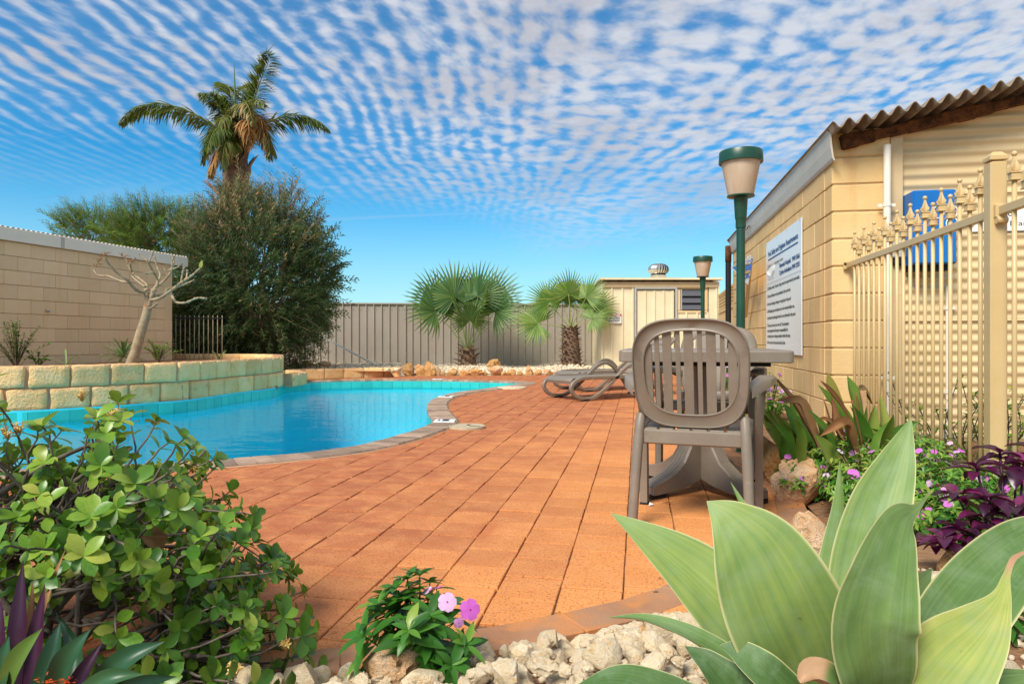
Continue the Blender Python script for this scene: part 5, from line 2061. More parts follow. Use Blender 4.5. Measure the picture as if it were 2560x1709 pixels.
# ------------------------------------------------------------------ ixora shrub on the left
r3 = random.Random(31)
ix = thing('ixora_shrub', 'bushy ixora shrub with round glossy leaves and grey twigs', 'shrub', (0, 0, 0))
IC = cam(-1.12, 1.60, 0.0)
lf_me = []
for k in range(8):
    q = MB()
    put_leaf(q, (0, 0, 0), (0, 1, 0), (0, 0, 1), 1.0, .52 + .05 * (k % 3), 5, .25 + .12 * (k % 4), .22, 'obovate', .1 + .8 * k / 7)
    lf_me.append((q, q.mesh('leaf', M['ixora'])))
stems = MB()
leaves = []
flower_pts = []
tips = []
while len(tips) < 430:
    a = r3.uniform(0, 2 * math.pi)
    e = math.asin(r3.uniform(-.02, .98))
    rr = r3.uniform(.45, 1.0) ** .6
    x = -1.12 + .74 * rr * math.cos(e) * math.cos(a)
    d = 1.60 + .50 * rr * math.cos(e) * math.sin(a)
    z = .03 + .66 * rr * math.sin(e)
    # lower on the side of the paving
    z *= 1.02 - .22 * max(0, (x + 1.12) / .74)
    w = cam(x, d, z)
    dd, px, py = vis(w)
    if px < -260 or d < 1.12 or py > 1850:
        continue
    if px > 540 + (py - 1180) * .60 + 40 and py < 1600:
        continue
    if px > 800:
        continue
    tips.append(w)
limbs = []
for k in range(15):
    a = 2 * math.pi * k / 15 + r3.uniform(-.2, .2)
    e = r3.choice((.25, .6, 1.0, 1.25))
    b0 = IC + Vector((r3.uniform(-.12, .08), r3.uniform(-.1, .1), -.02))
    x, d, z = -1.12 + .42 * math.cos(e) * math.cos(a), 1.60 + .28 * math.cos(e) * math.sin(a), .06 + .36 * math.sin(e)
    w = cam(x, d, z)
    pth = catmull([b0, b0.lerp(w, .5) + Vector((r3.uniform(-.05, .05), r3.uniform(-.05, .05), r3.uniform(-.03, .05))), w], 6)
    stems.tube(pth, [lerp(.011, .006, i / 12) for i in range(13)], 7, tint=r3.random())
    limbs += pth[4:]
for w in tips:
    near = sorted(limbs, key=lambda p: (p - w).length)[:10]
    b0 = near[r3.randrange(2, 10)]
    mid = b0.lerp(w, .5) + Vector((r3.uniform(-.03, .03), r3.uniform(-.03, .03), r3.uniform(-.04, .03)))
    path = catmull([b0, mid, w], 5)
    path = [p + Vector((r3.uniform(-.006, .006), r3.uniform(-.006, .006), r3.uniform(-.006, .006))) for p in path]
    path[-1] = w
    n = len(path)
    stems.tube(path, [lerp(.0045, .0018, i / (n - 1)) for i in range(n)], 6, tint=r3.random())
    dirn = (path[-1] - path[-3]).normalized()
    for (idx, cnt, sc) in ((n - 1, r3.choice((5, 6, 7)), 1.0), (n - 2, 2, .95), (n - 3, r3.choice((0, 2, 2)), .9), (n - 5, r3.choice((0, 2, 4)), .9), (max(0, n - 7), r3.choice((0, 2, 3)), .9)):
        bp_ = path[idx]
        base_a = r3.uniform(0, 6.28)
        o1 = dirn.orthogonal().normalized(); o2 = dirn.cross(o1)
        for k in range(cnt):
            a = base_a + 2 * math.pi * k / max(1, cnt) + r3.uniform(-.3, .3)
            out = (o1 * math.cos(a) + o2 * math.sin(a))
            dv = (out * r3.uniform(.7, 1.1) + dirn * r3.uniform(.25, .7) + Vector((0, 0, .15))).normalized()
            L = r3.choice((r3.uniform(.020, .038), r3.uniform(.032, .056))) * sc
            leaves.append((vis(bp_)[0], bp_, dv, dirn + Vector((0, 0, .6)), L))
    if r3.random() < .05:
        flower_pts.append((w, dirn))
leaves.sort(key=lambda t: t[0])


def frame(d, up):
    d = Vector(d).normalized()
    up = Vector(up); up = up - d * up.dot(d)
    up = up.normalized() if up.length > 1e-4 else d.orthogonal().normalized()
    sd = d.cross(up)
    return Matrix((sd, d, up)).transposed()


nobj = 0
rest = MB()
for d, bp_, dv, up, L in leaves:
    hgt = bp_.z
    # leaves get lighter and yellower towards the top of the shrub
    k = min(7, max(0, int(r3.gauss(3.6 + 4.2 * (max(0, hgt) / .6) ** 1.5 * .8, 1.6))))
    Mx = Matrix.Translation(bp_) @ frame(dv, up).to_4x4() @ Matrix.Scale(L, 4)
    px = vis(bp_)[1]
    if nobj < 290 and -20 < px < 900:
        o = link('leaf', lf_me[k][1], ix)
        o.matrix_local = Mx
        nobj += 1
    else:
        q = lf_me[k][0]
        rest.add([Mx @ Vector(v) for v in q.v], q.f, q.t)
rest.build('leaves', M['ixora'], ix, kind='stuff')
# a few bare dead sticks
for (a, c) in (((40, 1640, 1.35), (512, 1127, 1.75)), ((250, 1620, 1.5), (640, 1500, 1.6)), ((60, 1300, 1.6), (330, 1120, 1.75)), ((-30, 1250, 1.5), (290, 1090, 1.7)), ((330, 1640, 1.45), (700, 1690, 1.5)), ((120, 1700, 1.5), (420, 1380, 1.6)), ((200, 1500, 1.5), (480, 1240, 1.7))):
    A_, B_ = P(*a), P(*c)
    m1 = A_.lerp(B_, .5) + Vector((.01, 0, .02))
    stems.tube(catmull([A_, m1, B_], 6), [lerp(.0075, .0035, i / 12) for i in range(13)], 7, tint=.7)
stems.build('twigs', M['bark_grey'], ix)
q = MB()
q.tube([IC + Vector((-.05, 0, -.06)), IC + Vector((-.02, .01, .1)), IC + Vector((.03, .02, .25))], [.02, .017, .012], 8)
q.build('trunk', M['bark_grey'], ix)


def ixora_flower(w, dirn):
    q = MB()
    for k in range(16):
        dv = (dirn + Vector((r3.uniform(-.7, .7), r3.uniform(-.7, .7), r3.uniform(-.2, .7)))).normalized()
        tip = w + dv * r3.uniform(.018, .034)
        q.tube([w, tip], .0011, 4, tint=r3.random())
        if r3.random() < .65:
            o1 = dv.orthogonal().normalized(); o2 = dv.cross(o1)
            for j in range(4):
                a = j * math.pi / 2
                pd = o1 * math.cos(a) + o2 * math.sin(a)
                put_leaf(q, tip, pd + dv * .25, dv, .009, .0045, 2, .2, .1, 'lance', r3.random())
    q.build('flower_cluster', M['ixora_flower'], ix)


for (px, py, d) in ((205, 1003, 1.7), (285, 1052, 1.7), (50, 1085, 1.62), (20, 1100, 1.6), (482, 1182, 1.72), (715, 1625, 1.45), (590, 1690, 1.4)):
    ixora_flower(P(px, py, d), Vector((0, -.2, 1)))
q = MB()
for (px, py, d, L, rot) in ((350, 1340, 1.5, .065, .4), (340, 1395, 1.5, .055, 2.6), (385, 1310, 1.52, .05, 1.2), (560, 1670, 1.45, .08, 2.2)):
    w = P(px, py, d)
    put_leaf(q, w, RT * math.cos(rot) + UPV * -abs(math.sin(rot)), CAMN, L, L * .5, 6, 1.4, .7, 'obovate', r3.random())
q.build('dry_leaves', M['dry_leaf'], ix, label='curled brown dry leaves caught among the ixora twigs')

# ------------------------------------------------------------------ purple-backed sword-leaf plant at lower left
rh = thing('sword_leaf_plant', 'low rosette of dark green sword leaves with purple backs under the ixora', 'plant', (0, 0, 0))
RH = [((0, 1790, 1.08), (45, 1660, 1.03), (105, 1570, 1.02), 64, .75, 'rhoeo'), ((110, 1790, 1.08), (165, 1660, 1.04), (226, 1572, 1.05), 66, .38, 'rhoeo'),
      ((170, 1800, 1.08), (300, 1660, 1.06), (410, 1603, 1.08), 60, .25, 'rhoeo'), ((140, 1790, 1.02), (260, 1700, .99), (358, 1684, 1.0), 46, .45, 'rhoeo'),
      ((-20, 1800, 1.06), (5, 1680, 1.05), (22, 1590, 1.06), 60, .5, 'rhoeo'), ((70, 1800, 1.12), (130, 1640, 1.14), (150, 1555, 1.16), 50, .2, 'rhoeo'),
      ((40, 1740, 1.2), (50, 1560, 1.22), (58, 1400, 1.25), 46, .5, 'rhoeo_purple'), ((80, 1740, 1.2), (92, 1600, 1.22), (112, 1460, 1.24), 44, .7, 'rhoeo_purple'),
      ((60, 1740, 1.2), (100, 1540, 1.25), (162, 1376, 1.28), 26, .9, 'dry_leaf'), ((130, 1800, 1.14), (210, 1680, 1.16), (255, 1605, 1.18), 40, .4, 'rhoeo_purple'),
      ((-10, 1750, 1.2), (-5, 1600, 1.22), (4, 1500, 1.24), 50, .6, 'rhoeo_purple'), ((60, 1740, 1.22), (78, 1560, 1.24), (82, 1452, 1.26), 22, .5, 'dry_leaf'),
      ((150, 1790, 1.2), (190, 1640, 1.25), (140, 1530, 1.28), 40, .15, 'rhoeo'), ((210, 1820, 1.1), (330, 1720, 1.12), (440, 1690, 1.16), 44, .2, 'rhoeo')]
for b0, m0, t0, w, tn, mt in RH:
    wd = w * m0[2] / F
    q = blade([P(*b0), P(*m0), P(*t0)], [wd * .7, wd, .001], CAMN * .9 + UPV * .6, .5, 6, 8, tn, .002)
    build_blade(q, 'leaf', M[mt], rh)
q = MB()
for k in range(46):
    w = P(150 + r3.gauss(0, 24), 1706 + r3.gauss(0, 6), 1.0)
    put_leaf(q, w, (r3.uniform(-1, 1), r3.uniform(-1, .3), r3.uniform(0, 1)), (0, 0, 1), .007, .004, 2, .2, .2, 'obovate', r3.random())
M['red_flower'] = leafmat('red_flower', [(0, (.55, .04, .01)), (1, (.80, .16, .02))], .6, .2, .2, (.8, .2, .05))
q.build('flower_cluster', M['red_flower'], rh)


# ------------------------------------------------------------------ periwinkle plants
pet = MB()
for k in range(5):
    a = 2 * math.pi * k / 5
    put_leaf(pet, (0, 0, 0), (math.cos(a), math.sin(a), .12), (0, 0, 1), 1.0, 1.18, 4, .35, .06, 'petal', .5)
pet_me = pet.mesh('flower', [M['vinca_flower'], M['vinca_eye']])
eye = MB(); eye.lathe([(.001, .10), (.09, .09), (.10, .07)], 6)
eye_me = eye.mesh('eye', M['vinca_eye'])
vl = []
for k in range(6):
    q = MB()
    put_leaf(q, (0, 0, 0), (0, 1, 0), (0, 0, 1), 1.0, .30 + .03 * (k % 3), 4, .35 + .15 * (k % 3), .3, 'lance', .08 + .84 * k / 5)
    vl.append((q, q.mesh('leaf', M['vinca'])))


def vinca(center, rad, hgt, nst, leaf, label, seed, bias=2.0, flowers=3, obj_leaves=0, fsize=.018, group='periwinkle plants', name='periwinkle', petal_spread=.5):
    rr = random.Random(seed)
    t = thing(name, label, 'plant', center, 0, group)
    st, rest_ = MB(), MB()
    no = 0
    L_ = []
    tops = []
    for s in range(nst):
        a = rr.uniform(0, 6.283)
        q_ = math.sqrt(rr.random())
        tip = Vector((rad * q_ * math.cos(a), rad * q_ * math.sin(a), hgt * (1.0 - .55 * q_ * q_) * rr.uniform(.75, 1.05)))
        b0 = Vector((tip.x * .15, tip.y * .15, -.01))
        mid = Vector((tip.x * .55, tip.y * .55, tip.z * .55))
        path = catmull([b0, mid, tip], 4)
        n = len(path)
        st.tube(path, [lerp(.0035, .0016, i / (n - 1)) for i in range(n)], 5, tint=.6)
        tops.append(tip)
        for i in range(2, n):
            dr = (path[i] - path[i - 1]).normalized()
            o1 = dr.orthogonal().normalized(); o2 = dr.cross(o1)
            b_a = rr.uniform(0, 6.28)
            cnt = 6 if i == n - 1 else 3
            for k in range(cnt):
                a2 = b_a + 6.283 * k / cnt + rr.uniform(-.3, .3)
                dv = (o1 * math.cos(a2) + o2 * math.sin(a2)) * rr.uniform(.7, 1) + dr * (.55 if i == n - 1 else .25)
                ln = leaf * rr.uniform(.6, 1.1) * (.75 if i == n - 1 else 1)
                kk = min(5, max(0, int(rr.gauss(bias + (1.2 if i == n - 1 else 0), 1.1))))
                Mx = Matrix.Translation(path[i]) @ frame(dv, dr + Vector((0, 0, .5))).to_4x4() @ Matrix.Scale(ln, 4)
                L_.append((kk, Mx))
    rr.shuffle(L_)
    for kk, Mx in L_:
        if no < obj_leaves:
            o_ = link('leaf', vl[kk][1], t); o_.matrix_local = Mx; no += 1
        else:
            rest_.add([Mx @ Vector(v) for v in vl[kk][0].v], vl[kk][0].f, vl[kk][0].t)
    if rest_.v:
        rest_.build('leaves', M['vinca'], t, kind='stuff')
    st.build('stems', M['twig'] if bias > 3 else M['vinca'], t)
    rr.shuffle(tops)
    for tp in tops[:flowers]:
        o_ = link('flower', pet_me, t)
        dv = Vector((rr.uniform(-.6, .6), rr.uniform(-1.0, .1), rr.uniform(.3, 1))).normalized()
        sc_ = fsize * rr.uniform(.8, 1.15)
        o_.matrix_local = Matrix.Translation(tp + Vector((0, 0, .012)) + dv * .006) @ dv.to_track_quat('Z', 'Y').to_matrix().to_4x4() @ Matrix.Scale(sc_, 4)
        link('eye', eye_me, o_)
    return t


v0 = cam((1050 - 1280) * 1.56 / F, 1.56, .01)
t = vinca(v0, .155, .235, 17, .085, 'leafy periwinkle with a pair of pink flowers growing among white stones', 5, 1.3, 0, 280, .03, None)
for (px, py, d, s_, dv) in ((1118, 1504, 1.50, .021, (.1, -.8, .5)), (1175, 1523, 1.50, .023, (.25, -.9, .35)), (1090, 1468, 1.58, .022, (-.3, .3, .9)), (1066, 1475, 1.6, .014, (-.6, -.2, .8)), (1147, 1556, 1.5, .012, (.3, -.8, 0))):
    w = P(px, py, d) - v0
    o = link('flower', pet_me, t)
    dv = (RT * dv[0] + Vector((-SA, CA, 0)) * dv[1] + UPV * dv[2]).normalized()
    o.matrix_local = Matrix.Translation(w) @ dv.to_track_quat('Z', 'Y').to_matrix().to_4x4() @ Matrix.Scale(s_, 4)
    link('eye', eye_me, o)
    q = MB(); q.tube(catmull([w - dv * .002, w - dv * .03 + Vector((0, 0, -.01)), Vector((w.x * .5, w.y * .5, w.z * .72))], 4), .0013, 5); q.build('flower_stalk', M['vinca'], t)

BEDV = [(1.52, 3.0, .17, .17), (1.52, 2.72, .2, .2), (1.62, 3.10, .2, .22), (1.50, 3.40, .18, .2), (1.72, 2.62, .18, .2), (1.80, 2.88, .2, .24), (1.72, 3.55, .22, .24), (1.93, 3.25, .2, .26),
        (1.52, 2.58, .13, .13), (1.60, 2.42, .15, .14), (1.85, 2.42, .16, .16), (2.02, 2.75, .2, .2), (1.98, 3.75, .2, .22)]
for i, (x, d, r_, h_) in enumerate(BEDV):
    w = cam(x, d)
    vinca((w.x, w.y, bedh(w.x, w.y)), r_ * 1.1, h_ + .03, 52, .052, 'low periwinkle with small pink and white flowers in the bed before the picket fence', 50 + i, 3.5, 9, 0, .0165, 'periwinkles before the picket fence')
for i, (x, y, r_, h_) in enumerate(((.98, 7.0, .28, .62), (1.05, 7.8, .28, .60), (1.12, 6.3, .22, .5), (1.0, 8.8, .28, .7), (.95, 9.6, .3, .5))):
    vinca((x, y, .02), r_, h_, 26, .06, 'tall periwinkle with pink flowers against the cream block wall', 80 + i, 2.9, 12, 0, .024, 'tall periwinkles along the block wall')
w = cam(1.17, 1.62)
vinca((w.x, w.y, .05), .12, .16, 8, .06, 'small periwinkle between agave leaf and tan boulder', 99, 1.6, 2, 0, .017, None)

# ------------------------------------------------------------------ canna clump
r4 = random.Random(11)
cn = thing('canna_clump', 'canna lily clump with broad green leaves, some dried brown, by the wall corner', 'plant', (0, 0, 0))
def canna_leaf(b0, m0, t0, wpx, mat='canna', tn=.5, cup=.35, nr=None):
    wd = wpx * m0[2] / F
    nr = nr or (CAMN * .8 + UPV * .7 + RT * r4.uniform(-.4, .4))
    p0, p1, p2 = P(*b0), P(*m0), P(*t0)
    q_ = blade([p0, p0.lerp(p1, .55) + UPV * .01, p1, p1.lerp(p2, .55), p2], [wd * .15, wd * .8, wd, wd * .7, .001], nr, cup, 6, 4, tn, .0012)
    build_blade(q_, 'leaf', M[mat], cn)
CL = [((2160, 1180, 3.7), (2140, 1010, 3.7), (2118, 938, 3.72), 52), ((2170, 1180, 3.75), (2110, 1040, 3.7), (2044, 960, 3.66), 34), ((2150, 1160, 3.9), (2085, 990, 3.9), (2068, 930, 3.9), 30),
      ((2180, 1200, 3.6), (2160, 1090, 3.55), (2130, 1010, 3.5), 44), ((2130, 1200, 3.6), (2080, 1120, 3.5), (2040, 1040, 3.45), 40), ((2080, 1200, 3.7), (2000, 1080, 3.75), (1960, 1010, 3.8), 34),
      ((2060, 1200, 3.7), (1970, 1120, 3.7), (1915, 1070, 3.75), 36), ((2040, 1180, 4.0), (1985, 1060, 4.0), (1975, 1000, 4.0), 34), ((2030, 1180, 4.1), (1940, 1090, 4.1), (1905, 1030, 4.15), 32),
      ((2150, 1210, 3.3), (2080, 1150, 3.15), (2036, 1085, 3.1), 62), ((2180, 1220, 3.4), (2200, 1110, 3.4), (2226, 1050, 3.4), 38), ((2190, 1210, 3.5), (2240, 1090, 3.5), (2298, 1052, 3.5), 34),
      ((2120, 1180, 3.8), (2050, 1060, 3.85), (1990, 1035, 3.9), 30), ((2160, 1210, 3.5), (2130, 1120, 3.4), (2110, 1060, 3.35), 48), ((2000, 1170, 4.4), (1930, 1080, 4.4), (1900, 1020, 4.45), 36),
      ((1990, 1160, 4.5), (1900, 1110, 4.5), (1850, 1080, 4.55), 30), ((2100, 1190, 3.6), (2030, 1160, 3.4), (1975, 1175, 3.3), 34), ((2190, 1200, 3.7), (2210, 1060, 3.75), (2200, 985, 3.8), 30),
      ((2060, 1190, 3.9), (2020, 1080, 3.9), (2010, 1020, 3.95), 40), ((2140, 1200, 3.7), (2175, 1080, 3.65), (2188, 1010, 3.65), 40)]
for k in range(22):
    bx_, by_, bd = r4.uniform(1960, 2200), r4.uniform(1170, 1215), r4.uniform(3.35, 4.3)
    hh_ = r4.uniform(90, 190); lean = r4.uniform(-75, 60)
    CL.append(((bx_, by_, bd), (bx_ + lean * .6, by_ - hh_ * .65, bd - .08), (bx_ + lean * 1.3, by_ - hh_, bd - .15), r4.uniform(26, 44)))
for i, (b0, m0, t0, w) in enumerate(CL):
    canna_leaf(b0, m0, t0, w, 'canna', r4.uniform(.25, 1.0))
CD = [((2150, 1190, 3.6), (2090, 1075, 3.5), (2078, 985, 3.5), 22), ((2080, 1190, 3.6), (1985, 1010, 3.6), (1930, 935, 3.62), 16), ((2060, 1150, 3.5), (2000, 1010, 3.5), (1940, 1000, 3.5), 26),
      ((2150, 1170, 3.4), (2110, 1060, 3.3), (2050, 1090, 3.25), 28), ((2130, 1060, 3.6), (2080, 985, 3.6), (2050, 950, 3.6), 14), ((2180, 1010, 3.7), (2150, 975, 3.65), (2160, 1035, 3.6), 20), ((2120, 1120, 3.5), (2065, 1050, 3.5), (2030, 1055, 3.5), 12)]
for b0, m0, t0, w in CD:
    canna_leaf(b0, m0, t0, w, 'canna_dry', r4.uniform(.1, .9), 1.1)
q = MB()
for a, c in (((2090, 1200, 3.65), (1955, 960, 3.62)), ((2160, 1200, 3.7), (2140, 980, 3.7)), ((2110, 1200, 3.7), (2060, 1000, 3.75)), ((2170, 1200, 3.6), (2130, 1000, 3.5))):
    A_, B_ = P(*a), P(*c); A_.z = .03
    q.tube(catmull([A_, A_.lerp(B_, .5) + RT * .01, B_], 5), [.009, .009, .008, .008, .007, .007, .006, .006, .005, .004, .003], 7)
q.build('stalks', M['canna_dry'], cn)

# ------------------------------------------------------------------ purple-leaved plant
pu = thing('purple_plant', 'dark purple leafy plant with magenta edges before the fence post', 'plant', (0, 0, 0))
pl_me = []
for k in range(5):
    q = MB(); put_leaf(q, (0, 0, 0), (0, 1, 0), (0, 0, 1), 1.0,   .44 + .05 * (k % 3), 6, .7 + .25 * (k % 3), .45, 'lance', .1 + .2 * k)
    pl_me.append(q.mesh('leaf', M['purple_leaf']))
sm = MB()
nl = 0
for (px, py, d) in ((2440, 1165, 2.15), (2500, 1130, 2.2), (2560, 1150, 2.15), (2390, 1230, 2.12), (2470, 1240, 2.02), (2540, 1260, 2.0), (2600, 1200, 2.1), (2400, 1320, 2.0), (2360, 1340, 1.98), (2450, 1340, 1.95), (2520, 1330, 1.95), (2580, 1320, 1.95), (2460, 1290, 2.05), (2600, 1130, 2.2), (2340, 1350, 2.05), (2540, 1180, 2.25)):
    w = P(px, py, d)
    root_ = cam(1.50, 2.05, .04)
    sm.tube(catmull([root_, root_.lerp(w, .5) + UPV * -.02, w], 4), .004, 5)
    ba = r4.uniform(0, 6.28)
    for k in range(8):
        a = ba + k * 2.4
        el = .15 + .8 * (k / 8)
        dv = Vector((math.cos(a), math.sin(a), el - .15))
        o = link('leaf', pl_me[r4.randrange(5)], pu)
        L = r4.uniform(.06, .11)
        o.matrix_local = Matrix.Translation(w - UPV * .02 * (1 - k / 8)) @ frame(dv, (0, 0, 1)).to_4x4() @ Matrix.Scale(L, 4)
sm.build('stems', M['purple_leaf'], pu)

# ------------------------------------------------------------------ straggly shrub behind the picket fence
sb = thing('straggly_shrub', 'straggly small-leaved shrub growing behind the picket fence', 'shrub', (0, 0, 0))
st, lv = MB(), MB()
for k in range(70):
    root_ = Vector((r4.uniform(1.75, 2.6), r4.uniform(4.0, 4.9), -.02))
    tip = root_ + Vector((r4.uniform(-.25, .25), r4.uniform(-.3, .2), r4.uniform(.25, .62)))
    path = catmull([root_, root_.lerp(tip, .5) + Vector((r4.uniform(-.1, .1), r4.uniform(-.1, .1), 0)), tip], 4)
    st.tube(path, [lerp(.006, .002, i / 8) for i in range(9)], 5, tint=.1)
    for p in path[3:]:
        for j in range(5):
            dv = Vector((r4.uniform(-1, 1), r4.uniform(-1, 1), r4.uniform(-.2, .8)))
            put_leaf(lv, p, dv, (0, 0, 1), r4.uniform(.02, .045), .02, 3, .3, .2, 'obovate', r4.uniform(.25, 1))
st.build('twigs', M['bark_grey'], sb)
lv.build('leaves', M['ixora'], sb, kind='stuff')


# ------------------------------------------------------------------ fan palms by the far fence
r5 = random.Random(21)


def fan_mesh(nseg, R0, spread, droop, seed, mat, petiole=.7):
    """one fan leaf: stalk along +y from the origin, fan at its end facing +z"""
    rr = random.Random(seed)
    q = MB()
    q.tube(catmull([(0, 0, 0), (0, petiole * .5, .03), (0, petiole, .0)], 4), [.018, .016, .014, .013, .012, .011, .010, .009, .008], 6, tint=.85)
    c = Vector((0, petiole, 0))
    for k in range(nseg):
        u = -1 + 2 * k / (nseg - 1)
        a = u * spread
        L = R0 * (1 - .22 * u * u) * rr.uniform(.9, 1.06)
        d = Vector((math.sin(a), math.cos(a), .10 * math.cos(3 * a)))
        tn = rr.uniform(.1, .75)
        sd = Vector((math.cos(a), -math.sin(a), 0))
        vs = []
        p = c.copy()
        n = 6
        dd = d.copy()
        for i in range(n + 1):
            t = i / n
            w = R0 * math.sin(spread / nseg) * (t if t < .45 else .45 * (1 - (t - .45) / .55) ** .8) * 1.08 + .0015
            fold = w * .5
            vs += [p - sd * w + Vector((0, 0, fold)), p, p + sd * w + Vector((0, 0, fold))]
            if t > .45:
                dd = (dd + Vector((rr.uniform(-.03, .03), rr.uniform(-.03, .03), -droop * (t - .3)))).normalized()
            p = p + dd * (L / n)
        q.add(vs, [(i * 3 + j, i * 3 + j + 1, i * 3 + 4 + j, i * 3 + 3 + j) for i in range(n) for j in (0, 1)], tn)
    return q.mesh('frond', mat)


def fan_palm(base, label, mat, fronds, trunk_h, trunk_r, boots, seed, R0, pet, crown_z, stalk_boot=False):
    rr = random.Random(seed)
    t = thing('fan_palm', label, 'palm', base, 0, 'fan palms by the taupe fence')
    q = MB()
    q.tube(catmull([(0, 0, -.1), (.01, 0, trunk_h * .35), (-.01, 0, trunk_h * .75), (0, 0, trunk_h)], 5), [trunk_r * (1.12 - .38 * i / 15) for i in range(16)], 12, tint=.2)
    tr = q.build('trunk', M['bark_palm'], t)
    q = MB()
    for k in range(boots):
        a = k * 2.4
        z = trunk_h * (k + .5) / boots
        rad = trunk_r * (1.12 - .38 * z / trunk_h)
        o_ = Vector((math.cos(a), math.sin(a), 0))
        L = rr.uniform(.09, .17) * (1.7 if stalk_boot else 1)
        put_leaf(q, o_ * rad * .9 + Vector((0, 0, z)), o_ * .75 + Vector((0, 0, rr.uniform(.5, 1.3))), o_, L, .085 if not stalk_boot else .11, 3, -.5, -.35, 'strap', rr.random())
    q.build('leaf_bases', M['bark_palm'], tr)
    meshes = [fan_mesh(30 + 2 * k, R0 * (1 + .06 * k), R(118 + 8 * k), .16 + .10 * k, seed + k, mat, pet) for k in range(4)]
    for (az, el, sc, kk, roll) in fronds:
        # az: degrees clockwise from straight ahead of the standpoint; el: elevation of the stalk
        d = (RT * math.sin(R(az)) + Vector((-SA, CA, 0)) * math.cos(R(az))) * math.cos(R(el)) + UPV * math.sin(R(el))
        up = UPV * math.cos(R(el)) - (RT * math.sin(R(az)) + Vector((-SA, CA, 0)) * math.cos(R(az))) * math.sin(R(el))
        m3 = frame(d, up) @ Matrix.Rotation(R(roll), 3, 'Y')
        o_ = link('frond', meshes[kk % 4], t)
        o_.matrix_local = Matrix.Translation((0, 0, crown_z)) @ m3.to_4x4() @ Matrix.Scale(sc, 4)
    return t


b1 = cam((1170 - 1280) * 17.4 / F, 17.4, .03)
fan_palm(b1, 'fan palm with dark green fronds rising from a short shaggy base', M['fan'],
         [(80, 80, 1.0, 0, 60), (75, 66, 1.0, 1, 50), (285, 76, 1.0, 2, -60), (275, 60, 1.0, 1, -50), (20, 84, .9, 1, 10), (95, 56, .85, 3, 60), (262, 52, .9, 3, -50), (330, 68, .9, 2, -20), (230, 72, .8, 2, -30), (120, 70, .8, 2, 30), (170, 62, .62, 3, 0)],
         .55, .20, 34, 3, .92, 1.46, .45, True)
b2 = cam((1427 - 1280) * 17.0 / F, 17.0, .02)
fan_palm(b2, 'fan palm with bright green fronds on a rough brown trunk beside the shed', M['fan_light'],
         [(300, 86, 1.0, 0, -40), (278, 50, .98, 1, -62), (85, 64, 1.0, 0, 60), (268, 10, .95, 3, -62), (98, 26, .66, 3, 62), (300, 70, .9, 2, -30), (80, 40, .9, 2, 65), (30, 66, .9, 1, 20)],
         1.10, .235, 150, 13, .66, .88, 1.04)

# ------------------------------------------------------------------ feather palm beyond the fence
fp = thing('feather_palm', 'tall feather palm with arching fronds and brown skirt above the shrub', 'palm', cam((588 - 1280) * 20.2 / F, 20.2))
CZ = CAM_H + (HZ - 372) * 20.2 / F
q = MB()
q.tube([(0, 0, -.1), (.05, 0, 2), (0, 0, 4), (.02, 0, CZ - .9), (.05, 0, CZ - .2)], [.34, .30, .30, .36, .30], 14, tint=.3)
tr = q.build('trunk', M['bark_palm'], fp)
q = MB()
for k in range(46):
    a = k * 2.4
    z = CZ - 1.9 + 1.8 * k / 46
    o_ = Vector((math.cos(a), math.sin(a), 0))
    L = r5.uniform(.5, 1.0)
    put_leaf(q, o_ * .30 + Vector((0, 0, z)), o_ * r5.uniform(.22, .5) + UPV, o_, L, .2, 4, r5.uniform(-.2, .7), -.4, 'strap', r5.random())
for (a, L) in ((180, 1.0), (170, .75), (5, .9), (20, .7)):
    o_ = RT * math.cos(R(a)) + Vector((0, 0, 0))
    p0 = o_ * .3 + Vector((0, 0, CZ - 1.4 - r5.random() * .4))
    q.tube(catmull([p0, p0 + o_ * .25 + UPV * .35, p0 + o_ * (.35 + L * .3) + UPV * (.6 + .1 * L)], 4), [.07, .06, .05, .045, .04, .035, .03, .025, .02], 6, tint=.4)
q.build('leaf_bases', M['bark_palm'], tr)


def feather(path, nleaf, leaf, tint0, mat, seed, hang=.8, tipbrown=0.0):
    """frond along a path with drooping leaflets"""
    rr = random.Random(seed)
    C = resample(catmull(path, 8), .05)
    n = len(C)
    q = MB()
    q.tube(C, [lerp(.035, .006, i / (n - 1)) for i in range(n)], 5, tint=.75)
    for k in range(nleaf):
        u = .10 + .90 * (k / nleaf)
        i = min(n - 2, int(u * (n - 1)))
        tg = (C[i + 1] - C[max(0, i - 1)]).normalized()
        sd = tg.cross(UPV)
        sd = sd.normalized() if sd.length > .05 else RT.copy()
        s = 1 if k % 2 else -1
        L = leaf * (math.sin(math.pi * min(1, .12 + u * .86)) ** .55) * rr.uniform(.75, 1.1)
        up = sd.cross(tg)
        dv = sd * s * rr.uniform(.35, .8) + tg * rr.uniform(.35, .7) + up * rr.uniform(-.1, .3) - UPV * rr.uniform(.15, .75) * (1 - abs(tg.z) * .7)
        put_leaf(q, C[i], dv, UPV, L * 1.2, .046, 5, hang * rr.uniform(.3, .9), .35, 'lance', min(1, max(0, tint0 + rr.uniform(-.25, .25) + tipbrown * rr.random())))
    return q.build('frond', mat, fp)


def A20(px, py, dd=0.0):
    return P(px, py, 20.2 + dd) - cam((588 - 1280) * 20.2 / F, 20.2)


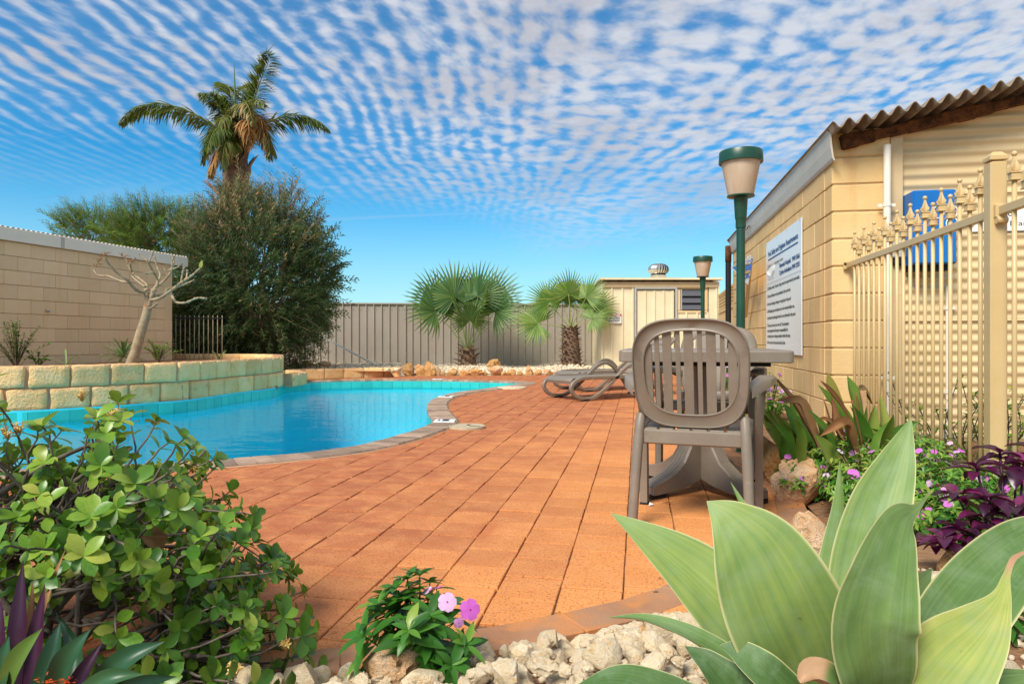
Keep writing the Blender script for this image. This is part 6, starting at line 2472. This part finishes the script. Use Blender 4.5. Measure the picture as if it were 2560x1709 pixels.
core = A20(592, 375)
FR = [([(592, 372, 0), (510, 300, -.3), (420, 262, -.5), (345, 268, -.6), (300, 310, -.6)], 260, .62, .35, .9), ([(596, 372, 0), (660, 312, .2), (730, 288, .3), (785, 298, .3), (822, 324, .3)], 230, .60, .35, 1.0),
      ([(600, 360, 0), (625, 280, .1), (650, 205, .0), (672, 150, -.2), (664, 128, -.5)], 230, .58, .42, .7), ([(590, 365, 0), (560, 290, -.3), (530, 240, -.5), (500, 232, -.8)], 190, .55, .5, 1.2),
      ([(590, 360, 0), (585, 290, .3), (575, 225, .5), (548, 205, .9)], 190, .55, .55, 1.0), ([(594, 360, 0), (600, 280, .5), (612, 220, .9), (640, 205, 1.4)], 180, .5, .5, 1.0),
      ([(592, 366, 0), (560, 320, -.9), (535, 330, -1.4), (515, 380, -1.7)], 180, .55, .45, 1.3), ([(592, 366, 0), (640, 320, -.6), (668, 340, -.9), (676, 400, -1.0)], 180, .52, .62, 1.3),
      ([(590, 366, 0), (545, 330, .4), (520, 350, .7), (505, 410, .8)], 90, .5, .55, 1.2), ([(596, 366, 0), (620, 290, -.4), (640, 250, -.8), (660, 262, -1.1)], 100, .5, .55, 1.0)]
FR += [([(592, 364, 0), (578, 296, -.6), (552, 300, -1.1), (540, 350, -1.3)], 150, .5, .58, 1.4), ([(594, 364, 0), (604, 270, -.7), (618, 262, -1.2), (634, 310, -1.5)], 150, .5, .62, 1.4),
       ([(594, 364, 0), (630, 310, .5), (662, 330, .8), (690, 390, .9)], 130, .5, .5, 1.4), ([(592, 366, 0), (570, 270, .2), (552, 245, .1), (528, 262, -.2)], 150, .5, .52, 1.2), ([(592, 372, 0), (572, 350, -1.0), (560, 372, -1.4), (556, 425, -1.5)], 100, .5, .6, 1.5)]
for i, (pth, nl_, lf, tn, hg) in enumerate(FR):
    feather([A20(*c) for c in pth], int(nl_ * 1.35), lf, tn, M['feather'], 200 + i, hg, .18)
DR = [([(594, 362, 0), (612, 300, -.8), (622, 318, -1.3), (622, 372, -1.4)], 60), ([(594, 362, 0), (640, 290, -.5), (655, 310, -.9), (660, 370, -1.0)], 100),
      ([(592, 380, 0), (552, 370, -.7), (535, 400, -.9), (525, 440, -.9)], 60)]
for i, (pth, nl_) in enumerate(DR):
    o = feather([A20(*c) for c in pth], nl_ * 2, .55, .5, M['dry_frond'], 300 + i, 1.4)
    o.name = 'dry_frond'
q = MB()
q.tube([A20(590, 372), A20(588, 250), A20(585, 158)], [.04, .03, .006], 6, tint=.5)
q.tube([A20(668, 130, -.2), A20(690, 106, -.2)], [.012, .004], 5, tint=.8)
q.tube([A20(666, 132, -.2), A20(667, 108, -.2)], [.012, .004], 5, tint=.8)
q.build('spear_leaf', M['feather'], fp)


# ------------------------------------------------------------------ leafy crowns
def crown_pts(n, c, rad, rr, shape=None, lo=.55):
    out = []
    while len(out) < n:
        v = Vector((rr.gauss(0, 1), rr.gauss(0, 1), rr.gauss(0, 1))).normalized()
        k = rr.uniform(lo ** 3, 1) ** (1 / 3)
        lump = 1 + .16 * mnoise.noise(v * 2.3 + Vector(c) * .37) + .10 * mnoise.noise(v * 6.1)
        p = Vector((v.x * rad[0], v.y * rad[1], v.z * rad[2])) * (k * lump)
        if shape and not shape(p, v):
            continue
        out.append((p, v, k))
    return out


# big narrow-leaved shrub
BD = 14.6
bc = cam((640 - 1280) * BD / F, BD, 0)
bs = thing('large_shrub', 'large dense shrub with narrow dark leaves and brown seed heads', 'shrub', bc)
rr = random.Random(77)
lv, tw = MB(), MB()
BZ = 1.95
shell = crown_pts(5000, (3, 1, 2), (1.58, 1.45, 2.02), rr, lambda p, v: p.z > -1.95, .45)
# a lower arm of the shrub leaning on the black fence
for p, v, k in crown_pts(1300, (5, 1, 2), (.62, .7, 1.05), rr, None, .3):
    shell.append((p + Vector((-1.12, -.1, -1.0)), v, k))
for p, v, k in shell:
    if BZ + p.z < 0.02:
        continue
    w = Vector((p.x, p.y, BZ + p.z))
    hz_ = (w.z / 3.9)
    dv = (v + Vector((rr.uniform(-.5, .5), rr.uniform(-.5, .5), rr.uniform(.0, .8) if hz_ > .55 else rr.uniform(-.4, .5)))).normalized()
    L = rr.uniform(.22, .42) * (1.15 if hz_ > .7 else 1)
    if k > .93 and rr.random() < .3:
        L *= 1.35
    tip = w + dv * L
    tw.tube([w, w + dv * L * .5 + Vector((0, 0, .01)), tip], [.006, .004, .002], 4, tint=.25 + .3 * hz_)
    nlf = rr.randrange(13, 19)
    # dry, brown seed heads gather on the upper twigs
    brown = max(0.0, min(1.0, (hz_ - .60) * 2.2 + rr.uniform(-.25, .2)))
    b_tw = rr.random() < brown * .75
    ga = rr.uniform(-.12, .12)
    for j in range(nlf):
        s = .12 + .88 * j / nlf
        q0 = w + dv * (L * s)
        o1 = dv.orthogonal().normalized(); o2 = dv.cross(o1)
        a = j * 2.4
        ld_ = dv * rr.uniform(.5, 1.0) + (o1 * math.cos(a) + o2 * math.sin(a)) * .8
        tn = rr.uniform(.05, .55) + ga
        if b_tw:
            tn = rr.uniform(.5, 1.0)
        elif rr.random() < .07:
            tn = rr.uniform(.6, .9)
        put_leaf(lv, q0, ld_, o1, rr.uniform(.08, .14), .026, 2, .2, .3, 'lance', min(1, max(0, tn)))
for k in range(46):
    a = rr.uniform(0, 6.28); e = rr.uniform(.25, 1.4)
    d_ = Vector((math.cos(a) * math.cos(e), math.sin(a) * math.cos(e), math.sin(e)))
    tip = Vector((d_.x * 1.5, d_.y * 1.35, BZ - .6 + d_.z * 2.3))
    b0 = Vector((rr.uniform(-.3, .3), rr.uniform(-.3, .3), 0))
    pth = catmull([b0, b0.lerp(tip, .45) + Vector((0, 0, .25)), tip], 5)
    tw.tube(pth, [lerp(.03, .006, i / 10) for i in range(11)], 5, tint=.6)
o = tw.build('twigs', M['twig'], bs)
lv.build('crown', M['bush'], bs)
q = MB(); q.tube([(0, 0, -.1), (.02, 0, .4), (.05, .02, .9)], [.13, .11, .08], 9); q.build('trunk', M['bark_grey'], bs)

# feathery light tree behind the tan building: three heads of foliage
for i, (px, py, rx, rz_, dd, lab) in enumerate(((395, 600, 1.15, 1.0, 19.5, 'light green feathery tree behind the tan building roof, beside the large shrub'), (250, 575, 1.0, .55, 20.5, 'light green feathery tree overhanging the middle of the tan building roof'))):
    w = P(px, py, dd)
    t = thing('feathery_tree', lab, 'tree', (w.x, w.y, 0), 0, 'feathery trees behind the tan building')
    rr = random.Random(500 + i)
    lv, tw = MB(), MB()
    for p, v, k in crown_pts(800 if i == 0 else 330, (i, 2, 5), (rx * 1.25, rx, rz_), rr, None, .2):
        c = Vector((p.x, p.y, w.z + p.z))
        dv = (v * .6 + Vector((rr.uniform(-.6, .6), rr.uniform(-.6, .6), rr.uniform(.1, 1)))).normalized()
        L = rr.uniform(.3, .6)
        tw.tube([c - dv * .1, c + dv * L], [.008, .003], 4, tint=.3)
        tn = rr.uniform(.2, .8)
        for j in range(22):
            q0 = c + dv * (L * j / 22)
            o1 = dv.orthogonal().normalized(); o2 = dv.cross(o1)
            a = j * 2.4
            put_leaf(lv, q0, dv * .9 + (o1 * math.cos(a) + o2 * math.sin(a)) * .7, o1, rr.uniform(.11, .19), .030, 2, .2, .2, 'lance', min(1, max(0, tn + rr.uniform(-.2, .25))))
    for k in range(14):
        a = rr.uniform(0, 6.28)
        tip = Vector((math.cos(a) * rx * .9, math.sin(a) * rx * .8, w.z + rr.uniform(-.3, .7) * rz_))
        tw.tube(catmull([(0, 0, w.z - 1.6), (tip.x * .35, tip.y * .35, w.z - .7), tip], 4), [.05, .045, .04, .03, .025, .02, .015, .01, .006], 5, tint=.3)
    tw.build('branches', M['twig'], t)
    lv.build('crown', M['far_tree'], t)
    q = MB(); q.tube([(0, 0, -.1), (.05, 0, w.z - 1.5)], [.16, .10], 9); q.build('trunk', M['bark_grey'], t)

# ------------------------------------------------------------------ bare frangipani in the planter
fg = thing('frangipani_tree', 'bare leaning frangipani with stubby pale branches in the planter', 'tree', (0, 0, 0))
FD = 9.3
def FP(px, py, dd=0.0):
    return P(px, py, FD + dd)
q = MB()
trunk = catmull([FP(325, 915), FP(338, 880), FP(352, 830), FP(366, 785), FP(370, 760)], 5)
q.tube(trunk, [lerp(.072, .050, i / 20) for i in range(21)], 12)
q.build('trunk', M['bark_pale'], fg)
BR = [  # branch polylines in the photograph with distance offsets
    ([(369, 765, 0), (367, 740, 0), (366, 722, 0)], .042, .036), ([(371, 766, 0), (379, 745, 0), (385, 722, 0)], .042, .036),
    ([(366, 730, 0), (345, 727, -.1), (328, 712, -.2), (318, 700, -.3), (285, 675, -.4), (262, 645, -.5)], .034, .012), ([(322, 706, -.2), (300, 702, -.1), (270, 690, .1), (245, 688, .2), (232, 672, .3)], .022, .011),
    ([(366, 724, 0), (365, 710, .1), (340, 690, .2), (325, 672, .3), (312, 642, .3)], .026, .012), ([(330, 680, .2), (326, 660, .1), (338, 645, 0)], .018, .012),
    ([(362, 716, 0), (345, 704, .3), (330, 690, .5), (327, 672, .5)], .024, .012),
    ([(385, 724, 0), (393, 712, 0), (392, 695, 0), (378, 670, -.1), (368, 650, -.2)], .028, .012), ([(392, 695, 0), (384, 682, -.3), (362, 684, -.4)], .016, .011), ([(372, 656, -.2), (384, 625, -.2)], .015, .012), ([(372, 656, -.2), (349, 636, -.2)], .014, .011),
    ([(384, 722, 0), (400, 690, .2), (393, 668, .3), (386, 640, .3)], .022, .012), ([(390, 718, 0), (415, 696, .2), (430, 668, .3), (436, 640, .4)], .024, .012), ([(412, 700, .2), (428, 680, .0), (430, 655, 0), (434, 640, 0)], .018, .012),
    ([(376, 750, 0), (400, 745, -.2), (425, 728, -.4), (455, 705, -.5), (478, 690, -.5), (500, 670, -.5)], .034, .013), ([(385, 740, 0), (410, 735, .2), (420, 722, .3), (450, 715, .4), (485, 700, .5)], .028, .013), ([(452, 708, -.4), (456, 685, -.4), (460, 668, -.4)], .017, .013), ([(466, 698, -.5), (468, 675, -.3)], .016, .012),
    ([(430, 740, -.2), (440, 755, -.3), (465, 756, -.4), (492, 745, -.5), (516, 746, -.5)], .026, .012), ([(372, 772, 0), (385, 765, -.2), (392, 760, -.2)], .02, .014), ([(420, 676, .1), (444, 668, .1), (454, 660, .1)], .015, .011), ([(420, 690, .1), (410, 668, .1)], .014, .011)]
for pl, r0, r1 in BR:
    C = catmull([FP(*p) for p in pl], 5)
    n = len(C)
    q = MB()
    r0, r1 = r0 * .72, r1 * .85
    q.tube(C, [lerp(r0, r1, i / (n - 1)) * (1 + .14 * math.sin(i * 2.3)) for i in range(n)], 9)
    # knobbly leaf scars towards the tip
    for i in range(max(1, n // 2), n):
        dr = (C[i] - C[i - 1]).normalized(); o1 = dr.orthogonal().normalized(); o2 = dr.cross(o1)
        for j in range(2):
            a = i * 2.1 + j * 3.1
            o_ = o1 * math.cos(a) + o2 * math.sin(a)
            rad = lerp(r0, r1, i / (n - 1))
            q.tube([C[i] + o_ * rad * .6, C[i] + o_ * rad * 1.45 + dr * .008], [.009, .005], 5)
    q.build('branch', M['bark_pale'], fg)
q = MB()
for (px, py) in ((245, 655), (262, 640), (305, 640), (312, 648), (240, 668), (318, 660)):
    w = FP(px, py, -.2)
    for k in range(3):
        q.tube(catmull([w, w + Vector((r5.uniform(-.06, .06), 0, .05)), w + Vector((r5.uniform(-.12, .12), .02, r5.uniform(-.02, .06)))], 4), .0035, 4)
q.build('dry_stalks', M['canna_dry'], fg)
q = MB(); put_leaf(q, FP(500, 672, -.5), (RT * .2 + UPV), CAMN, .12, .05, 4, .1, .2, 'lance', .9); q.build('leaf', M['canna'], fg, label='single green leaf at a branch tip')

# ------------------------------------------------------------------ small plants in the planter
def small_shrub(w, label, n, sp, hgt, leaf, mat, seed, tint=(.3, .9)):
    rr = random.Random(seed)
    t = thing('small_shrub', label, 'shrub', w)
    lv, tw = MB(), MB()
    for k in range(n):
        tip = Vector((rr.gauss(0, sp), rr.gauss(0, sp * .6), hgt * rr.uniform(.45, 1.0)))
        pth = catmull([(0, 0, 0), tip * .5 + Vector((0, 0, .05)), tip], 5)
        tw.tube(pth, [lerp(.007, .002, i / 10) for i in range(11)], 4, tint=.2)
        for p in pth[3:]:
            for j in range(4):
                put_leaf(lv, p, (rr.uniform(-1, 1), rr.uniform(-1, 1), rr.uniform(-.1, .7)), (0, 0, 1), leaf * rr.uniform(.6, 1.1), leaf * .5, 3, .2, .2, 'obovate', rr.uniform(*tint))
    tw.build('twigs', M['twig'], t)
    lv.build('leaves', M[mat], t, kind='stuff')
w = P(40, 900, 8.7); small_shrub((w.x, w.y, .42), 'dark green small-leaved shrub in the planter against the tan wall', 26, .16, .62, .045, 'ixora', 1, (.1, .6))
w = P(95, 900, 8.8); small_shrub((w.x, w.y, .42), 'low leafy sprig beside the dark shrub in the planter', 8, .10, .24, .045, 'ixora', 2, (.2, .7))
w = P(395, 900, 10.6); small_shrub((w.x, w.y, .42), 'light green feathery seedling behind the frangipani trunk', 16, .18, .42, .05, 'far_tree', 3, (.4, .9))


def yucca(w, label, n, L, seed, el0=.1, wd=.03):
    rr = random.Random(seed)
    t = thing('spiky_plant', label, 'plant', w)
    for k in range(n):
        a = k * 2.4
        e = rr.uniform(el0, 1.4)
        q = MB()
        put_leaf(q, (0, 0, .05), (math.cos(a) * math.cos(e), math.sin(a) * math.cos(e), math.sin(e)), (-math.cos(a) * math.sin(e), -math.sin(a) * math.sin(e), math.cos(e)), L * rr.uniform(.75, 1.1), wd, 5, .6, .4, 'strap', rr.random())
        q.build('leaf', M['yucca'], t)
w = P(308, 905, 9.6); yucca((w.x, w.y, .50), 'spiky grey-green rosette plant beside the frangipani trunk', 34, .34, 4, -.2)
w = P(165, 905, 8.6); yucca((w.x, w.y, .42), 'few thin strappy leaves showing above the planter wall', 5, .26, 5, .2, .022)
w = P(548, 900, 11.4); yucca((w.x, w.y, .42), 'small strappy plant in the planter corner', 5, .22, 6, .5, .04)


# ------------------------------------------------------------------ stones and boulders
def rock_mesh(seed, sub, mat, name, rough=.28, flat_=.75, facet=.0):
    bm = bmesh.new()
    bmesh.ops.create_icosphere(bm, subdivisions=sub, radius=1.0)
    rr = random.Random(seed)
    off = Vector((rr.uniform(0, 90), rr.uniform(0, 90), rr.uniform(0, 90)))
    cuts = [(Vector((rr.gauss(0, 1), rr.gauss(0, 1), rr.gauss(0, 1))).normalized(), rr.uniform(.55, .85)) for _ in range(9)]
    sx_, sy_ = rr.uniform(.8, 1.25), rr.uniform(.75, 1.1)
    for v in bm.verts:
        n = v.co.normalized()
        r_ = 1.0 + rough * mnoise.noise(n * 1.7 + off) + rough * .5 * mnoise.noise(n * 4.1 + off) + rough * .22 * mnoise.noise(n * 9.5 + off)
        p = n * r_
        for c, lim in cuts:          # broken flat faces
            d = p.dot(c)
            if d > lim:
                p -= c * (d - lim) * .85
        v.co = Vector((p.x * sx_, p.y * sy_, p.z * flat_))
    me = bpy.data.meshes.new(name)
    bm.to_mesh(me); bm.free()
    me.materials.append(mat)
    me.polygons.foreach_set('use_smooth', [True] * len(me.polygons))
    me.set_sharp_from_angle(angle=R(38))
    return me


WHITE = [rock_mesh(k, 4, M['stone_white'], 'stone', .34, .8) for k in range(12)]
rr = random.Random(9)
# white stones of the front bed: every one a stone of its own
placed = []
def near_ok(x, d, r_, z):
    for (a, b_, c, zz) in placed:
        if (a - x) ** 2 + (b_ - d) ** 2 + (zz - z) ** 2 < ((c + r_) * .80) ** 2:
            return False
    return True
def stone_label(x, d, r_, ed):
    size = 'large' if r_ > .040 else 'medium-sized' if r_ > .028 else 'small'
    if math.hypot(x + .21, d - 1.6) < .22:
        where = 'beside the leafy pink periwinkle'
    elif ed < .12:
        where = 'lying against the paver border'
    elif x > .55:
        where = 'under or beside the agave'
    elif x < -.42:
        where = 'between the periwinkle and the ixora'
    else:
        where = 'in the middle of the stone bed'
    return size + ' rough cream stone ' + where
tries = 0
while len(placed) < 300 and tries < 60000:
    tries += 1
    x, d = rr.uniform(-.74, 1.05), rr.uniform(1.36, 2.25)
    w = cam(x, d)
    if inside((w.x, w.y), PATIO):
        continue
    ed = dist_poly((w.x, w.y), bed_out, False)
    if ed < .025 or (x > .9 and d > 2.0):
        continue
    layer = rr.random() < .42
    r_ = rr.choice((rr.uniform(.017, .032), rr.uniform(.027, .048)))
    if ed < .10 and r_ < .035:
        r_ = .037
    z = bedh(w.x, w.y) + r_ * .35 + (.038 if layer and ed > .09 else 0)
    if not near_ok(x, d, r_, z):
        continue
    placed.append((x, d, r_, z))
    o = link('stone', WHITE[rr.randrange(12)], None, (w.x, w.y, z), None, label=stone_label(x, d, r_, ed), category='stone', group='white stones of the front bed')
    o.rotation_euler = (rr.uniform(-.5, .5), rr.uniform(-.5, .5), rr.uniform(0, 6.28))
    o.scale = (r_, r_, r_)
# small chips between them
q = MB()
low = rock_mesh(77, 1, M['gravel'], 'chip', .3, .8)
lv_ = [v.co.copy() for v in low.vertices]; lf_ = [tuple(p.vertices) for p in low.polygons]
for k in range(2600):
    x, d = rr.uniform(-.85, 1.3), rr.uniform(1.25, 2.5)
    w = cam(x, d)
    if inside((w.x, w.y), PATIO) or (x > .95 and d > 2.1):
        continue
    s = rr.uniform(.006, .016)
    m3 = Matrix.Rotation(rr.uniform(0, 6), 3, 'Z') @ Matrix.Rotation(rr.uniform(0, 6), 3, 'X')
    c = Vector((w.x, w.y, bedh(w.x, w.y) + s * .5))
    q.add([c + m3 @ v * s for v in lv_], lf_, rr.random())
q.build('gravel_chips', M['gravel'], kind='stuff', label='fine cream gravel chips between the white stones', category='gravel')

OR = [rock_mesh(300 + k, 4, M['stone_orange'], 'boulder', .36, .8) for k in range(5)]
PK = [rock_mesh(330 + k, 4, M['stone_pink'], 'boulder', .34, .75) for k in range(4)]
def boulder(px, py_base, wpx, hpx, kind, label, group=None, d=None, name='boulder', sink=.12, k=None):
    if d is None:
        d = CAM_H * F / (py_base - HZ)
    wd, hd = wpx * d / F, hpx * d / F
    w = cam((px - 1280) * d / F, d)
    z = CAM_H - (py_base - HZ) * d / F
    me = (OR if kind == 'o' else PK if kind == 'p' else WHITE)[rr.randrange(4) if k is None else k]
    o = link(name, me, None, (w.x, w.y, z + hd * (.5 - sink)), None, label=label, category='rock', group=group)
    o.rotation_euler = (rr.uniform(-.2, .2), rr.uniform(-.2, .2), rr.uniform(0, 6.28))
    o.scale = (wd * .52, wd * .46, hd * .72)
    return o
# bed edge by the table
boulder(1908, 1160, 86, 82, 'o', 'orange rock beside the canna, the one closest to the table', d=4.1)
boulder(1955, 1198, 112, 104, 'o', 'orange rock with pale patches at the bed edge below the canna leaves', d=3.75)
boulder(1998, 1250, 116, 122, 'p', 'tan and orange rock at the bed edge with dry leaf over it', d=3.35)
boulder(1870, 1118, 60, 40, 'p', 'small tan rock at the bed edge behind the table foot', d=4.8)
boulder(1840, 1085, 60, 40, 'o', 'small orange rock at the bed edge under the tall periwinkle', d=5.5)
boulder(2016, 1415, 150, 140, 'p', 'big pink and orange boulder behind the agave leaves', d=2.32)
boulder(1990, 1470, 130, 70, 'o', 'flat orange boulder below the pink one behind the agave', d=2.15)
boulder(2400, 1450, 150, 100, 'o', 'orange boulder below the purple plant', d=2.02)
boulder(2335, 1500, 110, 90, 'w', 'smooth cream boulder beside the orange one below the purple plant', d=1.86)
boulder(2520, 1560, 200, 160, 'p', 'large tan boulder right of the agave below the purple plant', d=1.72)
boulder(2340, 1600, 120, 110, 'p', 'brown streaked boulder between two agave leaves', d=1.62)
boulder(2060, 1560, 120, 110, 'w', 'cream boulder behind the tallest agave leaf', d=1.9)
boulder(2250, 1480, 90, 80, 'w', 'cream rock among periwinkles behind the agave', d=2.2)
boulder(972, 1709, 170, 100, 'p', 'flat angular tan rock under the leafy periwinkle', d=1.50, sink=.05)
boulder(1610, 1610, 56, 50, 'o', 'reddish stone among the white stones beside an agave leaf tip', d=1.80)

# far bed: orange rocks in a row, pale gravel behind
FARR = [(1022, 938, 34, 30), (1052, 939, 26, 28), (1073, 937, 24, 32), (1095, 938, 20, 22), (1133, 938, 30, 18), (1160, 938, 26, 14), (1188, 938, 30, 16), (1211, 938, 16, 12), (1240, 938, 40, 24),
        (1278, 938, 30, 14), (1300, 938, 20, 12), (1322, 938, 24, 26), (1346, 938, 26, 16), (1371, 938, 24, 16), (1395, 938, 24, 12), (1420, 938, 20, 10), (1448, 938, 22, 12), (1478, 938, 22, 12), (1108, 938, 14, 12), (1260, 940, 18, 12)]
for i, (px, py, w_, h_) in enumerate(FARR):
    boulder(px, py, w_ * 1.05, h_ * 1.1, 'o' if i % 5 != 3 else 'p', ('tall ' if h_ > 21 else 'wide flat ' if w_ > 25 else 'small ') + ('orange' if i % 5 != 3 else 'tan') + ' rock in the row edging the far gravel bed', 'orange rocks edging the far bed', d=15.45)
boulder(1234, 925, 34, 32, 'o', 'rounded orange boulder standing on gravel against the taupe fence', d=16.6)
for (px, py, w_, h_, lb_) in ((812, 922, 32, 22, 'tan boulder on gravel beside the large shrub'), (775, 918, 44, 18, 'long tan boulder under the edge of the large shrub'), (850, 924, 26, 12, 'small tan boulder between shrub and leaning pole')):
    boulder(px, py, w_, h_, 'p', lb_, d=15.6)
q = MB()
for k in range(5200):
    if k % 3:
        px, d = rr.uniform(1000, 1520), 15.6 + 3.2 * rr.random() ** 1.3
    else:
        px, d = rr.uniform(680, 1010), rr.uniform(14.6, 18.2)
    x = (px - 1280) * d / F
    w = cam(x, d)
    mound = .10 * math.exp(-((px - 1170) / 90) ** 2) + .13 * math.exp(-((px - 1425) / 80) ** 2) + .05 + (.12 if px < 1000 else 0)
    mound *= min(1, (d - 15.3) / 1.2) if px > 1000 else 1
    s = rr.uniform(.025, .055)
    m3 = Matrix.Rotation(rr.uniform(0, 6), 3, 'Z') @ Matrix.Rotation(rr.uniform(0, 6), 3, 'X')
    c = Vector((w.x, w.y, mound * rr.uniform(.75, 1.05)))
    q.add([c + m3 @ v * s for v in lv_], lf_, rr.random())
q.build('gravel', M['gravel'], kind='stuff', label='pale gravel of the far bed along the taupe fence', category='gravel')
# the mound the gravel lies on
q = MB()
nx_, ny_ = 60, 14
vs = []
for j in range(ny_):
    d = 14.4 + 4.8 * j / (ny_ - 1)
    for i in range(nx_):
        px = 640 + 900 * i / (nx_ - 1)
        mound = .10 * math.exp(-((px - 1170) / 90) ** 2) + .13 * math.exp(-((px - 1425) / 80) ** 2) + .04 + (.12 if px < 990 else 0)
        mound *= max(-.5, min(1, (d - 15.4) / 1.2)) if px > 990 else 1
        w = cam((px - 1280) * d / F, d)
        vs.append((w.x, w.y, mound - .02 if not (px > 990 and d < 15.4) else -.05))
fs = [(j * nx_ + i, j * nx_ + i + 1, (j + 1) * nx_ + i + 1, (j + 1) * nx_ + i) for j in range(ny_ - 1) for i in range(nx_ - 1)]
q.add(vs, fs)
q.build('far_bed_ground', M['gravel'], kind='structure')

# dry leaf litter along the bed edge and a little on the paving
q = MB()
for k in range(260):
    if k < 190:
        e = BED_EDGE[rr.randrange(len(BED_EDGE) // 3, len(BED_EDGE) - 14)]
        w = e + Vector((rr.gauss(0, .10), rr.gauss(0, .10), 0))
    else:
        w = cam(rr.uniform(-1.4, 1.0), rr.uniform(1.9, 5.5))
    if inside((w.x, w.y), POOL2) or dist_poly((w.x, w.y), POOL2) < .3:
        continue
    z = .004 if inside((w.x, w.y), PATIO) else bedh(w.x, w.y) + .012
    a = rr.uniform(0, 6.28)
    L = rr.uniform(.008, .028) if k < 190 else rr.uniform(.004, .013)
    put_leaf(q, (w.x, w.y, z), (math.cos(a), math.sin(a), .12), (0, 0, 1), L, L * rr.uniform(.25, .5), 3, rr.uniform(-.6, .9), .4, 'lance', rr.random())
q.build('leaf_litter', M['dry_leaf'], kind='stuff', label='scattered dry brown leaf litter along the bed edge', category='leaf litter')
